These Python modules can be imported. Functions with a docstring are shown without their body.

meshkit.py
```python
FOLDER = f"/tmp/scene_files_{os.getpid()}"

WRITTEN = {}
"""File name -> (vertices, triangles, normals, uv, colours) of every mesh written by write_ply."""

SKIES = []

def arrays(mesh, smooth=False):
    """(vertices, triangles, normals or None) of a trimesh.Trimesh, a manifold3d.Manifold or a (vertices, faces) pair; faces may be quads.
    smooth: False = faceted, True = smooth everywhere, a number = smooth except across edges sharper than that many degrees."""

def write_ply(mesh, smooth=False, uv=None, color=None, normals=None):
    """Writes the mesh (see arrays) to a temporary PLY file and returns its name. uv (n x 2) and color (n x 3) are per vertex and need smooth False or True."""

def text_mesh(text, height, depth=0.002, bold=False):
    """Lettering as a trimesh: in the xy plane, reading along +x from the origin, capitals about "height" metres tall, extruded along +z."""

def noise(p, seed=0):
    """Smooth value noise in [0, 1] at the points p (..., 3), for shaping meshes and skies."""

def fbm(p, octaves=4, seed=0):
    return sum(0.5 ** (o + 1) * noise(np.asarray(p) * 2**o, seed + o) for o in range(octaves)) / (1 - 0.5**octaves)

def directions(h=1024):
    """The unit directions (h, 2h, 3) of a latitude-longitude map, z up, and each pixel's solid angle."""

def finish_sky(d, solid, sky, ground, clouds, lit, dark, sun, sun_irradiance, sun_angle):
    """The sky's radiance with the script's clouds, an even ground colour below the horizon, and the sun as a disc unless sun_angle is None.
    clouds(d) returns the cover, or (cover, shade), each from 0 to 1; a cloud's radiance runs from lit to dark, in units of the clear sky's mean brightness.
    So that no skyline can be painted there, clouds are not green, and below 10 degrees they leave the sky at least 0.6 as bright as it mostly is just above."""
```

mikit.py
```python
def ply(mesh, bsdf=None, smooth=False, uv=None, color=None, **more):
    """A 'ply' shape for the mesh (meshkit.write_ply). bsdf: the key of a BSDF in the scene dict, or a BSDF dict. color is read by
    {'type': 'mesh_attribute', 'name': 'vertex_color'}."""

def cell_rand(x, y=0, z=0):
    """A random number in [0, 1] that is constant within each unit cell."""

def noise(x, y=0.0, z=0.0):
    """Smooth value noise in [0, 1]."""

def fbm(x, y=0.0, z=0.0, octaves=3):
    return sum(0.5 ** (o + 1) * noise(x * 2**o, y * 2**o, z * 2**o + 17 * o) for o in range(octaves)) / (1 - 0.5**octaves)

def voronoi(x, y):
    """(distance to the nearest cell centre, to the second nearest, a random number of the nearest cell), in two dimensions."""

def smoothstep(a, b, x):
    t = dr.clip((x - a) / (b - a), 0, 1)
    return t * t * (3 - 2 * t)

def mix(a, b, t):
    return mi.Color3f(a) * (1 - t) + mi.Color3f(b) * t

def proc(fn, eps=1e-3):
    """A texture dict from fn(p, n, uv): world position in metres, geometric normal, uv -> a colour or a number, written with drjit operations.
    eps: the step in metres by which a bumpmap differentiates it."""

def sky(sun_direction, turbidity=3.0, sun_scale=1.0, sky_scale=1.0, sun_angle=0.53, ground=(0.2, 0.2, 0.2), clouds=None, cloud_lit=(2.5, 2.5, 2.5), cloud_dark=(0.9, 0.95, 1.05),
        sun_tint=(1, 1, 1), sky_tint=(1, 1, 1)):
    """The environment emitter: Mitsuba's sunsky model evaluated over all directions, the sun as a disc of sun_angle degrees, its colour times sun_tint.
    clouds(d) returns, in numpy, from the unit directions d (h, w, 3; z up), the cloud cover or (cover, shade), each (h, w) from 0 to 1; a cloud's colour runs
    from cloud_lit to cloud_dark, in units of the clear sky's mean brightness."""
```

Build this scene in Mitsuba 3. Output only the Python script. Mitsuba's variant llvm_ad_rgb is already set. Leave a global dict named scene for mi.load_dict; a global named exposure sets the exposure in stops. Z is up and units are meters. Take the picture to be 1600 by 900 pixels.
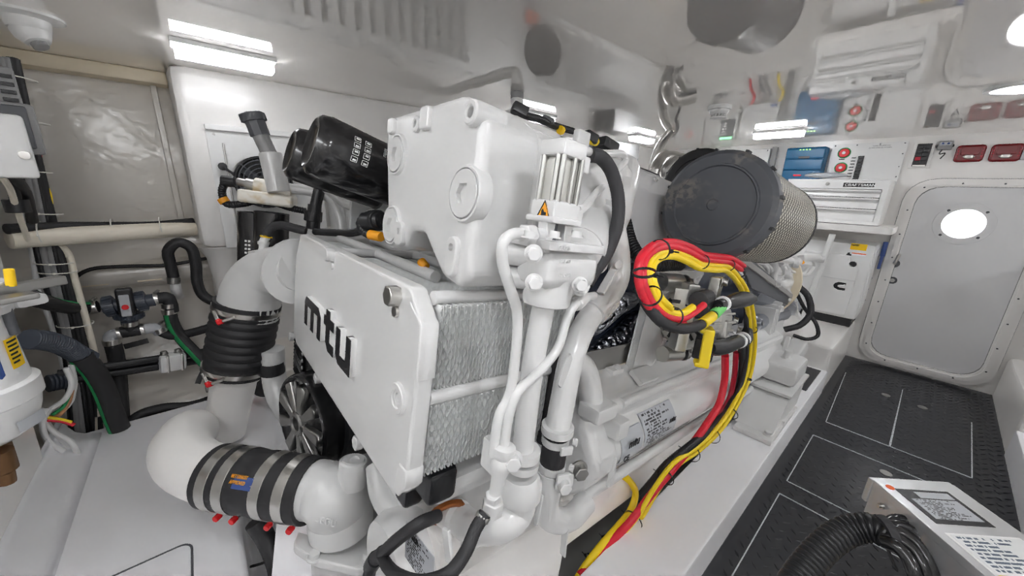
# An engine room on a motor yacht: white diesel with its cooler towards the viewer, glossy white ceiling, watertight door in the aft bulkhead.
# x runs aft along the room, y to port, z up; metres. Engine parts are laid out in the engine's own frame (e along the crankshaft, y to port, u up).
import math
import numpy as np
import trimesh
import drjit as dr
import mitsuba as mi
import mikit
import meshkit
import manifold3d
from shapely.geometry import Polygon
from mikit import noise, fbm, smoothstep, mix

T = mi.ScalarTransform4f
scene, labels = {}, {}

# ---------------------------------------------------------------- camera, exposure
scene['camera'] = {'type': 'perspective', 'fov': 109.25, 'fov_axis': 'x', 'near_clip': 0.02, 'far_clip': 60,
    'to_world': T([[-0.75928, 0.15364, 0.63236, 0], [0.65007, 0.22372, 0.72619, 0], [-0.02990, 0.96247, -0.26974, 1.45], [0, 0, 0, 1]])}
exposure = 0.79
LAMP = 24.0           # radiance of the ceiling lamps' lenses
CEIL = 1.93

# ---------------------------------------------------------------- materials
def srgb(r, g, b):
    return [((c / 255 + 0.055) / 1.055) ** 2.4 if c > 10 else c / 255 / 12.92 for c in (r, g, b)]

def rgb(c):
    return {'type': 'rgb', 'value': list(c)}

def mat(name, color, rough=0.4, metal=0.0, spec=0.5, coat=0.0, bump=None, bscale=1.0):
    base = {'type': 'proc'} if False else (color if isinstance(color, dict) else rgb(srgb(*color)))
    d = {'type': 'principled', 'base_color': base, 'roughness': rough, 'metallic': metal, 'specular': spec}
    if coat:
        d['clearcoat'] = coat
        d['clearcoat_gloss'] = 0.9
    if bump is not None:
        d = {'type': 'bumpmap', 'arbitrary': bump, 'scale': bscale, 'bsdf': d}
    scene[name] = {'type': 'twosided', 'bsdf': d}
    return name

def lin(*c):
    return mi.Color3f(*srgb(*c))

def hull_skin(p, n, uv):
    return fbm(p.x * 9, p.y * 9, p.z * 9, 3) + 0.12 * noise(p.x * 60, p.y * 60, p.z * 60)

def cast_skin(p, n, uv):
    return noise(p.x * 420, p.y * 420, p.z * 420)

def dusty_rubber(p, n, uv):
    f = smoothstep(0.46, 0.66, fbm(p.x * 9 + 3, p.y * 9, p.z * 9, 4)) * smoothstep(0.35, 0.6, fbm(p.x * 60, p.y * 60, p.z * 60, 3))
    return mix(lin(70, 73, 78), lin(122, 116, 108), f * 0.6)

def mesh_weave(p, n, uv):
    a = dr.sin(uv.x * 6.28318) * dr.sin(uv.y * 6.28318)
    return mix(lin(78, 74, 66), lin(206, 200, 186), smoothstep(-0.2, 0.5, a))

def foil_skin(p, n, uv):
    a = fbm(p.x * 30, p.y * 30, p.z * 30, 3)
    return dr.abs(a - 0.5) * 2

def stained_cream(p, n, uv):
    f = smoothstep(0.45, 0.7, fbm(p.x * 25, p.y * 25, p.z * 25, 3))
    return mix(lin(226, 222, 212), lin(203, 188, 160), f)

def print_lines(p, n, uv):
    row = uv.y * 14
    k = dr.floor(row)
    on = (row - k > 0.35) & (noise(uv.x * 34, k * 7.3) > 0.42) & (uv.x > 0.07) & (uv.x < 0.55 + 0.4 * mikit.cell_rand(k, 3))
    return mix(lin(176, 179, 184), lin(58, 58, 62), dr.select(on, 1.0, 0.0))

def print_lines_white(p, n, uv):
    row = uv.y * 9
    k = dr.floor(row)
    on = (row - k > 0.45) & (noise(uv.x * 40, k * 5.1) > 0.36) & (uv.x > 0.05) & (uv.x < 0.5 + 0.45 * mikit.cell_rand(k, 5))
    return mix(lin(226, 228, 228), lin(92, 104, 120), dr.select(on, 1.0, 0.0))

def printed(name, fn, rough=0.35):
    scene[name] = {'type': 'twosided', 'bsdf': {'type': 'principled', 'base_color': mikit.proc(fn), 'roughness': rough, 'specular': 0.5}}
    return name

mat('gelcoat', (230, 228, 225), 0.22, spec=0.5)
mat('hull_gelcoat', (222, 217, 209), 0.16, spec=0.55, bump=mikit.proc(hull_skin, 2e-3), bscale=0.006)
mat('ceiling_gloss', (236, 233, 229), 0.016, metal=0.42, spec=0.8, coat=0.6)
mat('deck_white', (234, 234, 236), 0.33, spec=0.45)
mat('beige_trim', (214, 202, 178), 0.5)
mat('pit_grey', (150, 150, 148), 0.5)
mat('floor_mat', (23, 25, 30), 0.3, spec=0.5)
mat('engine_white', (207, 207, 206), 0.24, spec=0.5, coat=0.3)
mat('cast_white', (206, 206, 205), 0.27, spec=0.5, coat=0.3, bump=mikit.proc(cast_skin, 6e-4), bscale=0.0005)
mat('cover_grey', (210, 210, 211), 0.36, spec=0.5)
mat('fin_metal', (226, 227, 226), 0.34, metal=0.2)
mat('cream_white', mikit.proc(stained_cream), 0.4)
mat('plastic_white', (222, 222, 221), 0.35)
mat('pvc_cream', (234, 226, 210), 0.4)
mat('pvc_grey', (176, 178, 182), 0.4)
mat('pvc_slate', (56, 62, 72), 0.36)
mat('rubber', (30, 30, 32), 0.55)
mat('rubber_soft', (44, 44, 46), 0.7)
mat('filter_rubber', mikit.proc(dusty_rubber), 0.5)
mat('black_gloss', (14, 14, 16), 0.12, spec=0.6, coat=0.5)
mat('black_satin', (24, 25, 27), 0.35)
mat('navy_block', (34, 40, 54), 0.45)
mat('dark_grey', (76, 78, 82), 0.45)
mat('mid_grey', (134, 134, 134), 0.45)
mat('box_grey', (146, 144, 142), 0.4, metal=0.2)
mat('steel', (206, 204, 200), 0.24, metal=1.0)
mat('steel_dull', (178, 177, 174), 0.38, metal=1.0)
mat('alloy', (200, 199, 194), 0.36, metal=0.85)
mat('box_steel', (206, 207, 208), 0.34, metal=0.7)
mat('foil', (190, 194, 202), 0.2, metal=1.0, bump=mikit.proc(foil_skin, 2e-3), bscale=0.02)
mat('bronze', (112, 84, 58), 0.4, metal=0.8)
mat('copper_gasket', (150, 88, 44), 0.35, metal=0.6)
mat('red_cable', (206, 30, 48), 0.4)
mat('dark_red_cable', (168, 20, 44), 0.4)
mat('yellow_cable', (238, 206, 28), 0.4)
mat('yellow', (240, 196, 20), 0.45)
mat('orange', (226, 152, 30), 0.5)
mat('orange_red', (222, 96, 40), 0.5)
mat('green', (30, 128, 74), 0.5)
mat('green_sleeve', (112, 206, 112), 0.5)
mat('red', (206, 26, 32), 0.4)
mat('strobe_red', (104, 5, 12), 0.3, spec=0.5)
mat('blue_case', (14, 86, 124), 0.4)
mat('blue', (52, 74, 130), 0.5)
mat('brown_wire', (176, 128, 92), 0.5)
mat('print_white', (236, 236, 236), 0.5)
mat('label_silver', (178, 181, 185), 0.35)
mat('label_cream', (228, 214, 190), 0.6)
mat('tie_white', (226, 224, 216), 0.5)
printed('plate_print', print_lines)
printed('notice_print', print_lines_white)
scene['mesh_screen'] = {'type': 'twosided', 'bsdf': {'type': 'principled', 'base_color': mikit.proc(mesh_weave), 'roughness': 0.4, 'metallic': 0.4}}
scene['glass'] = {'type': 'thindielectric', 'int_ior': 1.5}
scene['clear_bag'] = {'type': 'thindielectric', 'int_ior': 1.45}

def glow(v, c=(0.98, 1.0, 1.035)):
    return {'type': 'area', 'radiance': rgb([v * x for x in c])}

# ---------------------------------------------------------------- mesh helpers
def arr(p):
    return np.asarray(p, float)

def unit(v):
    v = arr(v)
    return v / np.linalg.norm(v)

def spline(pts, n=7):
    """A smooth curve through the points (centripetal Catmull-Rom)."""
    p = arr(pts)
    if len(p) < 3:
        return p
    p = np.vstack([2 * p[0] - p[1], p, 2 * p[-1] - p[-2]])
    out = []
    for i in range(1, len(p) - 2):
        a, b, c, d = p[i - 1:i + 3]
        t0 = 0
        t1 = t0 + max(np.linalg.norm(b - a), 1e-6) ** 0.5
        t2 = t1 + max(np.linalg.norm(c - b), 1e-6) ** 0.5
        t3 = t2 + max(np.linalg.norm(d - c), 1e-6) ** 0.5
        for t in np.linspace(t1, t2, n, endpoint=False):
            A1 = (t1 - t) / (t1 - t0) * a + (t - t0) / (t1 - t0) * b
            A2 = (t2 - t) / (t2 - t1) * b + (t - t1) / (t2 - t1) * c
            A3 = (t3 - t) / (t3 - t2) * c + (t - t2) / (t3 - t2) * d
            B1 = (t2 - t) / (t2 - t0) * A1 + (t - t0) / (t2 - t0) * A2
            B2 = (t3 - t) / (t3 - t1) * A2 + (t - t1) / (t3 - t1) * A3
            out.append((t2 - t) / (t2 - t1) * B1 + (t - t1) / (t2 - t1) * B2)
    return np.vstack([out, p[-2]])

def fillet(pts, rad, n=7):
    """The polyline with its corners rounded to arcs."""
    p = arr(pts)
    out = [p[0]]
    for a, b, c in zip(p[:-2], p[1:-1], p[2:]):
        u, v = unit(a - b), unit(c - b)
        h = math.acos(max(-1, min(1, float(u @ v)))) / 2
        d = min(rad / max(math.tan(h), 1e-3), 0.48 * np.linalg.norm(a - b), 0.48 * np.linalg.norm(c - b))
        p0, p2 = b + u * d, b + v * d
        for t in np.linspace(0, 1, n):
            out.append((1 - t) ** 2 * p0 + 2 * t * (1 - t) * b + t * t * p2)
    return np.vstack([out, p[-1]])

def even(path, step):
    d = np.r_[0, np.cumsum(np.linalg.norm(np.diff(path, axis=0), axis=1))]
    s = np.linspace(0, d[-1], max(2, int(d[-1] / step) + 1))
    return np.stack([np.interp(s, d, path[:, k]) for k in range(3)], 1)

def frames(p):
    t = np.gradient(p, axis=0)
    t /= np.linalg.norm(t, axis=1, keepdims=True) + 1e-12
    a = np.cross(t[0], [0, 0, 1.0] if abs(t[0][2]) < 0.9 else [1.0, 0, 0])
    A = []
    for k in range(len(p)):
        a = a - t[k] * (a @ t[k])
        a = a / np.linalg.norm(a)
        A.append(a)
    A = np.array(A)
    return t, A, np.cross(t, A)

def sweep(path, r, sides=14, cap=True, flat=None):
    """A tube along the path; r is a number or one radius per point; flat = (width, height) half-sizes of an oval instead."""
    p = arr(path)
    keep = np.r_[True, np.linalg.norm(np.diff(p, axis=0), axis=1) > 1e-6]
    rr = np.broadcast_to(r, (len(p),))[keep]
    p = p[keep]
    t, A, B = frames(p)
    ang = np.arange(sides) * 2 * np.pi / sides
    fa, fb = flat if flat else (1, 1)
    v = p[:, None] + rr[:, None, None] * (fa * np.cos(ang)[None, :, None] * A[:, None] + fb * np.sin(ang)[None, :, None] * B[:, None])
    v = v.reshape(-1, 3)
    i, j = np.meshgrid(np.arange(len(p) - 1), np.arange(sides), indexing='ij')
    q = np.stack([i * sides + j, i * sides + (j + 1) % sides, (i + 1) * sides + (j + 1) % sides, (i + 1) * sides + j], -1).reshape(-1, 4)
    f = np.vstack([q[:, [0, 1, 2]], q[:, [0, 2, 3]]])
    if cap:
        n = len(v)
        v = np.vstack([v, p[0], p[-1]])
        k = np.arange(sides)
        last = (len(p) - 1) * sides
        f = np.vstack([f, np.stack([(k + 1) % sides, k, np.full(sides, n)], 1), np.stack([last + k, last + (k + 1) % sides, np.full(sides, n + 1)], 1)])
    return trimesh.Trimesh(v, f, process=False)

def pipe(pts, r, bend=None, sides=14, n=7):
    return sweep(fillet(pts, bend, n) if bend else spline(pts, n), r, sides)

def corrugated(pts, r, pitch=0.007, depth=0.12, sides=12, bend=None):
    p = even(fillet(pts, bend) if bend else spline(pts, 10), pitch / 4)
    w = np.array([0, 0.9, 1, 0.9])[np.arange(len(p)) % 4]
    return sweep(p, r * (1 - depth + depth * w), sides)

def stripe(pts, r, side, w=0.22, lift=1.02, bend=None):
    """A printed stripe along a hose: a narrow strip lying on its surface towards the direction side."""
    p = fillet(pts, bend) if bend else spline(pts, 7)
    t, _, _ = frames(p)
    s = arr(side)[None] - t * (t @ arr(side))[:, None]
    s /= np.linalg.norm(s, axis=1, keepdims=True)
    c = np.cross(t, s)
    v, m = [], 5
    for a in np.linspace(-w * 3.14, w * 3.14, m):
        v.append(p + r * lift * (np.cos(a) * s + np.sin(a) * c))
    v = np.stack(v, 1).reshape(-1, 3)
    i, j = np.meshgrid(np.arange(len(p) - 1), np.arange(m - 1), indexing='ij')
    q = np.stack([i * m + j, i * m + j + 1, (i + 1) * m + j + 1, (i + 1) * m + j], -1).reshape(-1, 4)
    return trimesh.Trimesh(v, np.vstack([q[:, [0, 1, 2]], q[:, [0, 2, 3]]]), process=False)

def frame(o, z, x=None):
    """The placement with its origin at o, local z along z and local x as near x as can be."""
    z = unit(z)
    x = arr(x if x is not None else ([1, 0, 0] if abs(z[0]) < 0.9 else [0, 1, 0]))
    x = unit(x - z * (x @ z))
    m = np.eye(4)
    m[:3, 0], m[:3, 1], m[:3, 2], m[:3, 3] = x, np.cross(z, x), z, o
    return m

def put(mesh, m):
    mesh.apply_transform(m)
    return mesh

def lathe(profile, m=None, seg=28):
    """The (radius, height) profile turned about local z."""
    pr = arr(profile)
    ang = np.arange(seg) * 2 * np.pi / seg
    v = np.stack([pr[:, None, 0] * np.cos(ang), pr[:, None, 0] * np.sin(ang), np.broadcast_to(pr[:, None, 1], (len(pr), seg))], -1).reshape(-1, 3)
    i, j = np.meshgrid(np.arange(len(pr) - 1), np.arange(seg), indexing='ij')
    q = np.stack([i * seg + j, i * seg + (j + 1) % seg, (i + 1) * seg + (j + 1) % seg, (i + 1) * seg + j], -1).reshape(-1, 4)
    f = np.vstack([q[:, [0, 1, 2]], q[:, [0, 2, 3]]])
    mesh = trimesh.Trimesh(v, f, process=False)
    mesh.merge_vertices()
    mesh.update_faces(mesh.nondegenerate_faces())
    if mesh.volume < 0:
        mesh.invert()
    return put(mesh, m) if m is not None else mesh

def disc(o, z, r, h, c=None, seg=28):
    """A round-edged disc or drum standing on o along z."""
    c = min(r, h) * 0.15 if c is None else c
    return lathe([(0, 0), (r, 0), (r, h - c), (r - c * 0.3, h - c * 0.3), (r - c, h), (0, h)], frame(o, z), seg)

def ring(o, z, r0, r1, h, seg=36):
    c = min((r1 - r0) * 0.25, h * 0.25)
    return lathe([(r0, 0), (r1, 0), (r1, h - c), (r1 - c, h), (r0 + c, h), (r0, h - c), (r0, 0)], frame(o, z), seg)

def rod(a, b, r, seg=14):
    a, b = arr(a), arr(b)
    return disc(a, b - a, r, float(np.linalg.norm(b - a)), min(r * 0.2, 0.003), seg)

def hexagon(o, z, r, h):
    a = [(r * math.cos(k * math.pi / 3), r * math.sin(k * math.pi / 3)) for k in range(6)]
    return put(slab(a, 0, h, r * 0.12), frame(o, z))

def bolt(o, z, r, h=None):
    h = h or r * 1.1
    return cat([disc(o, z, r * 1.45, r * 0.25, seg=16), hexagon(arr(o) + unit(z) * r * 0.25, z, r * 1.1, h)])

def cat(ms):
    return trimesh.util.concatenate(list(ms))

OCT = np.array([unit(d) for d in ((1, 0, 0), (0, 1, 0), (0, 0, 1), (1, 1, 0), (1, 0, 1), (0, 1, 1), (1, 1, 1))])

def hull(pts):
    m = manifold3d.Manifold.hull_points(np.ascontiguousarray(pts)).to_mesh()
    return trimesh.Trimesh(m.vert_properties[:, :3], m.tri_verts, process=False)

def box(x, y, z, r=0.004, m=None):
    """A box over the ranges x, y, z with rounded edges."""
    x, y, z = sorted(x), sorted(y), sorted(z)
    r = min(r, 0.49 * min(x[1] - x[0], y[1] - y[0], z[1] - z[0]))
    pts = [arr((x[i] + (r if i == 0 else -r), y[j] + (r if j == 0 else -r), z[k] + (r if k == 0 else -r))) + OCT * r * arr((2 * i - 1, 2 * j - 1, 2 * k - 1))
           for i in (0, 1) for j in (0, 1) for k in (0, 1)]
    mesh = hull(np.vstack(pts))
    return put(mesh, m) if m is not None else mesh

def beam(a, b, w, h, r=0.003, up=(0, 0, 1)):
    """A bar from a to b, w wide and h high."""
    a, b = arr(a), arr(b)
    z = unit(b - a)
    u = unit(arr(up) - z * (arr(up) @ z))
    return box((-w / 2, w / 2), (-h / 2, h / 2), (0, np.linalg.norm(b - a)), r, frame(a, z, np.cross(u, z)))

def rounded(outline, r):
    """The outline with its corners rounded."""
    g = Polygon(outline).buffer(-r, join_style=2).buffer(2 * r, quad_segs=5).buffer(-r, quad_segs=5)
    g = max(g.geoms, key=lambda q: q.area) if hasattr(g, 'geoms') else g
    c = arr(g.exterior.coords)[:-1]
    keep = np.linalg.norm(c - np.roll(c, 1, 0), axis=1) > 1e-5
    return c[keep]

def slab(outline, h0, h1, bevel=0.003, corner=None, steps=3):
    """The outline standing up from h0 to h1 with a rounded top edge."""
    c = rounded(outline, corner) if corner else arr(outline)
    if not Polygon(c).exterior.is_ccw:
        c = c[::-1]
    e = np.roll(c, -1, 0) - c
    n = np.stack([e[:, 1], -e[:, 0]], 1)
    n /= np.linalg.norm(n, axis=1, keepdims=True) + 1e-12
    n0 = np.roll(n, 1, 0)
    off = (n0 + n) / (1 + (n0 * n).sum(1, keepdims=True)).clip(0.3)
    rings = [np.c_[c, np.full(len(c), h0)]]
    for k in range(steps + 1):
        a = k / steps * np.pi / 2
        rings.append(np.c_[c - off * bevel * (1 - math.cos(a)), np.full(len(c), h1 - bevel + bevel * math.sin(a))])
    rings.insert(1, np.c_[c, np.full(len(c), h1 - bevel - 0.25 * min(bevel, h1 - h0 - bevel))])
    rings.append(np.c_[c - off * bevel * 1.3, np.full(len(c), h1)])
    m = len(c)
    v = np.vstack(rings)
    i, j = np.meshgrid(np.arange(len(rings) - 1), np.arange(m), indexing='ij')
    q = np.stack([i * m + j, i * m + (j + 1) % m, (i + 1) * m + (j + 1) % m, (i + 1) * m + j], -1).reshape(-1, 4)
    top = np.asarray(manifold3d.triangulate([np.ascontiguousarray(rings[-1][:, :2])])).reshape(-1, 3).astype(int)
    a2 = np.cross(rings[-1][top[:, 1]] - rings[-1][top[:, 0]], rings[-1][top[:, 2]] - rings[-1][top[:, 0]])[:, 2]
    top = top[:, ::-1] if a2.sum() < 0 else top
    f = np.vstack([q[:, [0, 1, 2]], q[:, [0, 2, 3]], top + (len(rings) - 1) * m, top[:, ::-1]])
    return trimesh.Trimesh(v, f, process=False)

def both(outline, h0, h1, bevel=0.003, corner=None):
    """As slab, with both edges rounded."""
    mid = (h0 + h1) / 2
    a, b = slab(outline, mid, h1, bevel, corner), slab(outline, -mid, -h0, bevel, corner)
    b.vertices[:, 2] *= -1
    b.invert()
    return cat([a, b])

def holed(outline, holes, h0, h1):
    m = trimesh.creation.extrude_polygon(Polygon(outline, holes), h1 - h0, engine='earcut')
    m.apply_translation([0, 0, h0])
    return m

def solid(mesh):
    mesh = trimesh.Trimesh(mesh.vertices, mesh.faces)
    if mesh.volume < 0:
        mesh.invert()
    return manifold3d.Manifold(manifold3d.Mesh(np.ascontiguousarray(mesh.vertices, np.float32), np.ascontiguousarray(mesh.faces, np.uint32)))

def carve(parts, cuts):
    """The union of the parts with the cuts taken out."""
    a = solid(parts[0])
    for p in parts[1:]:
        a = a + solid(p)
    for c in cuts:
        a = a - solid(c)
    if a.is_empty():
        raise ValueError(f'empty: {[solid(p).status() for p in parts]} {[solid(p).status() for p in cuts]}')
    m = a.to_mesh()
    return trimesh.Trimesh(m.vert_properties[:, :3], m.tri_verts, process=False)

def circle(r, n=40, c=(0, 0)):
    return [(c[0] + r * math.cos(2 * math.pi * k / n), c[1] + r * math.sin(2 * math.pi * k / n)) for k in range(n)]

def rrect(x0, x1, y0, y1, r):
    return rounded([(x0, y0), (x1, y0), (x1, y1), (x0, y1)], r)

def card(o, x, y, w, h, t=0.0015):
    """A thin label plate with its lower left corner at o, w along x and h along y, with uv over it."""
    x, y = unit(x), unit(y)
    z = np.cross(x, y)
    o = arr(o)
    v = np.array([o + x * a + y * b + z * c for c in (0, t) for a, b in ((0, 0), (w, 0), (w, h), (0, h))])
    f = np.array([[4, 5, 6], [4, 6, 7], [0, 2, 1], [0, 3, 2]] + [t for k in range(4) for t in ([k, (k + 1) % 4, (k + 1) % 4 + 4], [k, (k + 1) % 4 + 4, k + 4])])
    return trimesh.Trimesh(v, f, process=False)

CARD_UV = np.array([(0, 1), (1, 1), (1, 0), (0, 0)] * 2, float)

def words(text, height, o, x, y, depth=0.0012, bold=True, width=None):
    """Raised lettering from o, reading along x, its capitals standing along y."""
    m = meshkit.text_mesh(text, height, depth, bold)
    if width:
        m.apply_scale([width / m.extents[0], 1, 1])
    return put(m, frame(o, np.cross(unit(x), unit(y)), x))

# ---------------------------------------------------------------- scene helpers
NONE = np.eye(4)
PLACE = {}

def numbered(key):
    if not any(k == key or k.startswith(key + '__') for k in scene) and key not in labels:
        return key
    n = 1
    while any(k == f'{key}_{n:03d}' or k.startswith(f'{key}_{n:03d}__') for k in scene) or f'{key}_{n:03d}' in labels:
        n += 1
    return f'{key}_{n:03d}'

def thing(name, label, category, group=None, place=None):
    """A thing whose parts follow; returns the key its parts' keys start with."""
    key = numbered(name)
    labels[key] = {'label': label, 'category': category}
    if group:
        labels[key]['group'] = group
    if place is not None:
        PLACE[key] = place
    return key

def part(holder, name, mesh, bsdf, smooth=40, label=None, stuff=False, **more):
    key = numbered(holder + '__' + name)
    m = PLACE.get(holder.split('__')[0])
    if m is not None:
        more['to_world'] = T(m.tolist())
    if isinstance(mesh, list):
        mesh = cat(mesh)
    scene[key] = mikit.ply(mesh, bsdf, smooth, **more)
    if label or stuff:
        labels[key] = {}
        if label:
            labels[key]['label'] = label
        if stuff:
            labels[key]['kind'] = 'stuff'
    return key

def solo(name, mesh, bsdf, label, category, group=None, smooth=40, place=None, **more):
    """A thing that is one mesh."""
    key = thing(name, label, category, group)
    if place is not None:
        more['to_world'] = T(place.tolist())
    if isinstance(mesh, list):
        mesh = cat(mesh)
    scene[key] = mikit.ply(mesh, bsdf, smooth, **more)
    return key

def struct(name, mesh, bsdf, label=None, smooth=30, **more):
    if isinstance(mesh, list):
        mesh = cat(mesh)
    scene[name] = mikit.ply(mesh, bsdf, smooth, **more)
    labels[name] = {'kind': 'structure'}
    if label:
        labels[name]['label'] = label
    return name

# ---------------------------------------------------------------- the room
X0, X1, YS, YP = -0.62, 4.49, -2.9, 2.70
struct('ceiling', box((X0 - 0.7, X1 + 0.1), (YS, YP + 0.1), (CEIL, CEIL + 0.06), 0.002), 'ceiling_gloss', smooth=False)
struct('floor', box((X0, X1 + 0.05), (-0.56, 0.31), (-0.04, 0), 0.001), 'floor_mat')
# raised lozenge tread of the rubber floor, laid crosswise
def tread(x0, x1, y0, y1, z, pitch=0.044):
    base = arr([(-0.019, 0, 0), (0, -0.0055, 0), (0.019, 0, 0), (0, 0.0055, 0), (-0.008, 0, 0.0034), (0.008, 0, 0.0034)])
    tri = np.array([(0, 1, 4), (1, 5, 4), (1, 2, 5), (2, 3, 5), (3, 4, 5), (3, 0, 4)])
    out, fs, n = [], [], 0
    s2 = pitch / math.sqrt(2)
    for i in range(int((x1 - x0) / s2)):
        for j in range(int((y1 - y0) / s2)):
            if (i + j) % 2:
                continue
            a = math.pi / 4 if (i % 2) else -math.pi / 4
            c, q = math.cos(a), math.sin(a)
            out.append(base @ arr([[c, q, 0], [-q, c, 0], [0, 0, 1]]) + arr((x0 + (i + 0.5) * s2, y0 + (j + 0.5) * s2, z)))
            fs.append(tri + n)
            n += 6
    return trimesh.Trimesh(np.vstack(out), np.vstack(fs), process=False)
part('floor', 'tread', tread(-0.1, 4.45, -0.55, 0.29, 0.0014), 'floor_mat', False, stuff=True, label='raised lozenge tread of the black rubber floor')
struct('floor_pit', box((X0 - 0.6, X1 + 0.05), (0.30, YP), (-0.30, -0.26), 0.001), 'pit_grey')
# hull side: a moulded profile swept along the room
prof = [(2.70, 1.95), (2.685, 1.5), (2.665, 1.03), (2.575, 1.005), (2.56, 0.96), (2.575, 0.915), (2.64, 0.88), (2.62, 0.62), (2.52, 0.42), (2.36, 0.33), (2.31, 0.22), (2.29, 0.0), (2.285, -0.3)]
pp = spline([(0, a, b) for a, b in prof], 5)
outline = [(q[1], q[2]) for q in pp] + [(2.80, -0.3), (2.80, 1.95)]
struct('wall_left', put(slab(outline, 0, X1 + 0.6 - X0 + 0.6, 0.001), frame((X0 - 0.7, 0, 0), (1, 0, 0), (0, 1, 0))), 'hull_gelcoat', smooth=45)
struct('wall_right', box((X0, X1), (YS - 0.05, YS), (-0.3, CEIL), 0.002), 'gelcoat')
struct('wall_forward', box((X0 - 0.72, X0 - 0.66), (YS, YP), (-0.3, CEIL), 0.002), 'gelcoat')
# forward bulkhead frame with its lightening cut-out beside the hull
edge = [(2.36, 1.93), (2.30, 1.6), (2.22, 1.30), (2.16, 1.10), (2.12, 0.95), (2.05, 0.80), (1.95, 0.62), (1.92, 0.40), (1.96, 0.20), (2.0, -0.3)]
struct('trim_1', put(slab([(a, b) for a, b in edge] + [(YS, -0.3), (YS, 1.93)], 0, 0.04, 0.012, 0.02), frame((-0.59, 0, 0), (1, 0, 0), (0, 1, 0))), 'gelcoat')
struct('trim_2', box((X0 - 0.6, 0.0), (2.60, 2.70), (1.872, 1.93), 0.008), 'beige_trim')
struct('trim_3', box((-0.07, -0.045), (2.66, 2.70), (1.14, 1.88), 0.004), 'hull_gelcoat')

# aft bulkhead with the porthole cut through
HOLE = (4.47, -0.115, 1.274)
hy, hz = HOLE[1], HOLE[2]
struct('wall_far', put(holed([(YS, -0.3), (YP, -0.3), (YP, CEIL), (YS, CEIL)], [circle(0.112, 40, (hy, hz))], 0, 0.05), frame((X1, 0, 0), (1, 0, 0), (0, 1, 0))), 'gelcoat')
MX = frame((X1, 0, 0), (-1, 0, 0), (0, -1, 0))     # on the aft bulkhead: local x to starboard, y up, z into the room

def aft(y, z):
    return (-y, z)

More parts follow.
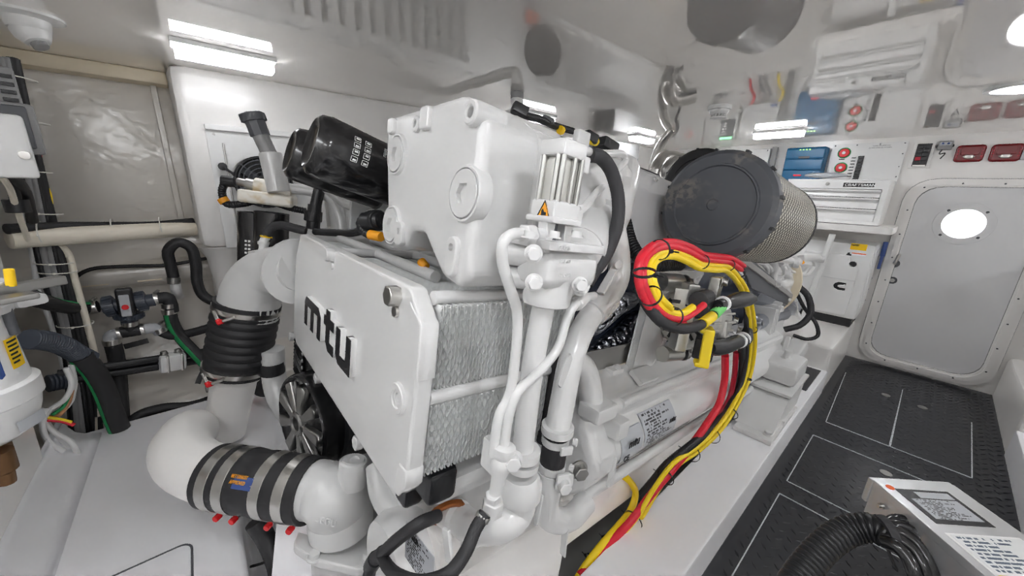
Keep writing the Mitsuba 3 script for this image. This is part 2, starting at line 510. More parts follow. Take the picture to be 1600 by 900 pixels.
DL, DR, DB, DT = 0.245, -0.535, 0.028, 1.605
struct('door_1', put(holed(rrect(-DL + 0.075, -DR - 0.075, DB + 0.07, DT - 0.06, 0.13), [circle(0.112, 40, (-hy, hz))], 0, 0.020), MX), 'cover_grey', smooth=30)
part('door_1', 'frame', put(holed(rrect(-DL, -DR, DB, DT, 0.16), [rrect(-DL + 0.072, -DR - 0.072, DB + 0.067, DT - 0.057, 0.125)], 0, 0.038), MX), 'gelcoat')
part('door_1', 'sealant', put(holed(rrect(-DL - 0.005, -DR + 0.005, DB - 0.005, DT + 0.005, 0.165), [rrect(-DL + 0.002, -DR - 0.002, DB + 0.002, DT - 0.002, 0.158)], 0, 0.006), MX), 'mid_grey', label='grey sealant bead round the door frame')
part('door_1', 'inner_rim', put(holed(rrect(-DL + 0.03, -DR - 0.03, DB + 0.028, DT - 0.024, 0.145), [rrect(-DL + 0.060, -DR - 0.060, DB + 0.055, DT - 0.046, 0.13)], 0.038, 0.050), MX), 'gelcoat')
part('door_1', 'seal', put(holed(rrect(-DL + 0.068, -DR - 0.068, DB + 0.063, DT - 0.053, 0.135), [rrect(-DL + 0.075, -DR - 0.075, DB + 0.070, DT - 0.060, 0.132)], 0.0, 0.0215), MX), 'mid_grey', label='grey rubber door seal')
part('door_1', 'porthole_ring', put(ring((-hy, hz, 0.0195), (0, 0, 1), 0.110, 0.158, 0.006), MX), 'cover_grey', label='round flange of the porthole')
for k in range(4):
    a = 0.78 + k * math.pi / 2
    part('door_1', 'screw', put(disc((-hy + 0.134 * math.cos(a), hz + 0.134 * math.sin(a), 0.023), (0, 0, 1), 0.009, 0.004, seg=12), MX), 'dark_grey')
rim = rrect(-DL + 0.045, -DR - 0.045, DB + 0.04, DT - 0.034, 0.14)
rp = even(np.c_[np.vstack([rim, rim[:1]]), np.zeros(len(rim) + 1)], 0.19)
for q in rp[:-1]:
    part('door_1', 'screw', put(disc((q[0], q[1], 0.049), (0, 0, 1), 0.0058, 0.005, seg=10), MX), 'dark_grey')
hd = (4.46, 0.176, 0.912)
part('door_1', 'latch_plate', disc((4.472, hd[1], hd[2]), (-1, 0, 0), 0.032, 0.012), 'dark_grey', label='dark round latch plate')
part('door_1', 'latch', [pipe([(4.46, hd[1], hd[2]), (4.43, hd[1], hd[2] + 0.01), (4.425, hd[1] - 0.008, hd[2] + 0.05), (4.425, hd[1] - 0.012, hd[2] + 0.085)], 0.011)], 'steel', label='chrome lever latch')
hd = (4.46, 0.159, 0.769)
part('door_1', 'lock', disc((4.472, hd[1], hd[2]), (-1, 0, 0), 0.030, 0.010), 'dark_grey', label='dark round lock')
part('door_1', 'lock_barrel', disc((4.462, hd[1], hd[2]), (-1, 0, 0), 0.016, 0.006), 'steel_dull')
struct('window_1', put(disc((-hy, hz, -0.02), (0, 0, 1), 0.114, 0.008), MX), 'glass')
solo('passage_lamp', box((4.60, 4.63), (hy - 0.35, hy + 0.35), (hz - 0.35, hz + 0.35), 0.01), 'plastic_white', 'bright white lamp shining through the round porthole of the door', 'lamp', emitter=glow(2.6))

# engine beds, pit sides, platforms aft
solo('engine_bed', box((X0, 3.45), (0.30, 0.535), (-0.28, 0.178), 0.012), 'deck_white', 'long low white engine bed beam between the black floor and the white engine', 'engine bed')
solo('equipment_platform', box((3.455, 4.485), (0.305, 1.95), (-0.28, 0.362), 0.03), 'gelcoat', 'raised white moulded platform beneath the generator beside the door', 'platform')
solo('rubber_mat', box((2.95, 3.40), (0.335, 0.50), (0.178, 0.184), 0.002), 'floor_mat', 'small black rubber mat on the white beam beside the engine foot', 'mat')
solo('engine_bed', box((X0, 3.45), (-0.80, -0.555), (-0.28, 0.17), 0.012), 'deck_white', 'white engine bed beam at the right edge of the black floor', 'engine bed')
solo('rubber_mat', box((2.2, 3.43), (-0.78, -0.60), (0.17, 0.176), 0.002), 'floor_mat', 'black rubber mat on the white beam at the right edge of the photo', 'mat')
solo('equipment_platform', box((3.455, 4.485), (-1.9, -0.56), (-0.28, 0.33), 0.03), 'gelcoat', 'raised white platform to the right of the watertight door', 'platform')
t = thing('cabinet', 'white cabinet on the right platform, cut by the right edge of the photo', 'cabinet')
part(t, 'body', box((3.6, 4.3), (-1.3, -0.72), (0.36, 1.15), 0.015), 'plastic_white')
part(t, 'base', box((3.62, 4.28), (-1.28, -0.74), (0.33, 0.36), 0.003), 'black_satin')
part(t, 'door', box((3.66, 4.24), (-0.722, -0.708), (0.42, 1.10), 0.006), 'plastic_white')
solo('starboard_deck', box((X0 + 0.01, 3.3), (YS + 0.01, -0.805), (-0.28, -0.02), 0.01), 'deck_white', 'white deck beyond the right engine bed', 'deck')

# white service deck on the near left, with a flush hatch
deck = rounded([(-0.62, 1.5), (-0.62, 2.242), (0.9, 2.242), (0.9, 1.62), (0.20, 1.62), (-0.04, 1.45), (-0.04, 0.535), (-0.62, 0.535)], 0.03)
t = thing('service_deck', 'broad white moulded deck in the left foreground below the pipes', 'deck')
part(t, 'top', put(slab(deck, -0.60, 0, 0.012), frame((0, 0, 0.35), (0, 0, 1), (1, 0, 0))), 'deck_white')
part(t, 'cove', put(slab([(0, 0), (0.10, 0), (0.055, 0.012), (0.025, 0.035), (0.008, 0.07), (0, 0.13)], 0, 1.6, 0.001), frame((-0.553, 2.2, 0.349), (0, -1, 0), (1, 0, 0))), 'deck_white', smooth=60)
a, b, c = (-0.356, 1.322, 0.35), (-0.163, 1.302, 0.35), (-0.153, 1.156, 0.35)
hx, hyy = b[0], b[1]
lid = rrect(hx - 0.36, hx, hyy - 0.42, hyy, 0.03)
lp = np.c_[np.vstack([lid, lid[:1]]), np.full(len(lid) + 1, 0.3505)]
part(t, 'hatch_joint', sweep(lp, 0.003, 6), 'dark_grey', label='dark joint line around the hatch lid')
part(t, 'hatch_lid', put(slab(rrect(hx - 0.357, hx - 0.003, hyy - 0.417, hyy - 0.003, 0.028), 0.35, 0.3515, 0.001), NONE), 'deck_white')

# floor hatches: pale inlay strips round each lifting panel, oval lifting rings
def strips(key, label, pts, rings=()):
    h = thing(key, label, 'floor hatch')
    for a, b in zip(pts[:-1], pts[1:]):
        part(h, 'edge_strip', beam((a[0], a[1], 0.001), (b[0], b[1], 0.001), 0.0046, 0.0066, 0.001), 'label_silver')
    part(h, 'panel', box((min(p[0] for p in pts) + 0.006, max(p[0] for p in pts) - 0.006), (min(p[1] for p in pts) + 0.006, max(p[1] for p in pts) - 0.006), (-0.01, 0.0015), 0.0005), 'floor_mat')
    for r in rings:
        part(h, 'lifting_ring', disc((r[0], r[1], 0.0015), (0, 0, 1), 0.026, 0.004, seg=20), 'steel_dull', label='small oval metal lifting ring')
    return h
L, Rr = 0.222, -0.43
strips('floor_hatch', 'black floor hatch nearest the metal box, with one long pale edge strip', [(0.9, L), (2.02, L), (2.02, Rr), (0.9, Rr)])
strips('floor_hatch', 'black floor hatch in the middle of the walkway', [(2.74, L), (2.15, L), (2.15, Rr), (2.74, Rr), (2.74, L)], [(2.649, -0.112, 0)])
strips('floor_hatch', 'black floor hatch before the door, left of the long seam, with its own ring', [(4.02, 0.24), (2.98, 0.20), (2.98, -0.10), (4.02, -0.10)], [(3.787, -0.023, 0)])
strips('floor_hatch', 'black floor hatch before the door, right of the long seam', [(4.02, -0.10), (2.98, -0.105), (2.98, -0.42), (3.78, -0.44)], [(3.773, -0.213, 0)])

# air intake trunk along the port side: box under the ceiling, louvres, fan
struct('wall_port_upper', carve([box((0.0, X1), (2.37, 2.72), (1.095, CEIL + 0.01), 0.05)], [box((0.53, 1.59), (2.2, 2.66), (1.15, 1.59), 0.001), box((2.19, 3.74), (2.2, 2.66), (1.15, 1.59), 0.001)]), 'gelcoat', label='white moulded air trunk along the port side under the ceiling')
struct('wall_port_lower', [box((0.02, X1), (2.56, 2.72), (-0.2, 1.15), 0.04)], 'gelcoat')
solo('trunk_pillar', lathe([(0, 0), (0.062, 0), (0.06, 0.5), (0.072, 0.62), (0.10, 0.68), (0, 0.68)], frame((0.085, 2.47, 0.42), (0, 0, 1))), 'gelcoat', 'round white pillar under the corner of the white air trunk', 'pillar')

PZ = 2.366
t = thing('louvre_panel', 'white louvred vent panel on the port air trunk, mirrored in the ceiling', 'vent panel')
part(t, 'frame', put(holed([(0.10, 1.10), (4.0, 1.10), (4.0, 1.665), (0.10, 1.665)], [[(0.52, 1.14), (1.60, 1.14), (1.60, 1.60), (0.52, 1.60)], [(2.18, 1.14), (3.75, 1.14), (3.75, 1.60), (2.18, 1.60)], circle(0.125, 32, (0.29, 1.43))], 0, 0.004), frame((0, PZ, 0), (0, -1, 0), (1, 0, 0))), 'plastic_white')
for x in list(np.linspace(0.56, 1.58, 13)) + list(np.linspace(2.21, 3.73, 14)):
    part(t, 'vane', put(trimesh.creation.box((0.07, 0.004, 0.46)), frame((x, PZ + 0.016, 1.37), (0, 0, 1), (0.75, -0.66, 0))), 'plastic_white')
part(t, 'rail', box((0.10, 4.0), (PZ - 0.022, PZ), (1.665, 1.69), 0.003), 'plastic_white')
for x in (0.13, 0.5, 0.9, 1.3, 1.7, 2.1, 2.6, 3.1, 3.6, 3.95):
    part(t, 'screw', disc((x, PZ - 0.004, 1.648), (0, -1, 0), 0.006, 0.003, seg=8), 'steel_dull')
part(t, 'screw', disc((0.125, PZ - 0.004, 1.40), (0, -1, 0), 0.006, 0.003, seg=8), 'steel_dull')
part(t, 'fixing_strip', box((0.155, 0.163), (PZ - 0.02, PZ), (1.10, 1.61), 0.002), 'steel_dull')

def fan(label, x, z, r, hub):
    f = thing('axial_fan', label, 'fan')
    y = PZ - 0.004
    part(f, 'housing', put(ring((0, 0, 0), (0, 0, 1), r * 0.9, r, 0.06), frame((x, y, z), (0, -1, 0))), 'black_satin')
    part(f, 'back', disc((x, y, z), (0, -1, 0), r * 0.9, 0.008), 'black_satin')
    for k in range(5):
        a = k * 2 * math.pi / 5
        part(f, 'blade', put(trimesh.creation.box((r * 0.6, r * 0.36, 0.003)), frame((x + 0.5 * r * math.cos(a), y - 0.025, z + 0.5 * r * math.sin(a)), (0.5 * math.sin(a), -0.85, -0.5 * math.cos(a)), (math.cos(a), 0, math.sin(a)))), 'dark_grey')
    part(f, 'hub', disc((x, y - 0.01, z), (0, -1, 0), r * hub, 0.06), 'mid_grey' if hub < 0.25 else 'black_satin')
    for q in (0.40, 0.55, 0.70, 0.85):
        part(f, 'guard_ring', put(ring((0, 0, 0), (0, 0, 1), r * q - 0.0025, r * q + 0.0025, 0.005), frame((x, y - 0.06, z), (0, -1, 0))), 'dark_grey')
    for k in range(6):
        a = k * math.pi / 3 + 0.3
        part(f, 'guard_spoke', rod((x, y - 0.062, z), (x + r * math.cos(a), y - 0.062, z + r * math.sin(a)), 0.003, 6), 'dark_grey')
    part(f, 'mounting_ear', [beam((x - r * 0.9, y - 0.03, z + 0.03), (x - r * 1.25, y - 0.03, z + 0.07), 0.03, 0.01), disc((x - r * 1.25, y - 0.02, z + 0.07), (0, -1, 0), 0.018, 0.016)], 'black_satin')
    return f
PZ -= 0.006
fan('black axial fan with wire guard on the white panel behind the black oil filters', 0.30, 1.43, 0.128, 0.3)
mv = (2.271, 2.35, 1.389)
solo('hose_reel', put(lathe([(0.03, 0), (0.17, 0), (0.17, 0.012), (0.155, 0.02), (0.155, 0.05), (0.17, 0.058), (0.17, 0.07), (0.045, 0.075), (0.045, 0.08), (0, 0.08)]), frame((mv[0], PZ, mv[2]), (0, -1, 0))), 'black_satin', 'dark round reel on the port trunk, seen mirrored in the ceiling', 'reel')
solo('indicator_box', box((mv[0] - 0.17, mv[0] - 0.06), (PZ - 0.04, PZ), (mv[2] - 0.24, mv[2] - 0.17), 0.006), 'orange_red', 'small orange box beside the dark reel, seen mirrored in the ceiling', 'box')

# ceiling lamps
PORT = 0.36
def batten(label, c, d, length, width=0.10, power=1.0):
    """A surface-mounted lamp: base tray and a ribbed diffuser that gives the light; c on the ceiling, d along it."""
    m = frame((c[0], c[1], CEIL), (0, 0, -1), d)
    k = thing('ceiling_lamp', label, 'ceiling lamp')
    part(k, 'tray', box((-length / 2, length / 2), (-width / 2, width / 2), (0, 0.018), 0.004, m), 'plastic_white')
    hw, hl = width / 2 - 0.008, length / 2 - 0.01
    pr = [(-hw, 0.018), (hw, 0.018), (hw, 0.040), (hw * 0.72, 0.056), (-hw * 0.72, 0.056), (-hw, 0.040)]
    body = slab([(a, b) for a, b in pr], -hl, hl, 0.004)
    part(k, 'diffuser', put(body, m @ frame((0, 0, 0), (1, 0, 0), (0, 1, 0))), 'plastic_white', smooth=30, emitter=glow(LAMP * power))
    return k
batten('rectangular ceiling lamp at the upper left beside the white air trunk', (0.191, 1.978, 1.9), (1, 0, 0), 0.33, power=PORT)
batten('ceiling lamp hidden behind the big white tank', (1.85, 1.94), (1, 0, 0), 0.33, power=PORT)
batten('small bright ceiling lamp above the grey box at the far left', (3.244, 1.964, 1.9), (1, 0, 0), 0.33, power=0.9)
batten('bright ceiling lamp in front of the blue case', (3.551, 0.976, 1.9), (0, 1, 0), 0.34)
for x, n_ in ((0.2, 'nearest the bow'), (1.72, 'amidships'), (3.25, 'farthest aft')):
    batten('ceiling lamp over the starboard side, ' + n_, (x, -1.95), (1, 0, 0), 0.36, power=1.3)
batten('long ceiling lamp before the forward bulkhead, port of the walkway', (-0.40, 0.62), (0, 1, 0), 1.0, 0.14, 0.25)
batten('long ceiling lamp before the forward bulkhead, starboard of the walkway', (-0.40, -0.80), (0, 1, 0), 1.0, 0.14, 0.3)
k = thing('dome_lamp', 'round flush ceiling lamp over the walkway at the upper right', 'ceiling lamp')
dl = (2.78, -0.10)
part(k, 'rim', ring((dl[0], dl[1], CEIL), (0, 0, -1), 0.085, 0.11, 0.016), 'plastic_white')
part(k, 'lens', lathe([(0, 0), (0.086, 0), (0.08, 0.016), (0.05, 0.024), (0, 0.027)], frame((dl[0], dl[1], CEIL), (0, 0, -1))), 'plastic_white', emitter=glow(LAMP * 1.6))
k = thing('dome_lamp', 'round flush ceiling lamp over the head of the walkway', 'ceiling lamp')
dl = (0.35, -0.15)
part(k, 'rim', ring((dl[0], dl[1], CEIL), (0, 0, -1), 0.085, 0.11, 0.016), 'plastic_white')
part(k, 'lens', lathe([(0, 0), (0.086, 0), (0.08, 0.016), (0.05, 0.024), (0, 0.027)], frame((dl[0], dl[1], CEIL), (0, 0, -1))), 'plastic_white', emitter=glow(LAMP * 1.6))

# smoke detector, camera, pipe elbow
sd = (2.393, 0.976, 1.915)
t = thing('smoke_detector', 'white smoke detector on the ceiling above the black air filter', 'smoke detector')
part(t, 'base', disc((sd[0], sd[1], CEIL), (0, 0, -1), 0.062, 0.022), 'plastic_white')
part(t, 'body', lathe([(0, 0), (0.052, 0), (0.05, 0.014), (0.04, 0.024), (0, 0.024)], frame((sd[0], sd[1], CEIL - 0.022), (0, 0, -1))), 'plastic_white')
for k in range(14):
    a = k * 2 * math.pi / 14
    part(t, 'rib', box((-0.003, 0.003), (-0.003, 0.003), (0, 0.02), 0.001, frame((sd[0] + 0.036 * math.cos(a), sd[1] + 0.036 * math.sin(a), CEIL - 0.045), (0, 0, -1))), 'plastic_white')
part(t, 'sensor_cap', disc((sd[0], sd[1], CEIL - 0.06), (0, 0, -1), 0.042, 0.006), 'plastic_white')
sd = (-0.312, 2.043, 1.92)
t = thing('security_camera', 'white dome camera hanging from the ceiling at the upper left corner', 'camera')
part(t, 'flange', lathe([(0, 0), (0.085, 0), (0.085, 0.008), (0.06, 0.014), (0, 0.014)], frame((sd[0], sd[1], CEIL), (0, 0, -1))), 'plastic_white')
part(t, 'collar', lathe([(0, 0), (0.052, 0), (0.050, 0.02), (0.046, 0.03), (0, 0.03)], frame((sd[0], sd[1], CEIL - 0.014), (0, 0, -1))), 'plastic_white')
part(t, 'dome', lathe([(0, 0), (0.045, 0), (0.043, 0.02), (0.03, 0.042), (0, 0.05)], frame((sd[0], sd[1], CEIL - 0.04), (0.35, -0.25, -1))), 'plastic_white')
part(t, 'eye', disc((sd[0] + 0.014, sd[1] - 0.012, CEIL - 0.082), (0.45, -0.3, -1), 0.020, 0.012), 'mid_grey')
pe = (1.398, 1.613, 1.93)
t = thing('pipe_elbow', 'white plastic pipe elbow hanging from the ceiling behind the white tank', 'pipe')
part(t, 'elbow', pipe([(pe[0], pe[1], CEIL), (pe[0], pe[1], 1.83), (pe[0], pe[1] + 0.12, 1.82), (pe[0], 2.37, 1.82)], 0.028, bend=0.05), 'plastic_white')
part(t, 'collar', ring((pe[0], pe[1], 1.875), (0, 0, 1), 0.027, 0.034, 0.02), 'plastic_white')
part(t, 'union', [ring((pe[0], pe[1], 1.90), (0, 0, 1), 0.027, 0.035, 0.03)], 'mid_grey', label='grey union nut')

# ---------------------------------------------------------------- the engine, in its own frame
TH = math.radians(8.0)
ENG = np.array([[math.cos(TH), 0, math.sin(TH), 0.30], [0, 1, 0, 1.03], [-math.sin(TH), 0, math.cos(TH), 1.245], [0, 0, 0, 1]])
eng = thing('engine', 'large white marine diesel engine with a black lettered front plate', 'engine', place=ENG)

def front(e):
    """Upright plane across the engine at e: local x to starboard, y up, z towards the viewer."""
    return frame((e, 0, 0), (-1, 0, 0), (0, -1, 0))

def side(y):
    """Upright plane along the engine at y: local x aft, y up, z to starboard."""
    return frame((0, y, 0), (0, -1, 0), (1, 0, 0))

# core: crankcase, cylinder banks, oil pan
part(eng, 'crankcase', [box((0.30, 2.55), (-0.30, 0.34), (-0.66, -0.06), 0.03)], 'navy_block', label='dark blue-grey crankcase')
part(eng, 'cylinder_bank', [put(slab([(-0.06, -0.12), (0.10, -0.20), (0.36, 0.10), (0.20, 0.20)], 0.42, 2.4, 0.02), frame((0, 0, 0), (1, 0, 0), (0, -1, 0)))], 'navy_block')
part(eng, 'cylinder_bank', [put(slab([(0.06, -0.12), (-0.10, -0.20), (-0.36, 0.10), (-0.20, 0.20)], 0.42, 2.4, 0.02), frame((0, 0, 0), (1, 0, 0), (0, -1, 0)))], 'navy_block')
part(eng, 'oil_pan', [put(slab([(-0.30, -0.62), (0.36, -0.62), (0.30, -0.96), (-0.24, -0.96)], 0.25, 2.6, 0.03), frame((0, 0, 0), (1, 0, 0), (0, 1, 0)))], 'cast_white')

# cooler plate with its lettering
plate = [(-0.46, -0.355), (-0.475, -0.165), (-0.455, -0.06), (-0.40, 0.02), (0.447, 0.024), (0.502, -0.03), (0.498, -0.335), (0.475, -0.378), (0.43, -0.394), (-0.42, -0.388)]
pl = part(eng, 'cooler_plate', put(both(plate, 0, 0.035, 0.006, 0.016), front(0.0)), 'engine_white')
part(pl, 'rim', put(both([(0.455, 0.0), (0.503, -0.03), (0.506, -0.13), (0.485, -0.13), (0.48, -0.04), (0.45, -0.01)], 0.0, 0.037, 0.003), front(0.0)), 'engine_white')
part(pl, 'rim', put(both([(0.47, -0.31), (0.50, -0.31), (0.50, -0.345), (0.478, -0.376), (0.45, -0.380), (0.462, -0.34)], 0.0, 0.038, 0.003), front(0.0)), 'engine_white')
LET = front(-0.035)
s = 0.032
lt = {
 'm': [(-.234, -.249), (-.234, -.175), (-.218, -.157), (-.075, -.157), (-.050, -.178), (-.050, -.249), (-.082, -.249), (-.082, -.184), (-.126, -.184), (-.126, -.249), (-.158, -.249), (-.158, -.184), (-.202, -.184), (-.202, -.249)],
 't': [(-.014, -.157), (.006, -.157), (.006, -.137), (.040, -.137), (.040, -.157), (.076, -.157), (.076, -.184), (.040, -.184), (.040, -.222), (.078, -.222), (.078, -.249), (.030, -.249), (.006, -.228), (.006, -.184), (-.014, -.184)],
 'u': [(.098, -.157), (.130, -.157), (.130, -.222), (.176, -.222), (.176, -.157), (.208, -.157), (.208, -.249), (.120, -.249), (.098, -.230)]}
for c in lt.values():
    part(pl, 'letter', put(slab(c, 0, 0.014, 0.002), LET), 'plastic_white')
    k = part(pl, 'letter', put(slab(c, 0.014, 0.0155, 0.0008), LET), 'black_satin', label='black raised letter')
for (px, py), m_ in (((-0.035, 0.009, 0.009)[1:], 'engine_white'), ((-0.035, -0.403, -0.003)[1:], 'steel')):
    part(pl, 'bolt', [put(hexagon((-px, py, 0.0), (0, 0, 1), 0.020, 0.022), LET), put(disc((-px, py - 0.03, 0), (0, 0, 1), 0.011, 0.006), LET)], m_, label='hexagon head plug')
px, py = (-0.035, -0.444, -0.19)[1:]
part(pl, 'plug', [put(ring((-px, py, 0), (0, 0, 1), 0.017, 0.030, 0.008), LET), put(ring((-px, py, 0), (0, 0, 1), 0.010, 0.017, 0.004), LET)], 'engine_white')
for p in ((-0.01, 0.62, -0.431), (-0.01, 0.203, -0.437), (-0.01, -0.189, -0.442)):
    part(pl, 'bolt', [rod((0.03, p[1], p[2]), (-0.005, p[1], p[2]), 0.012), hexagon((-0.003, p[1], p[2]), (-1, 0, 0), 0.019, 0.018)], 'engine_white')
for p in ((-0.02, 0.513, -0.039), (-0.02, 0.547, -0.206)):
    part(pl, 'bolt', bolt((-0.02, p[1] + 0.02, p[2]), (0, 1, 0), 0.014), 'engine_white')

# cooler: a stack of wavy plates behind it, in two tiers
def fins(u0, u1, y0, y1, e0, e1, n):
    """Thin corrugated plates stacked along e: each a strip round the stack's edge, waved the other way from its neighbour."""
    out = []
    q = [(y0, u0)] + [(y0, u) for u in np.linspace(u0, u1, 30)] + [(y, u1) for y in np.linspace(y0, y1, 100)]
    q = arr(q)
    s_ = np.r_[0, np.cumsum(np.linalg.norm(np.diff(q, axis=0), axis=1))]
    pitch = (e1 - e0) / n
    for k in range(n):
        e = e0 + (k + 0.5) * pitch + 0.27 * pitch * (1 if k % 2 else -1) * np.sin(s_ * 2 * math.pi / 0.024)
        w = 0.21 * pitch
        inner = q + arr([0.085, 0])
        inner[q[:, 1] >= u1 - 1e-6] -= arr([0.085, 0.085])
        v = np.stack([np.c_[e - w, q], np.c_[e + w, q], np.c_[e + w, inner], np.c_[e - w, inner]], 1).reshape(-1, 3)
        m = len(q)
        i, j = np.meshgrid(np.arange(m - 1), np.arange(3), indexing='ij')
        f = np.stack([i * 4 + (j + 3) % 4, i * 4 + (j + 3) % 4 + 0, i * 4, i * 4], -1)
        fs = []
        for a, b in ((3, 0), (0, 1), (1, 2)):
            i_ = np.arange(m - 1)
            fs.append(np.stack([i_ * 4 + a, (i_ + 1) * 4 + a, (i_ + 1) * 4 + b], 1))
            fs.append(np.stack([i_ * 4 + a, (i_ + 1) * 4 + b, i_ * 4 + b], 1))
        out.append(trimesh.Trimesh(v, np.vstack(fs), process=False))
    return cat(out)
co = part(eng, 'cooler', [box((0.0, 0.36), (-0.40, 0.40), (-0.34, -0.195), 0.002), box((0.0, 0.36), (-0.40, 0.40), (-0.165, -0.085), 0.002)], 'fin_metal')
part(co, 'fin_stack', fins(-0.162, -0.001, -0.492, 0.40, 0.004, 0.352, 46), 'fin_metal', True, stuff=True, label='silvery stack of thin corrugated cooler plates')
part(co, 'fin_stack', fins(-0.342, -0.193, -0.492, 0.40, 0.004, 0.352, 46), 'fin_metal', True, stuff=True, label='silvery lower stack of thin corrugated cooler plates')
part(co, 'tie_rod', rod((0.0, -0.487, -0.178), (0.37, -0.487, -0.178), 0.014), 'engine_white')
part(co, 'tie_rod', rod((0.0, -0.470, 0.008), (0.37, -0.470, 0.008), 0.013), 'engine_white')
part(co, 'tie_rod', rod((0.0, 0.05, 0.012), (0.37, 0.05, 0.012), 0.012), 'engine_white')
part(co, 'tie_rod', rod((0.10, -0.30, 0.012), (0.10, 0.42, 0.012), 0.014), 'engine_white')
part(co, 'tie_rod', rod((0.22, -0.30, 0.012), (0.22, 0.42, 0.012), 0.014), 'engine_white')
part(co, 'back_plate', box((0.352, 0.38), (-0.50, 0.46), (-0.39, 0.02), 0.006), 'engine_white')

# expansion tank casting on top of the cooler
tk = [(0.118, 0.362), (0.44, 0.366), (0.517, 0.318), (0.515, 0.055), (0.49, 0.028), (0.43, 0.040), (0.375, 0.085), (0.345, 0.112), (0.29, 0.112), (0.255, 0.066), (0.20, 0.058), (0.165, 0.075), (0.115, 0.30)]
FT = front(0.035)
PLUGS = [(min(p[1], -0.155), p[2], r) for p, r in (((0.03, -0.487, 0.196), 0.043), ((0.03, -0.194, 0.273), 0.040), ((0.03, -0.196, 0.114), 0.040))]
tp = part(eng, 'expansion_tank', put(both(tk, -0.25, 0.0, 0.016, 0.026), FT), 'cast_white', smooth=50)
part(tp, 'back_shell', put(both([(0.10, 0.355), (0.435, 0.360), (0.527, 0.308), (0.53, 0.06), (0.30, 0.045), (0.12, 0.06)], -0.42, -0.13, 0.03, 0.03), front(0.035)), 'cast_white', smooth=60)
part(tp, 'seam_rib', put(both([(0.105, 0.362), (0.44, 0.367), (0.530, 0.311), (0.532, 0.055), (0.30, 0.042), (0.115, 0.055)], -0.135, -0.125, 0.004, 0.03), front(0.035)), 'cast_white', smooth=60)
for y_, u_, r in PLUGS:
    part(tp, 'plug_seat', put(lathe([(r * 1.02, -0.02), (r * 1.15, -0.02), (r * 1.15, 0.004), (r * 1.11, 0.0075), (r * 1.02, 0.0075), (r * 1.02, -0.02)]), FT @ frame((-y_, u_, 0), (0, 0, 1))), 'engine_white')
    pg = lathe([(0, -0.011), (r * 0.98, -0.011), (r * 0.98, 0.006), (r * 0.95, 0.009), (0, 0.009)])
    part(tp, 'plug', put(carve([pg], [put(hexagon((0, 0, 0), (0, 0, 1), r * 0.46, 0.03), frame((0, 0, 0.0008), (0, 0, 1)))]), FT @ frame((-y_, u_, 0), (0, 0, 1))), 'engine_white')
for (p, r, h) in (((0.02, -0.491, 0.326), 0.021, 0.05), ((0.02, -0.281, 0.33), 0.017, 0.03)):
    part(tp, 'boss', [put(ring((-p[1], p[2], -0.05), (0, 0, 1), r * 0.45, r, 0.05 + h * 0.3), FT)], 'engine_white')
for (p, w, h) in (((0.03, -0.158, 0.337), 0.030, 0.034), ((0.03, -0.321, 0.337), 0.034, 0.044)):
    part(tp, 'lug', put(both(rrect(-p[1] - w / 2, -p[1] + w / 2, p[2] - h / 2, p[2] + h / 2, 0.007), -0.05, 0.010, 0.003), FT), 'engine_white')
p = (0.03, -0.469, 0.097)
part(tp, 'lug', put(carve([slab(rrect(-p[1] - 0.018, -p[1] + 0.018, p[2] - 0.05, p[2] + 0.024, 0.016), -0.005, 0.009, 0.004)], [put(lathe([(0, 0), (0.0075, 0), (0.0075, 0.03), (0, 0.03)]), frame((-p[1], p[2] + 0.004, -0.002), (0, 0, 1)))]), FT), 'engine_white')
p = (0.025, -0.245, 0.101)
part(tp, 'lug', put(carve([slab(rrect(-p[1] - 0.022, -p[1] + 0.016, p[2] - 0.028, p[2] + 0.026, 0.014), -0.005, 0.009, 0.003)], [put(lathe([(0, 0), (0.007, 0), (0.007, 0.03), (0, 0.03)]), frame((-p[1] - 0.002, p[2] + 0.004, -0.002), (0, 0, 1)))]), FT), 'engine_white')
part(tp, 'top_rib', sweep(fillet([(0.113, -0.49, 0.269), (0.112, -0.49, 0.311), (0.169, -0.49, 0.335), (0.23, -0.49, 0.333)], 0.02), 0.003, 8), 'cast_white')

# pneumatic valve: actuator on four columns, cast body, pipes
va = part(eng, 'valve_body', [
    box(tuple(sorted((0.099, 0.239))), (-0.645, -0.560), (0.058, 0.125), 0.020),
    rod((0.154, -0.6, 0.03), (0.155, -0.6, 0.088), 0.044),
    rod((0.095, -0.54, 0.108), (0.124, -0.6, 0.108), 0.022), rod((0.111, -0.54, 0.062), (0.137, -0.6, 0.068), 0.020),
    rod((0.168, -0.6, 0.095), (0.226, -0.6, 0.117), 0.042)], 'engine_white', smooth=50)
part(va, 'top_flange', box(tuple(sorted((0.082, 0.226))), (-0.655, -0.55), (0.125, 0.14), 0.003), 'engine_white')
for p in ((0.044, -0.66, 0.12), (0.054, -0.66, 0.078), (0.164, -0.66, 0.073)):
    part(va, 'bolt', bolt(p, (-0.55, -0.83, 0), 0.0095), 'engine_white')
for p in ((0.037, -0.655, 0.141), (0.087, -0.655, 0.145), (0.14, -0.655, 0.15)):
    part(va, 'bolt', bolt(p, (0, 0, 1), 0.008), 'engine_white')
for tx, p, h in (('DN 40', (0.107, -0.657, 0.108), 0.006), ('D 6325', (0.111, -0.657, 0.085), 0.006), ('GG 25', (0.098, -0.657, 0.128), 0.007)):
    part(va, 'cast_lettering', words(tx, h, p, (1, 0, 0), (0, 0, 1), 0.002), 'engine_white', False)
a0, a1 = 0.179, 0.272
e0, ya = 0.126, -0.612
ac = part(eng, 'actuator', box((e0 - 0.022, e0 + 0.026), (ya - 0.020, ya + 0.022), (a0, a1), 0.009), 'alloy', label='aluminium pneumatic actuator with tie columns')
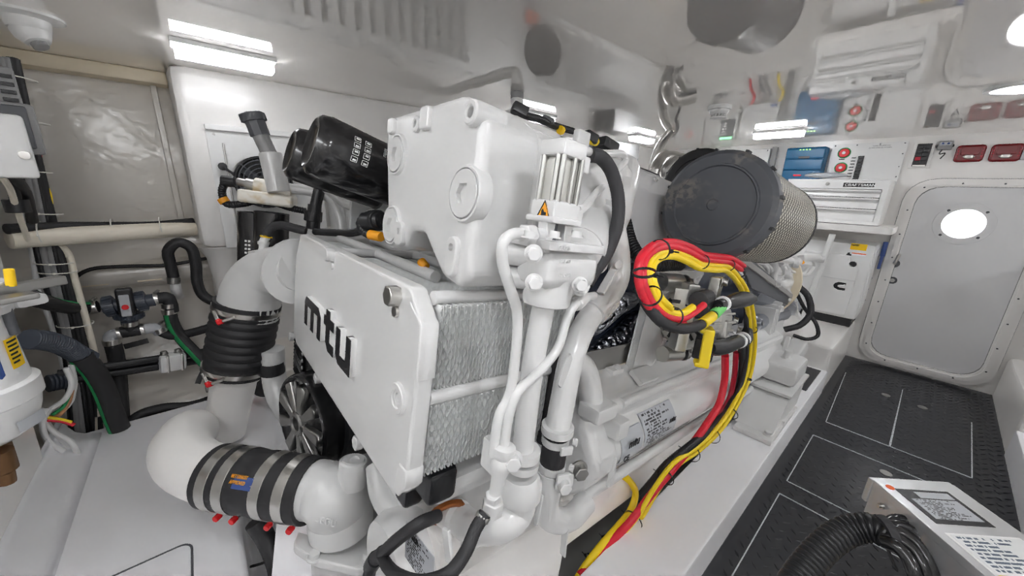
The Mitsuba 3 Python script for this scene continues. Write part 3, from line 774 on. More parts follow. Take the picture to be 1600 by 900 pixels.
part(ac, 'top_cap', box((e0 - 0.028, e0 + 0.030), (ya - 0.026, ya + 0.027), (a1 - 0.002, a1 + 0.024), 0.005), 'engine_white')
part(ac, 'base', box((e0 - 0.029, e0 + 0.034), (ya - 0.027, ya + 0.028), (a0 - 0.010, a0 + 0.024), 0.005), 'engine_white')
part(ac, 'base_lip', box((e0 - 0.033, e0 + 0.038), (ya - 0.031, ya + 0.032), (a0 - 0.012, a0 - 0.002), 0.003), 'engine_white')
for a in (-0.020, 0.006, 0.024):
    part(ac, 'column', rod((e0 + a, ya - 0.022, a0), (e0 + a, ya - 0.022, a1), 0.0045, 10), 'steel_dull')
for a in (-0.014, 0.016):
    part(ac, 'column', rod((e0 - 0.024, ya + a, a0), (e0 - 0.024, ya + a, a1), 0.0045, 10), 'steel_dull')
tri = part(ac, 'warning_label', put(slab([(-0.017, -0.014), (0.017, -0.014), (0, 0.018)], 0, 0.0016, 0.0004), front(e0 - 0.0291) @ frame((0.618, a0 + 0.006, 0), (0, 0, 1)) @ np.diag([0.8, 0.8, 0.8, 1])), 'orange', label='orange triangular warning label')
part(tri, 'border', put(sweep([(-0.017, -0.014, 0), (0.017, -0.014, 0), (0, 0.018, 0), (-0.017, -0.014, 0)], 0.0014, 6), front(e0 - 0.0305) @ frame((0.618, a0 + 0.006, 0), (0, 0, 1)) @ np.diag([0.8, 0.8, 0.8, 1])), 'black_satin')
part(tri, 'symbol', put(slab([(-0.006, -0.010), (0.007, -0.010), (0.007, -0.004), (0.001, -0.003), (-0.003, 0.003), (-0.006, 0)], 0.0016, 0.0024, 0.0003), front(e0 - 0.0291) @ frame((0.618, a0 + 0.006, 0), (0, 0, 1)) @ np.diag([0.8, 0.8, 0.8, 1])), 'black_satin')
for a in (-0.020, 0.024):
    part(ac, 'leg', put(slab([(-0.010, a0 - 0.012), (0.010, a0 - 0.012), (0.006, a0 - 0.06), (-0.006, a0 - 0.06)], -0.010, 0.010, 0.002), side(ya - 0.008) @ frame((e0 + a, 0, 0), (0, 0, 1))), 'engine_white')
part(ac, 'spindle', rod((e0, ya, a0 - 0.07), (e0, ya, a0), 0.010), 'dark_grey')
part(ac, 'air_line', [pipe([(0.178, -0.6, 0.295), (0.307, -0.55, 0.32), (0.46, -0.5, 0.351), (0.469, -0.5, 0.343), (0.41, -0.52, 0.304)], 0.008), box((e0 + 0.028, e0 + 0.052), (ya - 0.018, ya + 0.016), (a1 - 0.018, a1 + 0.010), 0.004)], 'engine_white')
part(ac, 'air_line', [pipe([(0.199, -0.6, 0.197), (0.241, -0.58, 0.204), (0.309, -0.55, 0.24), (0.415, -0.5, 0.284)], 0.008), box((e0 + 0.030, e0 + 0.056), (ya - 0.018, ya + 0.016), (a0 - 0.008, a0 + 0.018), 0.004)], 'engine_white')
part(ac, 'bracket', put(both(rrect(0.0, 0.05, a0 + 0.03, a1 + 0.045, 0.004), 0, 0.012, 0.002), side(-0.545) @ frame((e0 + 0.05, 0, 0), (0, 0, 1))), 'engine_white')

A = [(0.151, -0.6, 0.04), (0.148, -0.6, -0.006), (0.146, -0.6, -0.092), (0.149, -0.6, -0.183), (0.155, -0.6, -0.283)]
pa = part(eng, 'coolant_pipe', sweep(spline(A), 0.0207, 24), 'engine_white')
part(pa, 'collar', rod((0.154, -0.6, 0.057), (0.155, -0.6, 0.025), 0.043, 28), 'engine_white')
part(pa, 'clamp', [rod((0.156, -0.6, -0.266), (0.156, -0.6, -0.286), 0.034, 28), rod((0.157, -0.6, -0.292), (0.157, -0.6, -0.308), 0.034, 28)], 'engine_white')
part(pa, 'bolt', bolt((0.086, -0.64, -0.24), (-0.5, -0.85, 0), 0.013), 'engine_white')
part(pa, 'coupling', lathe([(0, 0), (0.040, 0), (0.044, 0.006), (0.044, 0.035), (0.033, 0.055), (0, 0.055)], frame((0.165, -0.6, -0.378), arr((0.155, -0.6, -0.283)) - arr((0.165, -0.6, -0.378)))), 'engine_white')
part(eng, 'coolant_pipe', pipe([(0.164, -0.6, -0.363), (0.166, -0.6, -0.413), (0.137, -0.6, -0.424), (0.133, -0.57, -0.456), (0.133, -0.5, -0.514), (0.128, -0.46, -0.519), (0.118, -0.43, -0.519)], 0.034, sides=20), 'engine_white')

B = [(0.464, -0.46, 0.296), (0.498, -0.46, 0.254), (0.506, -0.48, 0.182), (0.52, -0.5, 0.11), (0.521, -0.51, 0.054), (0.493, -0.515, 0.014), (0.445, -0.52, -0.01), (0.381, -0.53, -0.061), (0.326, -0.55, -0.127), (0.307, -0.56, -0.213), (0.292, -0.57, -0.299)]
pb = part(eng, 'coolant_pipe', sweep(spline(B, 9), 0.0285, 24), 'engine_white')
part(pb, 'collar', rod((0.475, -0.52, 0.002), (0.413, -0.525, -0.033), 0.034, 28), 'engine_white')
part(pb, 'collar', rod((0.292, -0.57, -0.274), (0.293, -0.57, -0.293), 0.037, 28), 'engine_white')
part(pb, 'bracket', put(both([(0.0, 0.0), (0.012, 0.05), (0.026, 0.062), (0.034, 0.05), (0.026, 0.016), (0.012, -0.012)], 0, 0.008, 0.002), side(-0.585) @ frame((0.239, -0.153, 0), (0, 0, 1))), 'engine_white')
part(pb, 'bracket', [beam((0.422, -0.53, 0.02), (0.473, -0.53, 0.094), 0.022, 0.008), disc((0.463, -0.535, 0.093), (-0.4, -0.9, 0), 0.011, 0.008)], 'engine_white')
ho = part(pb, 'rubber_sleeve', rod((0.292, -0.57, -0.299), (0.296, -0.57, -0.391), 0.0293, 28), 'rubber', label='black rubber sleeve joining the pipe')
for q0, q1 in (((0.291, -0.57, -0.301), (0.292, -0.57, -0.319)), ((0.295, -0.57, -0.369), (0.296, -0.57, -0.388))):
    part(ho, 'hose_clamp', [rod(q0, q1, 0.0315, 28), box((-0.012, 0.018), (-0.010, 0.010), (0, 0.007), 0.002, frame(arr(q0) * 0.5 + arr(q1) * 0.5 + arr((-0.012, -0.038, 0)), (-0.3, -0.95, 0), (1, -0.3, 0))), disc(arr(q1) + arr((0.038, -0.022, 0.004)), (0.4, -0.9, 0), 0.009, 0.01)], 'engine_white')
part(eng, 'coolant_pipe', pipe([(0.293, -0.57, -0.39), (0.294, -0.57, -0.441), (0.313, -0.56, -0.51), (0.373, -0.55, -0.58), (0.467, -0.54, -0.628), (0.544, -0.53, -0.624)], 0.032, sides=20), 'engine_white')
part(eng, 'bracket', [put(both([(0, 0), (0.02, 0.01), (0.045, 0.0), (0.05, -0.03), (0.03, -0.05), (0.008, -0.03)], 0, 0.01, 0.002), side(-0.60) @ frame((0.286, -0.389, 0), (0, 0, 1))), bolt((0.29, -0.612, -0.396), (-0.4, -0.9, 0), 0.014)], 'engine_white')
part(eng, 'strap', beam((0.229, -0.605, -0.399), (0.228, -0.605, -0.475), 0.012, 0.007), 'engine_white')
part(eng, 'strap', [beam((0.399, -0.57, -0.593), (0.411, -0.57, -0.695), 0.020, 0.006)], 'engine_white', label='white strap with two holes')
part(eng, 'pipe_elbow', pipe([(0.448, -0.46, -0.181), (0.498, -0.47, -0.213), (0.535, -0.48, -0.285), (0.551, -0.49, -0.365)], 0.034, sides=20), 'engine_white')

def thin(pts, r=0.0088, bend=None):
    return part(eng, 'vent_pipe', pipe(pts, r, bend, sides=12), 'engine_white')
thin([(0.063, -0.62, 0.144), (0.037, -0.62, 0.143), (0.02, -0.62, 0.13), (0.022, -0.62, 0.104), (0.045, -0.62, 0.06), (0.067, -0.62, 0.021), (0.078, -0.62, -0.061), (0.076, -0.62, -0.127), (0.06, -0.62, -0.161), (0.059, -0.62, -0.235)])
thin([(0.325, -0.58, 0.029), (0.233, -0.61, 0.029), (0.205, -0.615, 0.004), (0.183, -0.62, -0.058), (0.131, -0.625, -0.097), (0.087, -0.63, -0.116), (0.073, -0.63, -0.154), (0.073, -0.63, -0.234)])
part(eng, 'nut', [hexagon((0.075, -0.62, 0.145), arr((0.055, -0.62, 0.143)) - arr((0.075, -0.62, 0.145)), 0.017, 0.018), hexagon((0.096, -0.62, 0.146), arr((0.075, -0.62, 0.145)) - arr((0.096, -0.62, 0.146)), 0.013, 0.016)], 'engine_white')
fp = part(eng, 'hose_fitting', lathe([(0, 0), (0.010, 0), (0.013, 0.055), (0.019, 0.075), (0.019, 0.085), (0.016, 0.092), (0.020, 0.1), (0.020, 0.112), (0.012, 0.116), (0, 0.116)], frame((0.067, -0.63, -0.328), arr((0.072, -0.63, -0.234)) - arr((0.067, -0.63, -0.328)))), 'engine_white')
part(fp, 'nut', [hexagon((0.066, -0.63, -0.345), arr((0.066, -0.63, -0.324)) - arr((0.066, -0.63, -0.345)), 0.019, 0.026), hexagon((0.065, -0.63, -0.317), arr((0.063, -0.63, -0.303)) - arr((0.065, -0.63, -0.317)), 0.015, 0.012)], 'engine_white')
part(eng, 'clamp', [rod((0.261, -0.6, 0.033), (0.227, -0.61, 0.022), 0.015, 18), bolt((0.218, -0.62, 0.061), (-0.5, -0.8, 0.1), 0.013)], 'engine_white')
part(eng, 'clamp', [box((-0.012, 0.012), (-0.024, 0.024), (-0.03, 0.03), 0.006, frame((0.071, -0.61, -0.246), (0, 0, 1), (1, 0, 0)))], 'engine_white')

C = [(0.223, -0.58, 0.096), (0.335, -0.54, 0.157), (0.436, -0.5, 0.201), (0.553, -0.44, 0.269), (0.682, -0.36, 0.363)]
pc = part(eng, 'coolant_pipe', sweep(spline(C, 9), 0.047, 24), 'engine_white')
part(pc, 'sleeve', rod((0.277, -0.56, 0.122), (0.359, -0.53, 0.169), 0.053, 28), 'engine_white')
part(pc, 'sleeve', rod((0.397, -0.515, 0.189), (0.462, -0.485, 0.222), 0.055, 28), 'engine_white')
part(eng, 'pipe_bend', sweep(spline([(0.546, -0.38, 0.307), (0.567, -0.4, 0.328), (0.579, -0.42, 0.295), (0.558, -0.44, 0.227), (0.513, -0.45, 0.168)], 8), 0.044, 24), 'engine_white')

# charge-air housing: the long pale cover over the vee
cv = part(eng, 'charge_air_housing', put(both([(0.20, 0.05), (0.315, 0.09), (0.30, 0.34), (0.25, 0.415), (0.14, 0.45), (-0.22, 0.45), (-0.26, 0.40), (-0.26, 0.05)], -1.42, -0.44, 0.02, 0.02), front(0.0)), 'cover_grey', smooth=50)
for e in np.linspace(0.55, 1.35, 6):
    part(cv, 'bolt', bolt((e, -0.275, 0.392), (0, -0.8, 0.6), 0.008), 'engine_white')
part(cv, 'lid', put(both([(-0.20, 0.45), (0.12, 0.45), (0.10, 0.475), (-0.18, 0.475)], -1.38, -0.5, 0.006), front(0.0)), 'cover_grey', smooth=50)
part(eng, 'bracket', box(tuple(sorted((0.385, 0.431))), (-0.415, -0.395), (0.25, 0.402), 0.004), 'engine_white')

# heat exchanger along the starboard side
hxp = [(0.20, -0.31), (0.36, -0.30), (0.39, -0.292), (0.43, -0.308), (0.465, -0.335), (0.487, -0.345), (0.503, -0.365), (0.503, -0.392), (0.495, -0.408), (0.525, -0.44), (0.548, -0.48), (0.546, -0.52), (0.525, -0.56), (0.47, -0.585), (0.20, -0.60)]
q = spline([(0, a, b) for a, b in hxp], 4)
hx_ = part(eng, 'heat_exchanger', put(slab([(a[1], a[2]) for a in q], -2.72, -0.62, 0.004), front(0.0)), 'engine_white', smooth=50)
part(hx_, 'rail', rod((0.56, -0.505, -0.632), (3.0, -0.505, -0.632), 0.019), 'engine_white')
part(hx_, 'rail_bolt', bolt((0.565, -0.505, -0.632), (-1, 0, 0), 0.018), 'engine_white')
part(hx_, 'edge_bead', rod((0.70, -0.492, -0.362), (2.7, -0.492, -0.362), 0.018), 'engine_white')
part(hx_, 'end_cover', put(both([(0.16, -0.33), (0.40, -0.315), (0.48, -0.36), (0.520, -0.42), (0.550, -0.48), (0.548, -0.54), (0.50, -0.62), (0.36, -0.70), (0.16, -0.66)], -0.66, -0.52, 0.03, 0.03), front(0.0)), 'cast_white', smooth=55)
part(hx_, 'end_block', box((0.50, 0.60), (-0.545, -0.470), (-0.358, -0.311), 0.010), 'engine_white')
part(hx_, 'end_block', box((0.60, 0.66), (-0.560, -0.50), (-0.43, -0.37), 0.008), 'engine_white')
part(hx_, 'rib', put(both([(0, 0), (0.03, 0.0), (0.012, 0.10)], 0, 0.014, 0.004), side(-0.545) @ frame((0.61, -0.585, 0), (0, 0, 1))), 'engine_white')
part(hx_, 'bolt', bolt((0.422, -0.56, -0.444), (-0.4, -0.9, 0), 0.018), 'steel_dull')
part(hx_, 'band', put(both([(-0.01, -0.33), (0.01, -0.33), (0.01, -0.62), (-0.01, -0.62)], 0, 0.03, 0.005), side(-0.53) @ frame((2.62, 0, 0), (0, 0, 1))), 'engine_white')
for e in (0.78, 1.10, 1.5, 1.95, 2.4):
    part(hx_, 'bolt', [box((e - 0.04, e + 0.03), (-0.425, -0.39), (-0.305, -0.285), 0.004), bolt((e, -0.41, -0.29), (0, -0.6, 0.8), 0.011)], 'engine_white')
# name plates, bent round the shell
def shell_plate(name, e0, e1, u0, u1, m_, label):
    n = 8
    us = np.linspace(u0, u1, n)
    ys = -np.interp(-us, [0.39, 0.41, 0.44, 0.48, 0.52, 0.56, 0.585], [0.498, 0.500, 0.528, 0.5495, 0.5475, 0.527, 0.475])
    v, uv = [], []
    for k in range(n):
        for e, a in ((e0, 0.0), (e1, 1.0)):
            v.append((e, ys[k] - 0.003, us[k])); uv.append((a, 1 - k / (n - 1)))
    f = []
    for k in range(n - 1):
        f += [[2 * k, 2 * k + 1, 2 * k + 3], [2 * k, 2 * k + 3, 2 * k + 2]]
    m = trimesh.Trimesh(arr(v), np.array(f), process=False)
    back = m.copy(); back.vertices[:, 1] += 0.004; back.invert()
    both_ = cat([m, back])
    return part(hx_, name, both_, m_, True, label=label, uv=np.array(uv * 2))
shell_plate('name_plate', 0.66, 0.79, -0.555, -0.435, 'label_silver', 'small silver name plate')
shell_plate('name_plate', 0.80, 1.03, -0.53, -0.418, 'plate_print', 'wide silver plate with small print')
shell_plate('name_plate', 0.66, 1.22, -0.568, -0.540, 'mid_grey', 'narrow grey plate')
n1 = hx_ + '__name_plate'
part(n1, 'lettering', words('mtu', 0.026, (0.69, -0.5545, -0.482), (1, 0, 0), (0, 0, 1), 0.0015), 'black_satin', False)
part(n1, 'lettering', words('CE', 0.018, (0.675, -0.554, -0.525), (1, 0, 0), (0, 0, 1), 0.0015), 'black_satin', False)
part(n1, 'lettering', words('mtu', 0.020, (0.965, -0.553, -0.475), (1, 0, 0), (0, 0, 1), 0.0015), 'black_satin', False)
part(hx_, 'label', box((2.30, 2.40), (-0.556, -0.548), (-0.55, -0.47), 0.002), 'label_silver', label='small square label near the aft end')
part(hx_, 'label_mark', box((2.33, 2.37), (-0.558, -0.555), (-0.525, -0.49), 0.001), 'orange', label='small orange mark')

# exhaust and foil-wrapped lines between the bank and the exchanger
part(eng, 'heat_shield', put(both([(0.42, -0.06), (1.05, -0.05), (1.10, -0.19), (0.62, -0.25), (0.42, -0.22)], 0, 0.012, 0.003), side(-0.24)), 'steel_dull', label='stainless steel heat shield')
part(eng, 'drip_tray', put(both([(0.595, -0.385, -0.239)[::2], (0.653, -0.385, -0.305)[::2], (0.988, -0.385, -0.297)[::2], (0.986, -0.385, -0.217)[::2], (0.608, -0.385, -0.215)[::2]], 0, 0.005, 0.001), side(-0.383)), 'steel_dull', label='stainless sheet above the white heat exchanger')
part(eng, 'gasket_edge', beam((0.643, -0.39, -0.305), (0.987, -0.39, -0.292), 0.006, 0.012), 'beige_trim')
for k, pts in enumerate(([(0.71, -0.3, -0.283), (0.809, -0.32, -0.253), (0.927, -0.33, -0.2), (1.02, -0.33, -0.13), (1.137, -0.3, -0.089)], [(0.648, -0.3, -0.181), (0.739, -0.32, -0.149), (0.816, -0.34, -0.084), (0.981, -0.3, -0.083)])):
    part(eng, 'foil_wrap', sweep(spline(pts, 10), 0.038, 14), 'foil', label='crinkled foil-wrapped pipe')
part(eng, 'foil_wrap', sweep(even(spline([(2.203, -0.36, -0.048), (2.801, -0.36, -0.126), (3.497, -0.36, -0.232)], 8), 0.02), 0.075, 8), 'foil', False, label='big foil-wrapped exhaust pipe')
part(eng, 'foil_wrap', sweep(spline([(2.361, -0.4, -0.264), (2.672, -0.4, -0.253), (3.09, -0.4, -0.249)], 8), 0.05, 9), 'foil', False, label='crumpled foil wrap')
part(eng, 'exhaust_bracket', put(both([(1.664, 0.144), (1.804, 0.149), (3.11, -0.103), (2.983, -0.167), (1.993, -0.022)], 0, 0.015, 0.003), side(-0.42)), 'dark_grey', label='dark steel bracket')
part(eng, 'exhaust_bracket', beam((1.647, -0.44, 0.14), (2.962, -0.44, -0.098), 0.02, 0.03), 'box_grey')

# aft end: turbocharger fittings, flywheel housing, gearbox
part(eng, 'filter_bracket', put(both([(2.46, 0.441), (2.572, 0.415), (2.552, 0.201), (2.143, 0.169), (2.312, 0.258)], -0.02, 0.02, 0.004), side(-0.50)), 'engine_white')
fit = [
    ([(2.205, -0.42, 0.158), (2.575, -0.42, 0.16), (3.331, -0.42, 0.15)], 0.028),
    ([(2.645, -0.42, 0.205), (2.764, -0.42, 0.179), (2.869, -0.42, 0.138)], 0.03),
    ([(2.975, -0.42, 0.183), (3.455, -0.42, 0.206), (3.769, -0.42, 0.201)], 0.034),
    ([(1.987, -0.42, 0.125), (2.137, -0.42, 0.118), (2.286, -0.42, 0.071), (2.243, -0.42, 0.044)], 0.012),
    ([(2.097, -0.42, 0.136), (2.301, -0.42, 0.099), (2.44, -0.42, 0.061), (2.629, -0.42, 0.062)], 0.012),
    ([(2.679, -0.42, 0.111), (2.938, -0.42, 0.079), (3.324, -0.42, 0.083), (3.351, -0.42, 0.135), (3.084, -0.42, 0.163)], 0.011),
    ([(3.321, -0.42, 0.211), (3.602, -0.42, 0.141), (3.528, -0.42, 0.08), (3.131, -0.42, 0.056)], 0.011),
    ([(2.527, -0.42, 0.129), (2.901, -0.42, 0.027), (3.289, -0.42, -0.109)], 0.016),
    ([(3.249, -0.42, -0.149), (3.406, -0.42, -0.243), (3.786, -0.42, -0.35)], 0.018),
    ([(2.52, -0.42, 0.011), (2.713, -0.42, -0.018), (2.875, -0.42, -0.001)], 0.03),
    ([(2.281, -0.42, 0.149), (2.379, -0.42, 0.093), (2.413, -0.42, 0.028)], 0.03),
    ([(2.949, -0.42, -0.136), (2.985, -0.42, -0.065), (3.022, -0.42, 0.007)], 0.028),
]
for pts, r in fit:
    part(eng, 'fitting', sweep(spline(pts, 6), r, 10), 'engine_white')
for p in ((3.635, -0.44, 0.2), (2.598, -0.44, 0.066), (2.431, -0.44, 0.011), (2.764, -0.44, 0.139)):
    part(eng, 'fitting_nut', hexagon(p, (0.2, -0.9, 0.1), 0.034, 0.03), 'engine_white')
part(eng, 'label', disc((2.932, -0.46, 0.156), (-0.3, -0.95, 0), 0.016, 0.004, seg=3), 'orange', label='tiny orange warning triangle')
part(eng, 'flywheel_housing', [put(both([(-0.5, -0.70), (0.42, -0.70), (0.47, -0.42), (0.42, -0.16), (0.2, 0.02), (-0.2, 0.02), (-0.5, -0.3)], -2.95, -2.62, 0.03, 0.03), front(0.0))], 'cast_white', smooth=50)
for k in range(3):
    part(eng, 'housing_rib', box((2.60 - 0.05 * k, 2.62 - 0.05 * k), (-0.47, -0.30), (-0.33 - 0.02 * k, -0.12 - 0.02 * k), 0.006), 'cast_white')
part(eng, 'damper_ring', ring((2.96, -0.18, -0.02), (1, 0, 0), 0.25, 0.30, 0.04), 'beige_trim', label='pale brown ring')
part(eng, 'gearbox', [box((2.9, 3.25), (-0.40, 0.40), (-0.74, -0.15), 0.06)], 'cast_white')
part(eng, 'mounting_arm', [put(both([(2.42, -0.62), (3.02, -0.40), (3.12, -0.46), (2.98, -0.56), (2.72, -0.68), (2.50, -0.70)], 0, 0.10, 0.012), side(-0.50))], 'cast_white')

# front and underside of the engine
part(eng, 'support_plate', put(both([(0.16, -0.40), (0.40, -0.40), (0.44, -0.60), (0.40, -0.86), (0.30, -0.98), (0.20, -0.98), (0.15, -0.80)], -0.30, -0.14, 0.03, 0.03), front(0.0)), 'cast_white', smooth=50)
pu = part(eng, 'pump_housing', [put(lathe([(0, 0), (0.145, 0), (0.15, 0.015), (0.15, 0.07), (0.13, 0.10), (0.06, 0.11), (0, 0.11)]), front(0.10) @ frame((0.36, -0.67, 0), (0, 0, 1)) @ np.diag([0.75, 0.75, 1, 1])), box((0.06, 0.25), (-0.34, -0.20), (-0.66, -0.42), 0.03)], 'cast_white', smooth=50)
t_ = (-0.012, -0.534, -0.479)
lb = part(pu, 'label', put(card((-0.055, -0.035, 0), (1, 0, 0), (0, 1, 0), 0.11, 0.075), front(-0.012) @ frame((-t_[1], t_[2], 0), (0, 0, 1), (1, 0.12, 0))), 'plate_print', False, label='white printed label', uv=CARD_UV)
part(pu, 'lettering', put(words('Bosch', 0.012, (-0.05, 0.022, 0.0016), (1, 0, 0), (0, 1, 0)), front(-0.012) @ frame((-t_[1], t_[2], 0), (0, 0, 1), (1, 0.12, 0))), 'black_satin', False)
part(eng, 'pump_neck', pipe([(0.06, -0.157, -0.558), (0.05, -0.22, -0.594), (0.06, -0.285, -0.604), (0.1, -0.315, -0.616)], 0.032, sides=18), 'cast_white')
part(eng, 'pump_strap', beam((0, -0.591, -0.374), (0, -0.614, -0.425), 0.022, 0.008, up=(1, 0, 0)), 'engine_white')
part(eng, 'relay_cover', box((0.03, 0.10), (-0.480, -0.385), (-0.440, -0.362), 0.014), 'black_satin', label='black box cover below the cooler plate')
part(eng, 'relay_foot', box((0.02, 0.07), (-0.40, -0.345), (-0.50, -0.44), 0.012), 'black_satin')
part(eng, 'pipe_joint', [ring((0.109, -0.44, -0.507), (-0.2, -0.75, -0.3), 0.030, 0.043, 0.012)], 'copper_gasket', label='brown sealant around the pipe joint')
part(eng, 'pipe_stub', [rod((0.118, -0.42, -0.523), (0.12, -0.47, -0.509), 0.037, 24)], 'engine_white')
part(eng, 'lower_bracket', box((0.05, 0.35), (-0.47, -0.30), (-0.46, -0.40), 0.02), 'cast_white')
part(eng, 'front_foot', [box((0.08, 0.14), (-0.47, -0.33), (-1.02, -0.56), 0.008)], 'gelcoat')
part(eng, 'front_foot', box((0.14, 0.60), (-0.46, -0.36), (-1.02, -0.70), 0.02), 'gelcoat')
part(eng, 'lower_frame', box((0.55, 2.5), (-0.44, -0.36), (-0.92, -0.68), 0.02), 'gelcoat')

# belt pulley and alternator behind the cooler plate, port side
PUL = frame((-0.245, -0.605, 0), (0.22, -0.02, 0.97))
part(eng, 'pulley', put(lathe([(0.03, 0.0), (0.045, 0.03), (0.135, 0.02), (0.158, 0.035), (0.165, 0.02), (0.165, -0.16), (0.03, -0.16)]), front(-0.02) @ PUL), 'black_gloss', label='black spoked belt pulley')
for k in range(9):
    a = k * 2 * math.pi / 9
    part(eng, 'pulley_spoke', put(both([(0.04, -0.012), (0.14, -0.022), (0.14, 0.022), (0.04, 0.012)], 0.02, 0.045, 0.006), front(-0.02) @ PUL @ frame((0, 0, 0), (0, 0, 1), (math.cos(a), math.sin(a), 0))), 'steel_dull')
part(eng, 'pulley_hub', put(ring((0, 0, 0.02), (0, 0, 1), 0.024, 0.042, 0.03), front(-0.02) @ PUL), 'steel_dull')
part(eng, 'belt_guard', [put(lathe([(0, 0), (0.17, 0), (0.17, 0.25), (0, 0.25)]), front(0.30) @ frame((-0.22, -0.58, 0), (0, 0, 1)))], 'black_satin')
fa = part(eng, 'filter_housing', put(lathe([(0, 0), (0.12, 0), (0.135, 0.02), (0.135, 0.14), (0.10, 0.16), (0, 0.16)]), front(0.16) @ frame((-0.50, -0.49, 0), (0, 0, 1))), 'black_satin')
for k in range(5):
    part(fa, 'vent_slot', put(sweep(fillet([(-0.58, -0.43 - 0.028 * k, 0.16), (-0.43, -0.43 - 0.028 * k, 0.165), (-0.42, -0.445 - 0.028 * k, 0.165), (-0.58, -0.446 - 0.028 * k, 0.16)], 0.008), 0.006, 8), front(0.155)), 'black_gloss')
part(eng, 'raw_water_pipe', [sweep(spline([(-0.073, 0.66, -0.491), (-0.064, 0.66, -0.621), (-0.051, 0.62, -0.694), (-0.018, 0.55, -0.755)], 6), 0.045, 18)], 'engine_white')
part(eng, 'pipe_band', rod((-0.074, 0.66, -0.55), (-0.069, 0.66, -0.6), 0.047, 20), 'rubber', label='black rubber band on the pipe')

# charge-air inlet elbow, port side of the cooler plate
E_ = [(-0.01, 0.5, -0.122), (-0.043, 0.57, -0.135), (-0.099, 0.66, -0.174), (-0.134, 0.7, -0.239), (-0.144, 0.72, -0.319), (-0.149, 0.73, -0.381)]
rr = np.interp(np.linspace(0, 1, len(spline(E_, 8))), [0, 0.25, 0.6, 0.85, 1], [0.085, 0.09, 0.102, 0.112, 0.105])
ie = part(eng, 'inlet_elbow', sweep(spline(E_, 8), rr, 26), 'cast_white', smooth=60)
part(ie, 'flange', disc((-0.013, 0.485, -0.131), (-0.12, 1, 0), 0.125, 0.024), 'engine_white')
part(ie, 'boss', box((-0.035, 0.035), (-0.03, 0.03), (-0.05, 0.012), 0.004, frame((-0.114, 0.66, -0.09), (-0.2, 0.2, 1), (1, 0.3, 0))), 'engine_white')
part(ie, 'boss', beam((-0.065, 0.6, -0.054), (-0.046, 0.58, -0.132), 0.035, 0.05), 'engine_white')
part(ie, 'barb', [pipe([(-0.114, 0.66, -0.098), (-0.108, 0.66, -0.072), (-0.107, 0.66, -0.047), (-0.099, 0.66, -0.027)], 0.015), hexagon((-0.107, 0.66, -0.057), (0, 0, 1), 0.02, 0.012)], 'plastic_white')
part(ie, 'barb_ring', ring((-0.099, 0.66, -0.029), (0.1, 0, 1), 0.012, 0.021, 0.005), 'yellow', label='yellow ring on the hose barb')
for p in ((-0.033, 0.53, -0.049), (-0.041, 0.53, -0.19)):
    part(ie, 'bolt', bolt(p, (-0.1, 1, 0), 0.014), 'engine_white')

# fuel filter head with cartridges, port side
fh = part(eng, 'fuel_filter_head', [rod((-0.117, 0.8, 0.161), (0.003, 0.74, 0.156), 0.032, 18), box((-0.09, 0.10), (-0.07, 0.07), (-0.02, 0.03), 0.012, frame((-0.077, 0.8, 0.111), (0, 0, 1), (0.9, -0.3, 0))), box((-0.035, 0.035), (-0.04, 0.04), (-0.03, 0.07), 0.012, frame((-0.054, 0.78, 0.172), (0, 0, 1), (1, 0, 0)))], 'cream_white', smooth=50)
for p, r in (((-0.12, 0.84, 0.056), 0.055), ((-0.067, 0.76, 0.068), 0.062)):
    fc = part(fh, 'filter_cartridge', lathe([(0, 0), (r - 0.012, 0), (r, 0.012), (r, 0.22), (0, 0.22)], frame(arr(p) - arr((0, 0, 0.225)), (0, 0, 1))), 'black_gloss', label='black spin-on cartridge')
    part(fc, 'print', cat([put(trimesh.creation.box((0.008, 0.002, 0.008)), frame(arr(p) + arr((-(r + 0.0005) * math.cos(a), -(r + 0.0005) * math.sin(a), -0.12 - 0.016 * k)), (0, 0, 1), (-math.sin(a), math.cos(a), 0))) for k in range(4) for a in (1.0, 1.22)]), 'print_white', False, stuff=True)
part(fh, 'sensor', [rod((-0.171, 0.84, 0.167), (-0.133, 0.81, 0.164), 0.016), rod((-0.144, 0.82, 0.164), (-0.113, 0.8, 0.162), 0.022)], 'steel_dull')
part(fh, 'plug', [hexagon((-0.081, 0.78, 0.16), (0, 0, 1), 0.014, 0.018), disc((-0.081, 0.78, 0.178), (0, 0, 1), 0.009, 0.012)], 'bronze')
part(fh, 'pipe', pipe([(-0.016, 0.74, 0.169), (0.07, 0.7, 0.168), (0.122, 0.66, 0.151), (0.151, 0.62, 0.091), (0.159, 0.6, 0.021)], 0.021), 'engine_white')
part(fh, 'pipe', pipe([(0.08, 0.6, 0.198), (0.143, 0.56, 0.146), (0.178, 0.5, 0.116), (0.182, 0.5, 0.04)], 0.019), 'engine_white')
part(fh, 'lower_bracket', put(both([(0, 0), (0.10, 0.02), (0.17, 0.10), (0.15, 0.14), (0.02, 0.05)], 0, 0.05, 0.004), side(0.46) @ frame((0.175, 0.098 - 0.03, 0), (0, 0, 1))), 'engine_white')
df = part(eng, 'oil_filler', rod((-0.072, 0.74, 0.268), (-0.115, 0.76, 0.367), 0.028, 18), 'mid_grey', label='grey filler tube')
part(df, 'cap', [rod((-0.108, 0.76, 0.352), (-0.127, 0.765, 0.404), 0.034, 8), hexagon((-0.127, 0.765, 0.4), arr((-0.136, 0.768, 0.425)) - arr((-0.127, 0.765, 0.4)), 0.044, 0.03)], 'dark_grey', label='dark grey screw cap')
part(df, 'neck', [rod((-0.05, 0.72, 0.149), (-0.078, 0.745, 0.292), 0.040, 20)], 'engine_white')
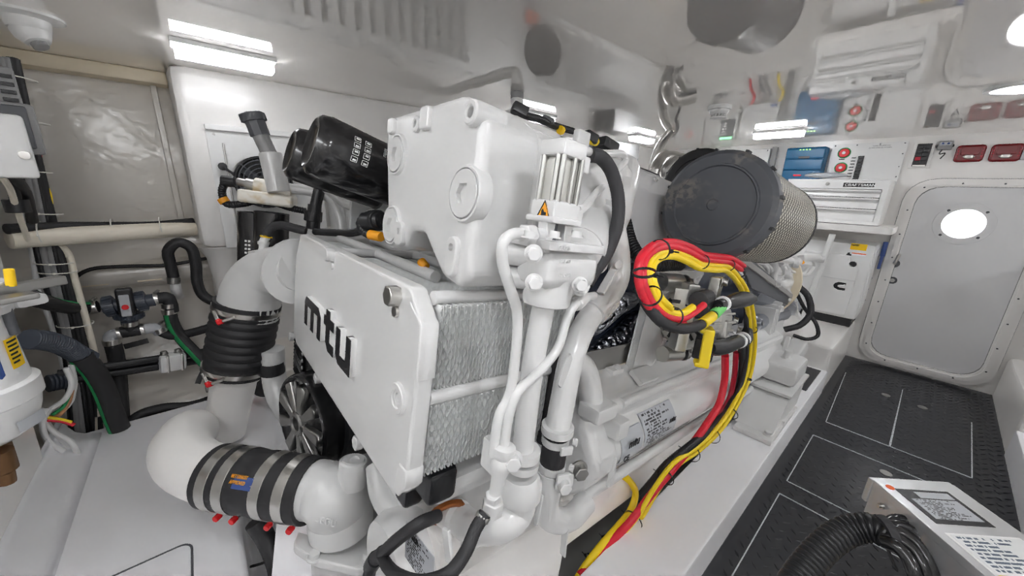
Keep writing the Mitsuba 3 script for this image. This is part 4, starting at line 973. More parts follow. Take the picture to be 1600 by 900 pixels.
part(eng, 'port_fin_panel', put(both(rrect(0.15, 0.75, 0.02, 0.30, 0.01), 0, 0.02, 0.003), frame((0, 0.47, 0), (0, 1, 0), (-1, 0, 0)) @ frame((-0.9, 0, 0), (0, 0, 1))), 'cover_grey')
pfp = part(eng, 'port_cooler', box((0.42, 0.70), (0.42, 0.62), (-0.10, 0.22), 0.01), 'fin_metal')
part(pfp, 'fins', cat([trimesh.creation.box((0.006, 0.21, 0.31), frame((0.415 + 0 * k, 0.52, 0.06), (0, 0, 1))) for k in range(1)] + [trimesh.creation.box((0.006, 0.004, 0.31), frame((0.412, 0.425 + 0.010 * k, 0.06), (0, 0, 1))) for k in range(20)]), 'fin_metal', False, stuff=True)

# seawater outlet casting in the foreground

FX = np.linalg.inv(ENG)
def loc(p):
    """World point to the engine's frame."""
    return tuple((FX @ np.r_[arr(p), 1])[:3])
Cc = [loc((0.113, 1.015, 0.6)), loc((0.153, 0.973, 0.603)), loc((0.174, 0.938, 0.595)), loc((0.188, 0.945, 0.544)), loc((0.188, 0.94, 0.51)), loc((0.187, 0.938, 0.48))]
sp = spline(Cc, 8)
oc = part(eng, 'outlet_casting', sweep(sp, np.interp(np.linspace(0, 1, len(sp)), [0, 0.2, 0.5, 0.8, 1], [0.078, 0.079, 0.084, 0.087, 0.086]), 28), 'cast_white', smooth=60)
bx_, by_, bz_ = loc((0.218, 0.91, 0.651))
part(oc, 'boss', lathe([(0, 0), (0.042, 0), (0.036, 0.04), (0.037, 0.07), (0.033, 0.074), (0.030, 0.069), (0.028, 0.076), (0.015, 0.076), (0.015, 0.07), (0, 0.07)], frame((bx_, by_, bz_ - 0.02), (0.10, 0.10, 1))), 'engine_white')
fx_, fy_, fz_ = loc((0.188, 0.93, 0.463))
part(oc, 'flange', put(both([(-0.085, -0.05), (0.0, -0.135), (0.06, -0.13), (0.115, -0.06), (0.12, 0.02), (0.08, 0.10), (0.0, 0.125), (-0.09, 0.10), (-0.125, 0.03)], 0, 0.026, 0.005, 0.03), frame((fx_, fy_, fz_ - 0.03), (0.05, 0, 1), (1, 0, 0))), 'engine_white')
for p in ((fx_ - 0.085, fy_ - 0.035), (fx_ + 0.03, fy_ - 0.112), (fx_ - 0.08, fy_ + 0.085)):
    part(oc, 'bolt', bolt((p[0], p[1], fz_ - 0.004), (0.05, 0, 1), 0.014), 'engine_white')
part(oc, 'lower_pipe', rod((fx_, fy_, fz_ - 0.35), (fx_, fy_, fz_ - 0.03), 0.082, 28), 'cast_white')
lo = loc((0.119, 0.8, 0.66))
part(oc, 'cast_lettering', put(words('DEGU', 0.016, (-0.03, 0, 0), (1, 0, 0), (0, 1, 0), 0.004), frame(loc((0.134, 0.862, 0.594)), (-0.75, -0.62, 0.25), (0.62, -0.75, 0))), 'engine_white', False)
part(oc, 'bracket', put(both([(0, 0), (0.13, 0.03), (0.15, -0.12), (0.03, -0.17)], 0, 0.006, 0.002), frame(loc((0.048, 1.06, 0.496)), (-0.7, -0.6, 0.3), (0.65, -0.75, 0))), 'deck_white')

# engine foot on the bed, aft
t = thing('engine_mount', 'white engine mount standing on the bed beam at the aft end of the engine', 'engine mount')
part(t, 'plate', box((2.10, 2.62), (0.315, 0.50), (0.179, 0.205), 0.006), 'cast_white')
part(t, 'riser', [hull(np.array([(x, y, z) for x in (2.16, 2.66) for y in (0.33, 0.52) for z in (0.205,)] + [(x, y, 0.33) for x in (2.42, 2.78) for y in (0.335, 0.54)]))], 'cast_white')
part(t, 'cap_plate', box((2.40, 2.82), (0.325, 0.55), (0.332, 0.352), 0.006), 'cast_white')
part(t, 'isolator', box((2.50, 2.78), (0.34, 0.52), (0.353, 0.48), 0.03), 'cast_white')
part(t, 'label', card((2.80 - 0.021, 0.37, 0.39), (0, 1, 0), (0, 0, 1), 0.05, 0.05), 'label_silver', False)
for q in ((2.16, 0.35), (2.34, 0.335)):
    part(t, 'bolt', bolt((q[0], q[1], 0.205), (0, 0, 1), 0.016), 'cast_white')
part(t, 'stud', bolt((2.64, 0.43, 0.478), (0, 0, 1), 0.02, 0.05), 'engine_white')

# oil filters
def oil_filter(label, p, r, L):
    d = unit((math.cos(math.radians(20)), 0, -math.sin(math.radians(20))))
    k = thing('oil_filter', label, 'oil filter', 'oil filters on the engine')
    m = frame(p, d, (0, 1, 0))
    part(k, 'canister', lathe([(0, 0.012), (r * 0.55, 0.010), (r * 0.78, 0.0), (r * 0.93, 0.010), (r * 1.0, 0.034), (r, L)], m, 40), 'black_gloss', smooth=50)
    part(k, 'base', lathe([(0, L - 0.002), (r * 0.96, L - 0.002), (r * 0.96, L + 0.05), (0, L + 0.05)], m, 40), 'engine_white')
    part(k, 'seam', put(ring((0, 0, L - 0.012), (0, 0, 1), r * 0.99, r * 1.015, 0.012), m), 'black_gloss')
    return k, m, r
k, m1, r1 = oil_filter('front black oil filter with white pictograms, left of the white tank', (0.254, 1.1, 1.543), 0.083, 0.30)
oil_filter('rear black oil filter, half hidden behind the front one', (0.253, 1.36, 1.534), 0.083, 0.30)
def on_can(key, name, a, z, w, h, mat_='print_white', txt=None):
    """A flat print on the canister at angle a, distance z from its end."""
    n = arr((math.cos(a), math.sin(a), 0))
    o = n * (r1 + 0.0004)
    M_ = m1 @ frame((o[0], o[1], z), n, (0, 0, 1))
    part(key, name, put(words(txt, h, (0, 0, 0), (1, 0, 0), (0, 1, 0), 0.0008, False) if txt else trimesh.creation.box((w, h, 0.001)), M_), mat_, False)
FACE_A = 2.85
for i_ in range(4):
    for j_ in range(2):
        aa = FACE_A + 0.22 * (i_ - 1.2)
        n = arr((math.cos(aa), math.sin(aa), 0)); o = n * (r1 + 0.0004)
        M_ = m1 @ frame((o[0], o[1], 0.088 + 0.028 * j_), n, (0, 0, 1))
        fr = cat([trimesh.creation.box((0.020, 0.0016, 0.0008), frame((0, 0.008, 0), (0, 0, 1))), trimesh.creation.box((0.020, 0.0016, 0.0008), frame((0, -0.008, 0), (0, 0, 1))),
                  trimesh.creation.box((0.0016, 0.016, 0.0008), frame((0.0095, 0, 0), (0, 0, 1))), trimesh.creation.box((0.0016, 0.016, 0.0008), frame((-0.0095, 0, 0), (0, 0, 1))), trimesh.creation.box((0.011, 0.006, 0.0008), frame((0.001, (-1) ** i_ * 0.002, 0), (0, 0, 1)))])
        fr.apply_scale(0.8)
        part(k, 'pictogram', put(fr, M_), 'print_white', False)
for zz, tt, hh in ((0.158, 'mtu', 0.010), (0.182, 'OIL FILTER', 0.007), (0.196, 'FILTRE A HUILE', 0.006)):
    n = arr((math.cos(FACE_A), math.sin(FACE_A), 0)); o = n * (r1 + 0.0006)
    tang = arr((-math.sin(FACE_A), math.cos(FACE_A), 0))
    part(k, 'lettering', put(words(tt, hh, (-0.03, 0, 0), (1, 0, 0), (0, 1, 0), 0.0008, False), m1 @ frame((o[0], o[1], zz), n, tang)), 'print_white', False)

# air filters
def air_filter(label, c, r, L, x=None, mesh='mesh_screen'):
    k = thing('air_filter', label, 'air filter', 'round air filters above the engine')
    M_ = ENG @ frame(c, (-1, 0, 0), (0, -1, 0))
    part(k, 'end_cap', lathe([(0, 0.030), (0.016, 0.030), (0.020, 0.026), (0.04, 0.024), (r * 0.70, 0.024), (r * 0.72, 0.030), (r * 0.745, 0.030), (r * 0.76, 0.022), (r * 0.93, 0.022), (r * 1.01, 0.010), (r * 1.02, -0.03), (r * 1.0, -0.05), (0, -0.05)], M_, 64), 'filter_rubber' if mesh == 'mesh_screen' else 'black_satin', smooth=35)
    for q in range(12):
        a = q * math.pi / 6 + 0.2
        part(k, 'notch', put(trimesh.creation.box((0.012, 0.010, 0.03)), M_ @ frame((1.02 * r * math.cos(a), 1.02 * r * math.sin(a), -0.01), (0, 0, 1), (math.cos(a), math.sin(a), 0))), 'black_satin', False)
    n, mm = 96, 2
    ang = np.linspace(0, 2 * math.pi, n + 1)
    zs = np.linspace(-0.045, -L, 3)
    v = np.stack([np.stack([0.985 * r * np.cos(ang), 0.985 * r * np.sin(ang), np.full(n + 1, z)], 1) for z in zs]).reshape(-1, 3)
    uv = np.stack([np.stack([ang / (2 * math.pi) * 54, np.full(n + 1, -z / 0.030)], 1) for z in zs]).reshape(-1, 2)
    f = []
    for i in range(2):
        a = np.arange(n) + i * (n + 1)
        f.append(np.stack([a, a + n + 1, a + 1], 1)); f.append(np.stack([a + 1, a + n + 1, a + n + 2], 1))
    sm = trimesh.Trimesh(v, np.vstack(f), process=False)
    sm.apply_transform(M_)
    part(k, 'screen', sm, mesh, True, label='woven metal screen' if mesh == 'mesh_screen' else None, uv=uv)
    part(k, 'rear_ring', put(ring((0, 0, -L - 0.02), (0, 0, 1), r * 0.6, r * 1.0, 0.03), M_), 'rubber')
    return k
air_filter('big round air filter with dusty black end cap and metal screen, right of the pipes', (1.03, -0.515, 0.307), 0.181, 0.60)
air_filter('black air filter partly hidden behind the big round one', (1.80, -0.10, 0.50), 0.19, 0.50, mesh='rubber')

# silver exhaust elbow and turbo pipe behind
t = thing('exhaust_elbow', 'polished steel exhaust elbow behind the black air filter at the far end', 'exhaust pipe')
part(t, 'bend', pipe([(2.9, 1.577, 1.514), (2.9, 1.588, 1.629), (3, 1.582, 1.714), (3.1, 1.466, 1.687)], 0.055, sides=20), 'steel')
part(t, 'band', ring((2.9, 1.585, 1.589), (0, 0, 1), 0.05, 0.063, 0.03), 'steel')
part(t, 'inner_bend', pipe([(2.8, 1.446, 1.56), (2.8, 1.455, 1.621), (2.9, 1.442, 1.674)], 0.04, sides=16), 'steel_dull')

# ---------------------------------------------------------------- port side and left: pipes, hoses, cables
t = thing('bellows_hose', 'wide black ribbed rubber bellows below the white inlet elbow, with steel clamps', 'bellows', place=ENG)
b0, b1 = arr((-0.147, 0.725, -0.309)), arr((-0.186, 0.745, -0.606))
L_ = np.linalg.norm(b1 - b0)
pr = [(0.100, -0.008), (0.116, -0.006), (0.116, 0.04)]
for q in range(6):
    z0 = 0.05 + q * (L_ - 0.10) / 6
    w_ = (L_ - 0.10) / 6
    pr += [(0.112, z0), (0.1185, z0 + w_ * 0.3), (0.1185, z0 + w_ * 0.6), (0.112, z0 + w_ * 0.92)]
pr += [(0.113, L_ - 0.045), (0.113, L_), (0.09, L_)]
mb = frame(b0, b1 - b0, (-1, 0, 0))
part(t, 'sleeve', lathe(pr, mb, 44), 'rubber', smooth=50)
for q in (0.012, L_ - 0.034):
    cl = part(t, 'hose_clamp', put(ring((0, 0, q), (0, 0, 1), 0.112, 0.1185, 0.020), mb), 'steel', label='steel hose clamp')
    for a, s_ in ((0.5, 1), (1.15, -1)):
        part(cl, 'screw', put(cat([rod((0.127 * math.cos(a), -0.127 * math.sin(a), q + 0.008), (0.134 * math.cos(a + 0.25 * s_), -0.134 * math.sin(a + 0.25 * s_), q + 0.03), 0.006), ]), mb), 'steel')
        part(cl, 'screw_cap', put(rod((0.134 * math.cos(a + 0.25 * s_), -0.134 * math.sin(a + 0.25 * s_), q + 0.03), (0.136 * math.cos(a + 0.36 * s_), -0.136 * math.sin(a + 0.36 * s_), q + 0.042), 0.0085), mb), 'red', label='red plastic cap')
solo('pipe_flange', put(lathe([(0, 0), (0.10, 0), (0.095, 0.03), (0.08, 0.05), (0.075, 0.30), (0, 0.30)]), ENG @ frame(b1 - unit(b1 - b0) * 0.01, b1 - b0)), 'gelcoat', 'white pipe end that the black bellows sits on', 'pipe')

# outlet elbow and its rubber coupling in the foreground
w0, w1 = arr((-0.055, 1.211, 0.6)), arr((0.137, 0.99, 0.6))
ax = unit(w1 - w0)
R1 = 0.083
el = [w1 * 0.45 + w0 * 0.55, w0, (-0.1, 1.279, 0.6), (-0.133, 1.345, 0.605), (-0.146, 1.409, 0.61), (-0.138, 1.485, 0.6), (-0.132, 1.606, 0.55), (-0.139, 1.839, 0.42), (-0.144, 1.957, 0.352)]
solo('exhaust_elbow', sweep(spline(el, 8), R1 * 0.97, 32), 'gelcoat', 'big smooth white pipe elbow bending up from the deck in the left foreground', 'pipe', smooth=60)
t = thing('coupling_hose', 'thick black rubber coupling between the two white elbows, with four steel bands', 'hose')
ml = frame(w0 - ax * 0.02, ax, (0, 0, 1))
Lc = np.linalg.norm(w1 - w0) + 0.02
pr = [(R1 * 0.9, 0), (R1 * 1.06, 0.0), (R1 * 1.06, 0.10)] + [(R1 * (1.05 + 0.015 * math.sin(q * 1.4)), 0.10 + q * 0.012) for q in range(12)] + [(R1 * 1.06, Lc - 0.10), (R1 * 1.06, Lc), (R1 * 0.9, Lc)]
part(t, 'sleeve', lathe(pr, ml, 40), 'rubber', smooth=60)
for q in (0.022, 0.074, Lc - 0.128, Lc - 0.060):
    cl = part(t, 'band', put(ring((0, 0, q), (0, 0, 1), R1 * 1.055, R1 * 1.085, 0.030), ml), 'steel', label='wide stainless band')
    part(cl, 'screw', put(cat([rod((-R1 * 1.12, -0.02, q + 0.015), (-R1 * 1.12, 0.045, q + 0.015), 0.007), box((-R1 * 1.17, -R1 * 1.07), (-0.012, 0.012), (q + 0.004, q + 0.026), 0.003)]), ml), 'steel_dull')
    part(cl, 'screw_cap', put(rod((-R1 * 1.12, 0.045, q + 0.015), (-R1 * 1.12, 0.062, q + 0.015), 0.009), ml), 'red')
for q, tx in ((Lc * 0.5, 'WET EXHAUST'), (Lc * 0.5, 'APPROVED'), (0.058, 'RW'), (Lc - 0.085, 'MW')):
    pass
a_ = math.atan2(0.86, 0.50)
cam_n = unit(arr((0.0, 0.0, 1.45)) - (w0 + w1) / 2)
cam_n = unit(cam_n - ax * (cam_n @ ax))
pc_ = (w0 + w1) / 2 - ax * 0.0 + cam_n * R1 * 1.052
pan = part(t, 'printed_panel', stripe([w0 + ax * (Lc * 0.5 - 0.045), w0 + ax * (Lc * 0.5 + 0.012)], R1, cam_n - arr((0, 0, 0.15)), 0.055, 1.085), 'blue', label='blue printed panel on the rubber', smooth=True)
part(pan, 'lettering', words('WET EXHAUST', 0.0085, pc_ + ax * -0.046 + cam_n * 0.004, ax, np.cross(cam_n, ax), 0.001, True, width=0.050), 'orange', False)
part(pan, 'lettering', words('APPROVED', 0.0085, pc_ + ax * -0.044 - np.cross(cam_n, ax) * 0.014 + cam_n * 0.003, ax, np.cross(cam_n, ax), 0.001, True, width=0.046), 'orange', False)
solo('drain_hose', pipe([(-0.004, 1.12, 0.473), (0.013, 1.1, 0.418), (0.025, 1.06, 0.361), (0.027, 1.02, 0.3)], 0.026), 'rubber', 'thick black hose hanging below the rubber coupling with steel bands', 'hose')
solo('thin_cable', pipe([(-0.036, 1.2, 0.242), (-0.006, 1.15, 0.282), (0.023, 1.1, 0.329)], 0.004), 'rubber', 'thin dark cable at the edge of the white deck, bottom left', 'cable')

# black Y hose and loop below the cooler
t = thing('breather_hose', 'black hose with a tee, looping below the white engine plate', 'hose', place=ENG)
part(t, 'branch', pipe([(0.03, -0.518, -0.421), (-0.02, -0.535, -0.399), (-0.04, -0.499, -0.451), (-0.05, -0.456, -0.518)], 0.012), 'rubber')
part(t, 'loop', pipe([(-0.05, -0.45, -0.523), (-0.055, -0.508, -0.502), (-0.055, -0.569, -0.465), (-0.05, -0.633, -0.41), (-0.03, -0.658, -0.381), (0, -0.651, -0.368), (0.025, -0.64, -0.346), (0.043, -0.638, -0.328)], 0.0112), 'rubber')
part(t, 'tail', pipe([(-0.05, -0.458, -0.512), (-0.05, -0.418, -0.574), (-0.05, -0.398, -0.651)], 0.013), 'rubber')
part(t, 'collar', rod((-0.05, -0.431, -0.551), (-0.05, -0.41, -0.591), 0.016), 'black_satin')
part(t, 'clamp', rod((0.037, -0.637, -0.338), (0.042, -0.637, -0.329), 0.013), 'steel_dull')

# hull-side plumbing
PVC = [(-0.533, 2.22, 1.206), (-0.013, 2.53, 1.187)]
solo('plastic_pipe', rod(PVC[0], PVC[1], 0.036, 20), 'pvc_cream', 'long cream plastic pipe running level along the hull at the left', 'pipe')
solo('power_cable', pipe([(-0.526, 2.2, 1.245), (-0.409, 2.31, 1.238), (-0.278, 2.41, 1.224), (-0.158, 2.47, 1.216), (-0.01, 2.53, 1.223)], 0.019), 'rubber', 'thick black cable tied on top of the cream plastic pipe', 'cable')
for u_ in ((66, 357), (178, 362), (252, 358)):
    pass
ORD = ['first', 'second', 'third', 'fourth', 'fifth', 'sixth', 'seventh', 'eighth', 'ninth', 'tenth', 'eleventh', 'twelfth', 'thirteenth', 'fourteenth', 'fifteenth', 'sixteenth']
def tie(p, d, r, label, group, mat_='tie_white', place=None, flat=None, w=0.004):
    k = numbered('cable_tie')
    m = lathe([(r, -w / 2), (r + 0.0016, -w / 2), (r + 0.0016, w / 2), (r, w / 2), (r, -w / 2)], None, 20)
    if flat is not None:
        m.apply_scale([flat, 1, 1])
    head = box((-0.004, 0.004), (-r - 0.007, -r), (-0.004, 0.004), 0.001)
    tail = box((-0.0015, 0.0015), (-r - 0.020, -r - 0.006), (-0.0012, 0.0012), 0.0005)
    return solo('cable_tie', [put(m, frame(p, d, (1, 0, 0))), put(head, frame(p, d, (1, 0, 0))), put(tail, frame(p, d, (1, 0, 0)))], mat_, label, 'cable tie', group, place=place)
for w_, p in zip(('left end', 'middle', 'right end'), ((-0.462, 2.27, 1.217), (-0.284, 2.4, 1.209), (-0.132, 2.47, 1.206))):
    tie(p, (1, 0, 0.02), 0.055, 'pale cable tie at the %s of the cream pipe' % w_, 'ties on the cream pipe', flat=0.85)
solo('thin_cable', pipe([(-0.456, 2.535, 0.989), (-0.428, 2.535, 1.009), (-0.39, 2.535, 1.02), (-0.285, 2.535, 1.017), (-0.149, 2.535, 1.007), (0.039, 2.535, 1.028)], 0.0085), 'rubber', 'thin black cable running above the white hull stringer', 'cable')
t = thing('loop_hose', 'black hose bent into a loop against the hull, beside the round white pillar', 'hose')
part(t, 'hose', pipe([(-0.127, 2.44, 0.937), (-0.128, 2.44, 1.029), (-0.124, 2.43, 1.094), (-0.083, 2.42, 1.133), (-0.041, 2.42, 1.108), (-0.033, 2.42, 1.021), (-0.042, 2.42, 0.928), (-0.029, 2.42, 0.85), (0.033, 2.4, 0.795)], 0.0235), 'rubber')
part(t, 'hose_clamp', [rod((-0.128, 2.44, 0.96), (-0.131, 2.44, 0.927), 0.026)], 'steel_dull')
part(t, 'pipe_end', pipe([(-0.127, 2.44, 0.937), (-0.129, 2.45, 0.881), (-0.129, 2.52, 0.843)], 0.022), 'plastic_white', label='white pipe end')

HY = 2.40
solo('fuel_hose', pipe([(-0.481, 2, 1.032), (-0.484, 2.15, 0.972), (-0.464, 2.3, 0.906), (-0.422, 2.4, 0.867), (-0.395, 2.4, 0.868)], 0.027), 'rubber', 'black hose with a green stripe running from the white filter to the valve', 'hose')
def green_on(label, pts, r, side_, w=0.10):
    return None
part('fuel_hose', 'stripe', stripe([(-0.478, 2.02, 1.024), (-0.484, 2.15, 0.972), (-0.464, 2.3, 0.906), (-0.426, 2.4, 0.868)], 0.027, (0.1, -0.75, 0.65), 0.11), 'green', True, label='green printed stripe')
t = thing('diverter_valve', 'dark slate three-way plastic valve with a grey lever against the hull', 'valve')
vx = lambda u_, v_: None
part(t, 'body', [rod((-0.384, 2.4, 0.862), (-0.209, 2.4, 0.867), 0.030, 20), rod((-0.306, 2.4, 0.853), (-0.313, 2.4, 0.765), 0.030, 20)], 'pvc_slate')
for q0, q1, r in (((-0.378, 2.4, 0.861), (-0.343, 2.4, 0.864), 0.045), ((-0.273, 2.4, 0.866), (-0.238, 2.4, 0.869), 0.045), ((-0.307, 2.4, 0.819), (-0.31, 2.4, 0.793), 0.050)):
    un = part(t, 'union_nut', rod(q0, q1, r, 20), 'pvc_slate')
    d_ = arr(q1) - arr(q0)
    part(un, 'grip_ribs', cat([put(box((r - 0.002, r + 0.004), (-0.004, 0.004), (0.1 * np.linalg.norm(d_), 0.9 * np.linalg.norm(d_)), 0.001), frame(q0, d_) @ trimesh.transformations.rotation_matrix(a, (0, 0, 1))) for a in np.linspace(0, 2 * math.pi, 13)[:-1]]), 'pvc_slate', stuff=True)
part(t, 'lever', box((-0.028, 0.028), (-0.012, 0.03), (-0.075, 0.055), 0.01, frame((-0.302, 2.35, 0.894), (0.05, 0, 1), (1, 0, 0))), 'black_satin')
lv = part(t, 'lever_plate', box((-0.017, 0.017), (-0.02, -0.011), (-0.068, 0.035), 0.004, frame((-0.303, 2.35, 0.888), (0.05, 0, 1), (1, 0, 0))), 'pvc_grey', label='grey lever plate with a red dot')
part(t, 'red_dot', disc(arr((-0.304, 2.33, 0.866)), (0, -1, 0), 0.012, 0.004), 'red', label='red dot')
def clamp(q0, q1, r, label='steel hose clamp beside the slate valve'):
    k = thing('hose_clamp', label, 'hose clamp', 'hose clamps on the hull plumbing')
    part(k, 'band', rod(q0, q1, r, 18), 'steel')
    c_ = (arr(q0) + arr(q1)) / 2
    part(k, 'screw', rod(c_ + arr((0.0, -0.01, r + 0.002)), c_ + arr((0.012, 0.02, r + 0.006)), 0.007), 'steel_dull')
clamp((-0.424, 2.4, 0.867), (-0.398, 2.4, 0.868), 0.030, 'steel hose clamp left of the slate valve')
part(t, 'tail', rod((-0.214, 2.4, 0.868), (-0.193, 2.4, 0.871), 0.022), 'pvc_grey')
clamp((-0.213, 2.4, 0.871), (-0.195, 2.4, 0.871), 0.0275, 'steel hose clamp right of the slate valve')
solo('hose_elbow', pipe([(-0.204, 2.4, 0.87), (-0.162, 2.4, 0.875), (-0.157, 2.4, 0.824), (-0.159, 2.4, 0.794)], 0.027, bend=0.04), 'rubber', 'black rubber hose elbow to the right of the slate valve', 'hose')
clamp((-0.164, 2.4, 0.839), (-0.165, 2.4, 0.816), 0.030, 'upper of two steel hose clamps below the black hose elbow')
clamp((-0.168, 2.4, 0.81), (-0.168, 2.4, 0.786), 0.031, 'lower of two steel hose clamps below the black hose elbow')
GH = [(-0.168, 2.4, 0.8), (-0.167, 2.4, 0.735), (-0.149, 2.4, 0.65), (-0.107, 2.35, 0.571), (-0.068, 2.3, 0.499), (-0.062, 2.28, 0.439)]
solo('fuel_hose', pipe(GH, 0.027), 'rubber', 'black hose with a green stripe curving down from the black elbow to the seacock', 'hose')
part('fuel_hose_001', 'stripe', stripe(GH[:-1], 0.027, (-0.5, -0.75, 0.2), 0.12), 'green', True, label='green printed stripe')
t = thing('hose_tee', 'black rubber tee with grey elbows below the slate valve', 'pipe tee')
part(t, 'body', [rod((-0.351, 2.4, 0.729), (-0.269, 2.4, 0.728), 0.027, 18), rod((-0.311, 2.4, 0.774), (-0.315, 2.4, 0.729), 0.027, 18)], 'rubber')
part(t, 'collar', rod((-0.311, 2.4, 0.777), (-0.312, 2.4, 0.755), 0.031, 18), 'steel')
part(t, 'collar', rod((-0.36, 2.4, 0.727), (-0.347, 2.4, 0.728), 0.030, 18), 'steel')
part(t, 'collar', rod((-0.282, 2.4, 0.728), (-0.267, 2.4, 0.728), 0.030, 18), 'steel')
part(t, 'elbow', pipe([(-0.356, 2.4, 0.726), (-0.385, 2.4, 0.724), (-0.386, 2.4, 0.686)], 0.026, bend=0.03), 'pvc_grey', label='grey plastic elbow')
part(t, 'elbow', pipe([(-0.269, 2.4, 0.728), (-0.229, 2.4, 0.725), (-0.218, 2.4, 0.695)], 0.025, bend=0.03), 'pvc_grey', label='grey plastic elbow')
clamp((-0.385, 2.4, 0.705), (-0.385, 2.4, 0.679), 0.032, 'steel hose clamp below the left grey elbow')
clamp((-0.218, 2.4, 0.723), (-0.21, 2.4, 0.7), 0.030, 'steel hose clamp beside the right grey elbow')
solo('drain_hose', pipe([(-0.384, 2.4, 0.695), (-0.386, 2.4, 0.606), (-0.396, 2.37, 0.488), (-0.411, 2.3, 0.322), (-0.412, 2.24, 0.218)], 0.030), 'rubber', 'thick black hose dropping from the grey elbow behind the white deck', 'hose')
solo('drain_hose', pipe([(-0.217, 2.4, 0.702), (-0.182, 2.4, 0.672), (-0.13, 2.42, 0.66), (-0.052, 2.45, 0.659), (0.018, 2.45, 0.673)], 0.022), 'rubber', 'black hose running right from the grey elbow behind the bellows', 'hose')
CH = [(-0.5, 1.95, 0.894), (-0.478, 2, 0.865), (-0.453, 2.05, 0.82), (-0.434, 2.1, 0.76), (-0.413, 2.12, 0.721)]
solo('conduit', corrugated(CH, 0.035, 0.010, 0.10, 16), 'pvc_slate', 'dark slate corrugated conduit beside the white filter', 'conduit')
GH2 = [(-0.429, 2.1, 0.751), (-0.413, 2.12, 0.675), (-0.405, 2.15, 0.563), (-0.406, 2.18, 0.421), (-0.398, 2.19, 0.271)]
solo('fuel_hose', pipe(GH2, 0.036), 'rubber', 'thick black hose with a green stripe leaving the slate conduit', 'hose')
part('fuel_hose_002', 'stripe', stripe(GH2, 0.036, (-0.65, -0.65, -0.1), 0.07), 'green', True, label='green printed stripe')
for k, dv in enumerate((0, 11)):
    solo('water_pipe', rod((-0.542, 2.28, 0.628) if k == 0 else (-0.548, 2.28, 0.596), (-0.039, 2.4, 0.547) if k == 0 else (-0.045, 2.4, 0.503), 0.019, 14), 'black_satin', 'upper of two black pipes running aft through the white block' if k == 0 else 'lower of two black pipes running aft through the white block', 'pipe')
t = thing('pipe_clip', 'white plastic block round the two black pipes, with two steel bands', 'pipe clamp')
q0, q1 = arr((-0.248, 2.345, 0.556)), arr((-0.151, 2.37, 0.544))
part(t, 'block', beam(q0, q1, 0.075, 0.085, 0.012), 'plastic_white')
for f_ in (0.22, 0.75):
    part(t, 'band', beam(q0 + (q1 - q0) * f_, q0 + (q1 - q0) * (f_ + 0.14), 0.081, 0.091, 0.013), 'steel')
    part(t, 'screw', bolt(q0 + (q1 - q0) * (f_ + 0.07) + arr((0, 0, 0.045)), (0, 0, 1), 0.012), 'steel_dull')
solo('wall_gland', [corrugated([(-0.573, 2.26, 0.603), (-0.525, 2.285, 0.592)], 0.036, 0.012, 0.12, 18)], 'pvc_slate', 'ribbed slate gland where the black pipes pass the white bulkhead', 'gland')
solo('drain_hose', pipe([(-0.384, 2.28, 0.322), (-0.338, 2.29, 0.342), (-0.265, 2.3, 0.338), (-0.161, 2.3, 0.31), (-0.042, 2.3, 0.323), (0.122, 2.3, 0.374)], 0.024), 'rubber', 'black hose lying behind the edge of the white deck', 'hose')
t = thing('seacock', 'metal seacock with a yellow handle at the foot of the green-striped hose', 'valve')
part(t, 'body', [rod((-0.059, 2.28, 0.464), (-0.063, 2.28, 0.38), 0.034, 18), rod((-0.092, 2.28, 0.398), (-0.03, 2.28, 0.39), 0.026, 14)], 'steel_dull')
part(t, 'handle', beam((-0.062, 2.25, 0.382), (-0.035, 2.25, 0.384), 0.03, 0.02), 'yellow', label='yellow handle')
solo('name_label', box((-0.045, 0.045), (-0.013, 0.013), (0, 0.003), 0.001, frame((-0.326, 2.53, 0.619), (0, -1, 0.25), (1, 0, 0.12))), 'black_satin', 'small black engraved label on the hull below the tee', 'label')
solo('name_label', box((-0.035, 0.035), (-0.012, 0.012), (0, 0.003), 0.001, frame((-0.108, 2.36, 0.43), (0, -1, 0.3), (0.5, 0, 1))), 'black_satin', 'small black label hanging beside the seacock', 'label')
for u_ in ():
    pass
solo('name_label', box((-0.045, 0.045), (-0.010, 0.010), (0, 0.002), 0.001, frame((-0.414, 2.568, 0.938), (0, -1, 0.4), (1, 0, 0))), 'label_cream', 'left cream paper strip on the white hull stringer', 'label')
solo('name_label', box((-0.045, 0.045), (-0.010, 0.010), (0, 0.002), 0.001, frame((-0.224, 2.568, 0.937), (0, -1, 0.4), (1, 0, 0))), 'label_cream', 'right cream paper strip on the white hull stringer', 'label')
solo('battery_cable', pipe([(0.144, 2, 0.606), (0.106, 2.05, 0.51), (0.052, 2.1, 0.423), (0.024, 2.12, 0.362)], 0.014), 'red_cable', 'left of two red cables below the black bellows', 'cable')
solo('battery_cable', pipe([(0.17, 2, 0.605), (0.133, 2.05, 0.511), (0.084, 2.1, 0.426), (0.056, 2.12, 0.36)], 0.014), 'red_cable', 'right of two red cables below the black bellows', 'cable')
solo('drain_hose', pipe([(0.194, 1.98, 0.65), (0.163, 2, 0.548), (0.13, 2.05, 0.411)], 0.045), 'rubber_soft', 'thick dark hose beside the red cables', 'hose')

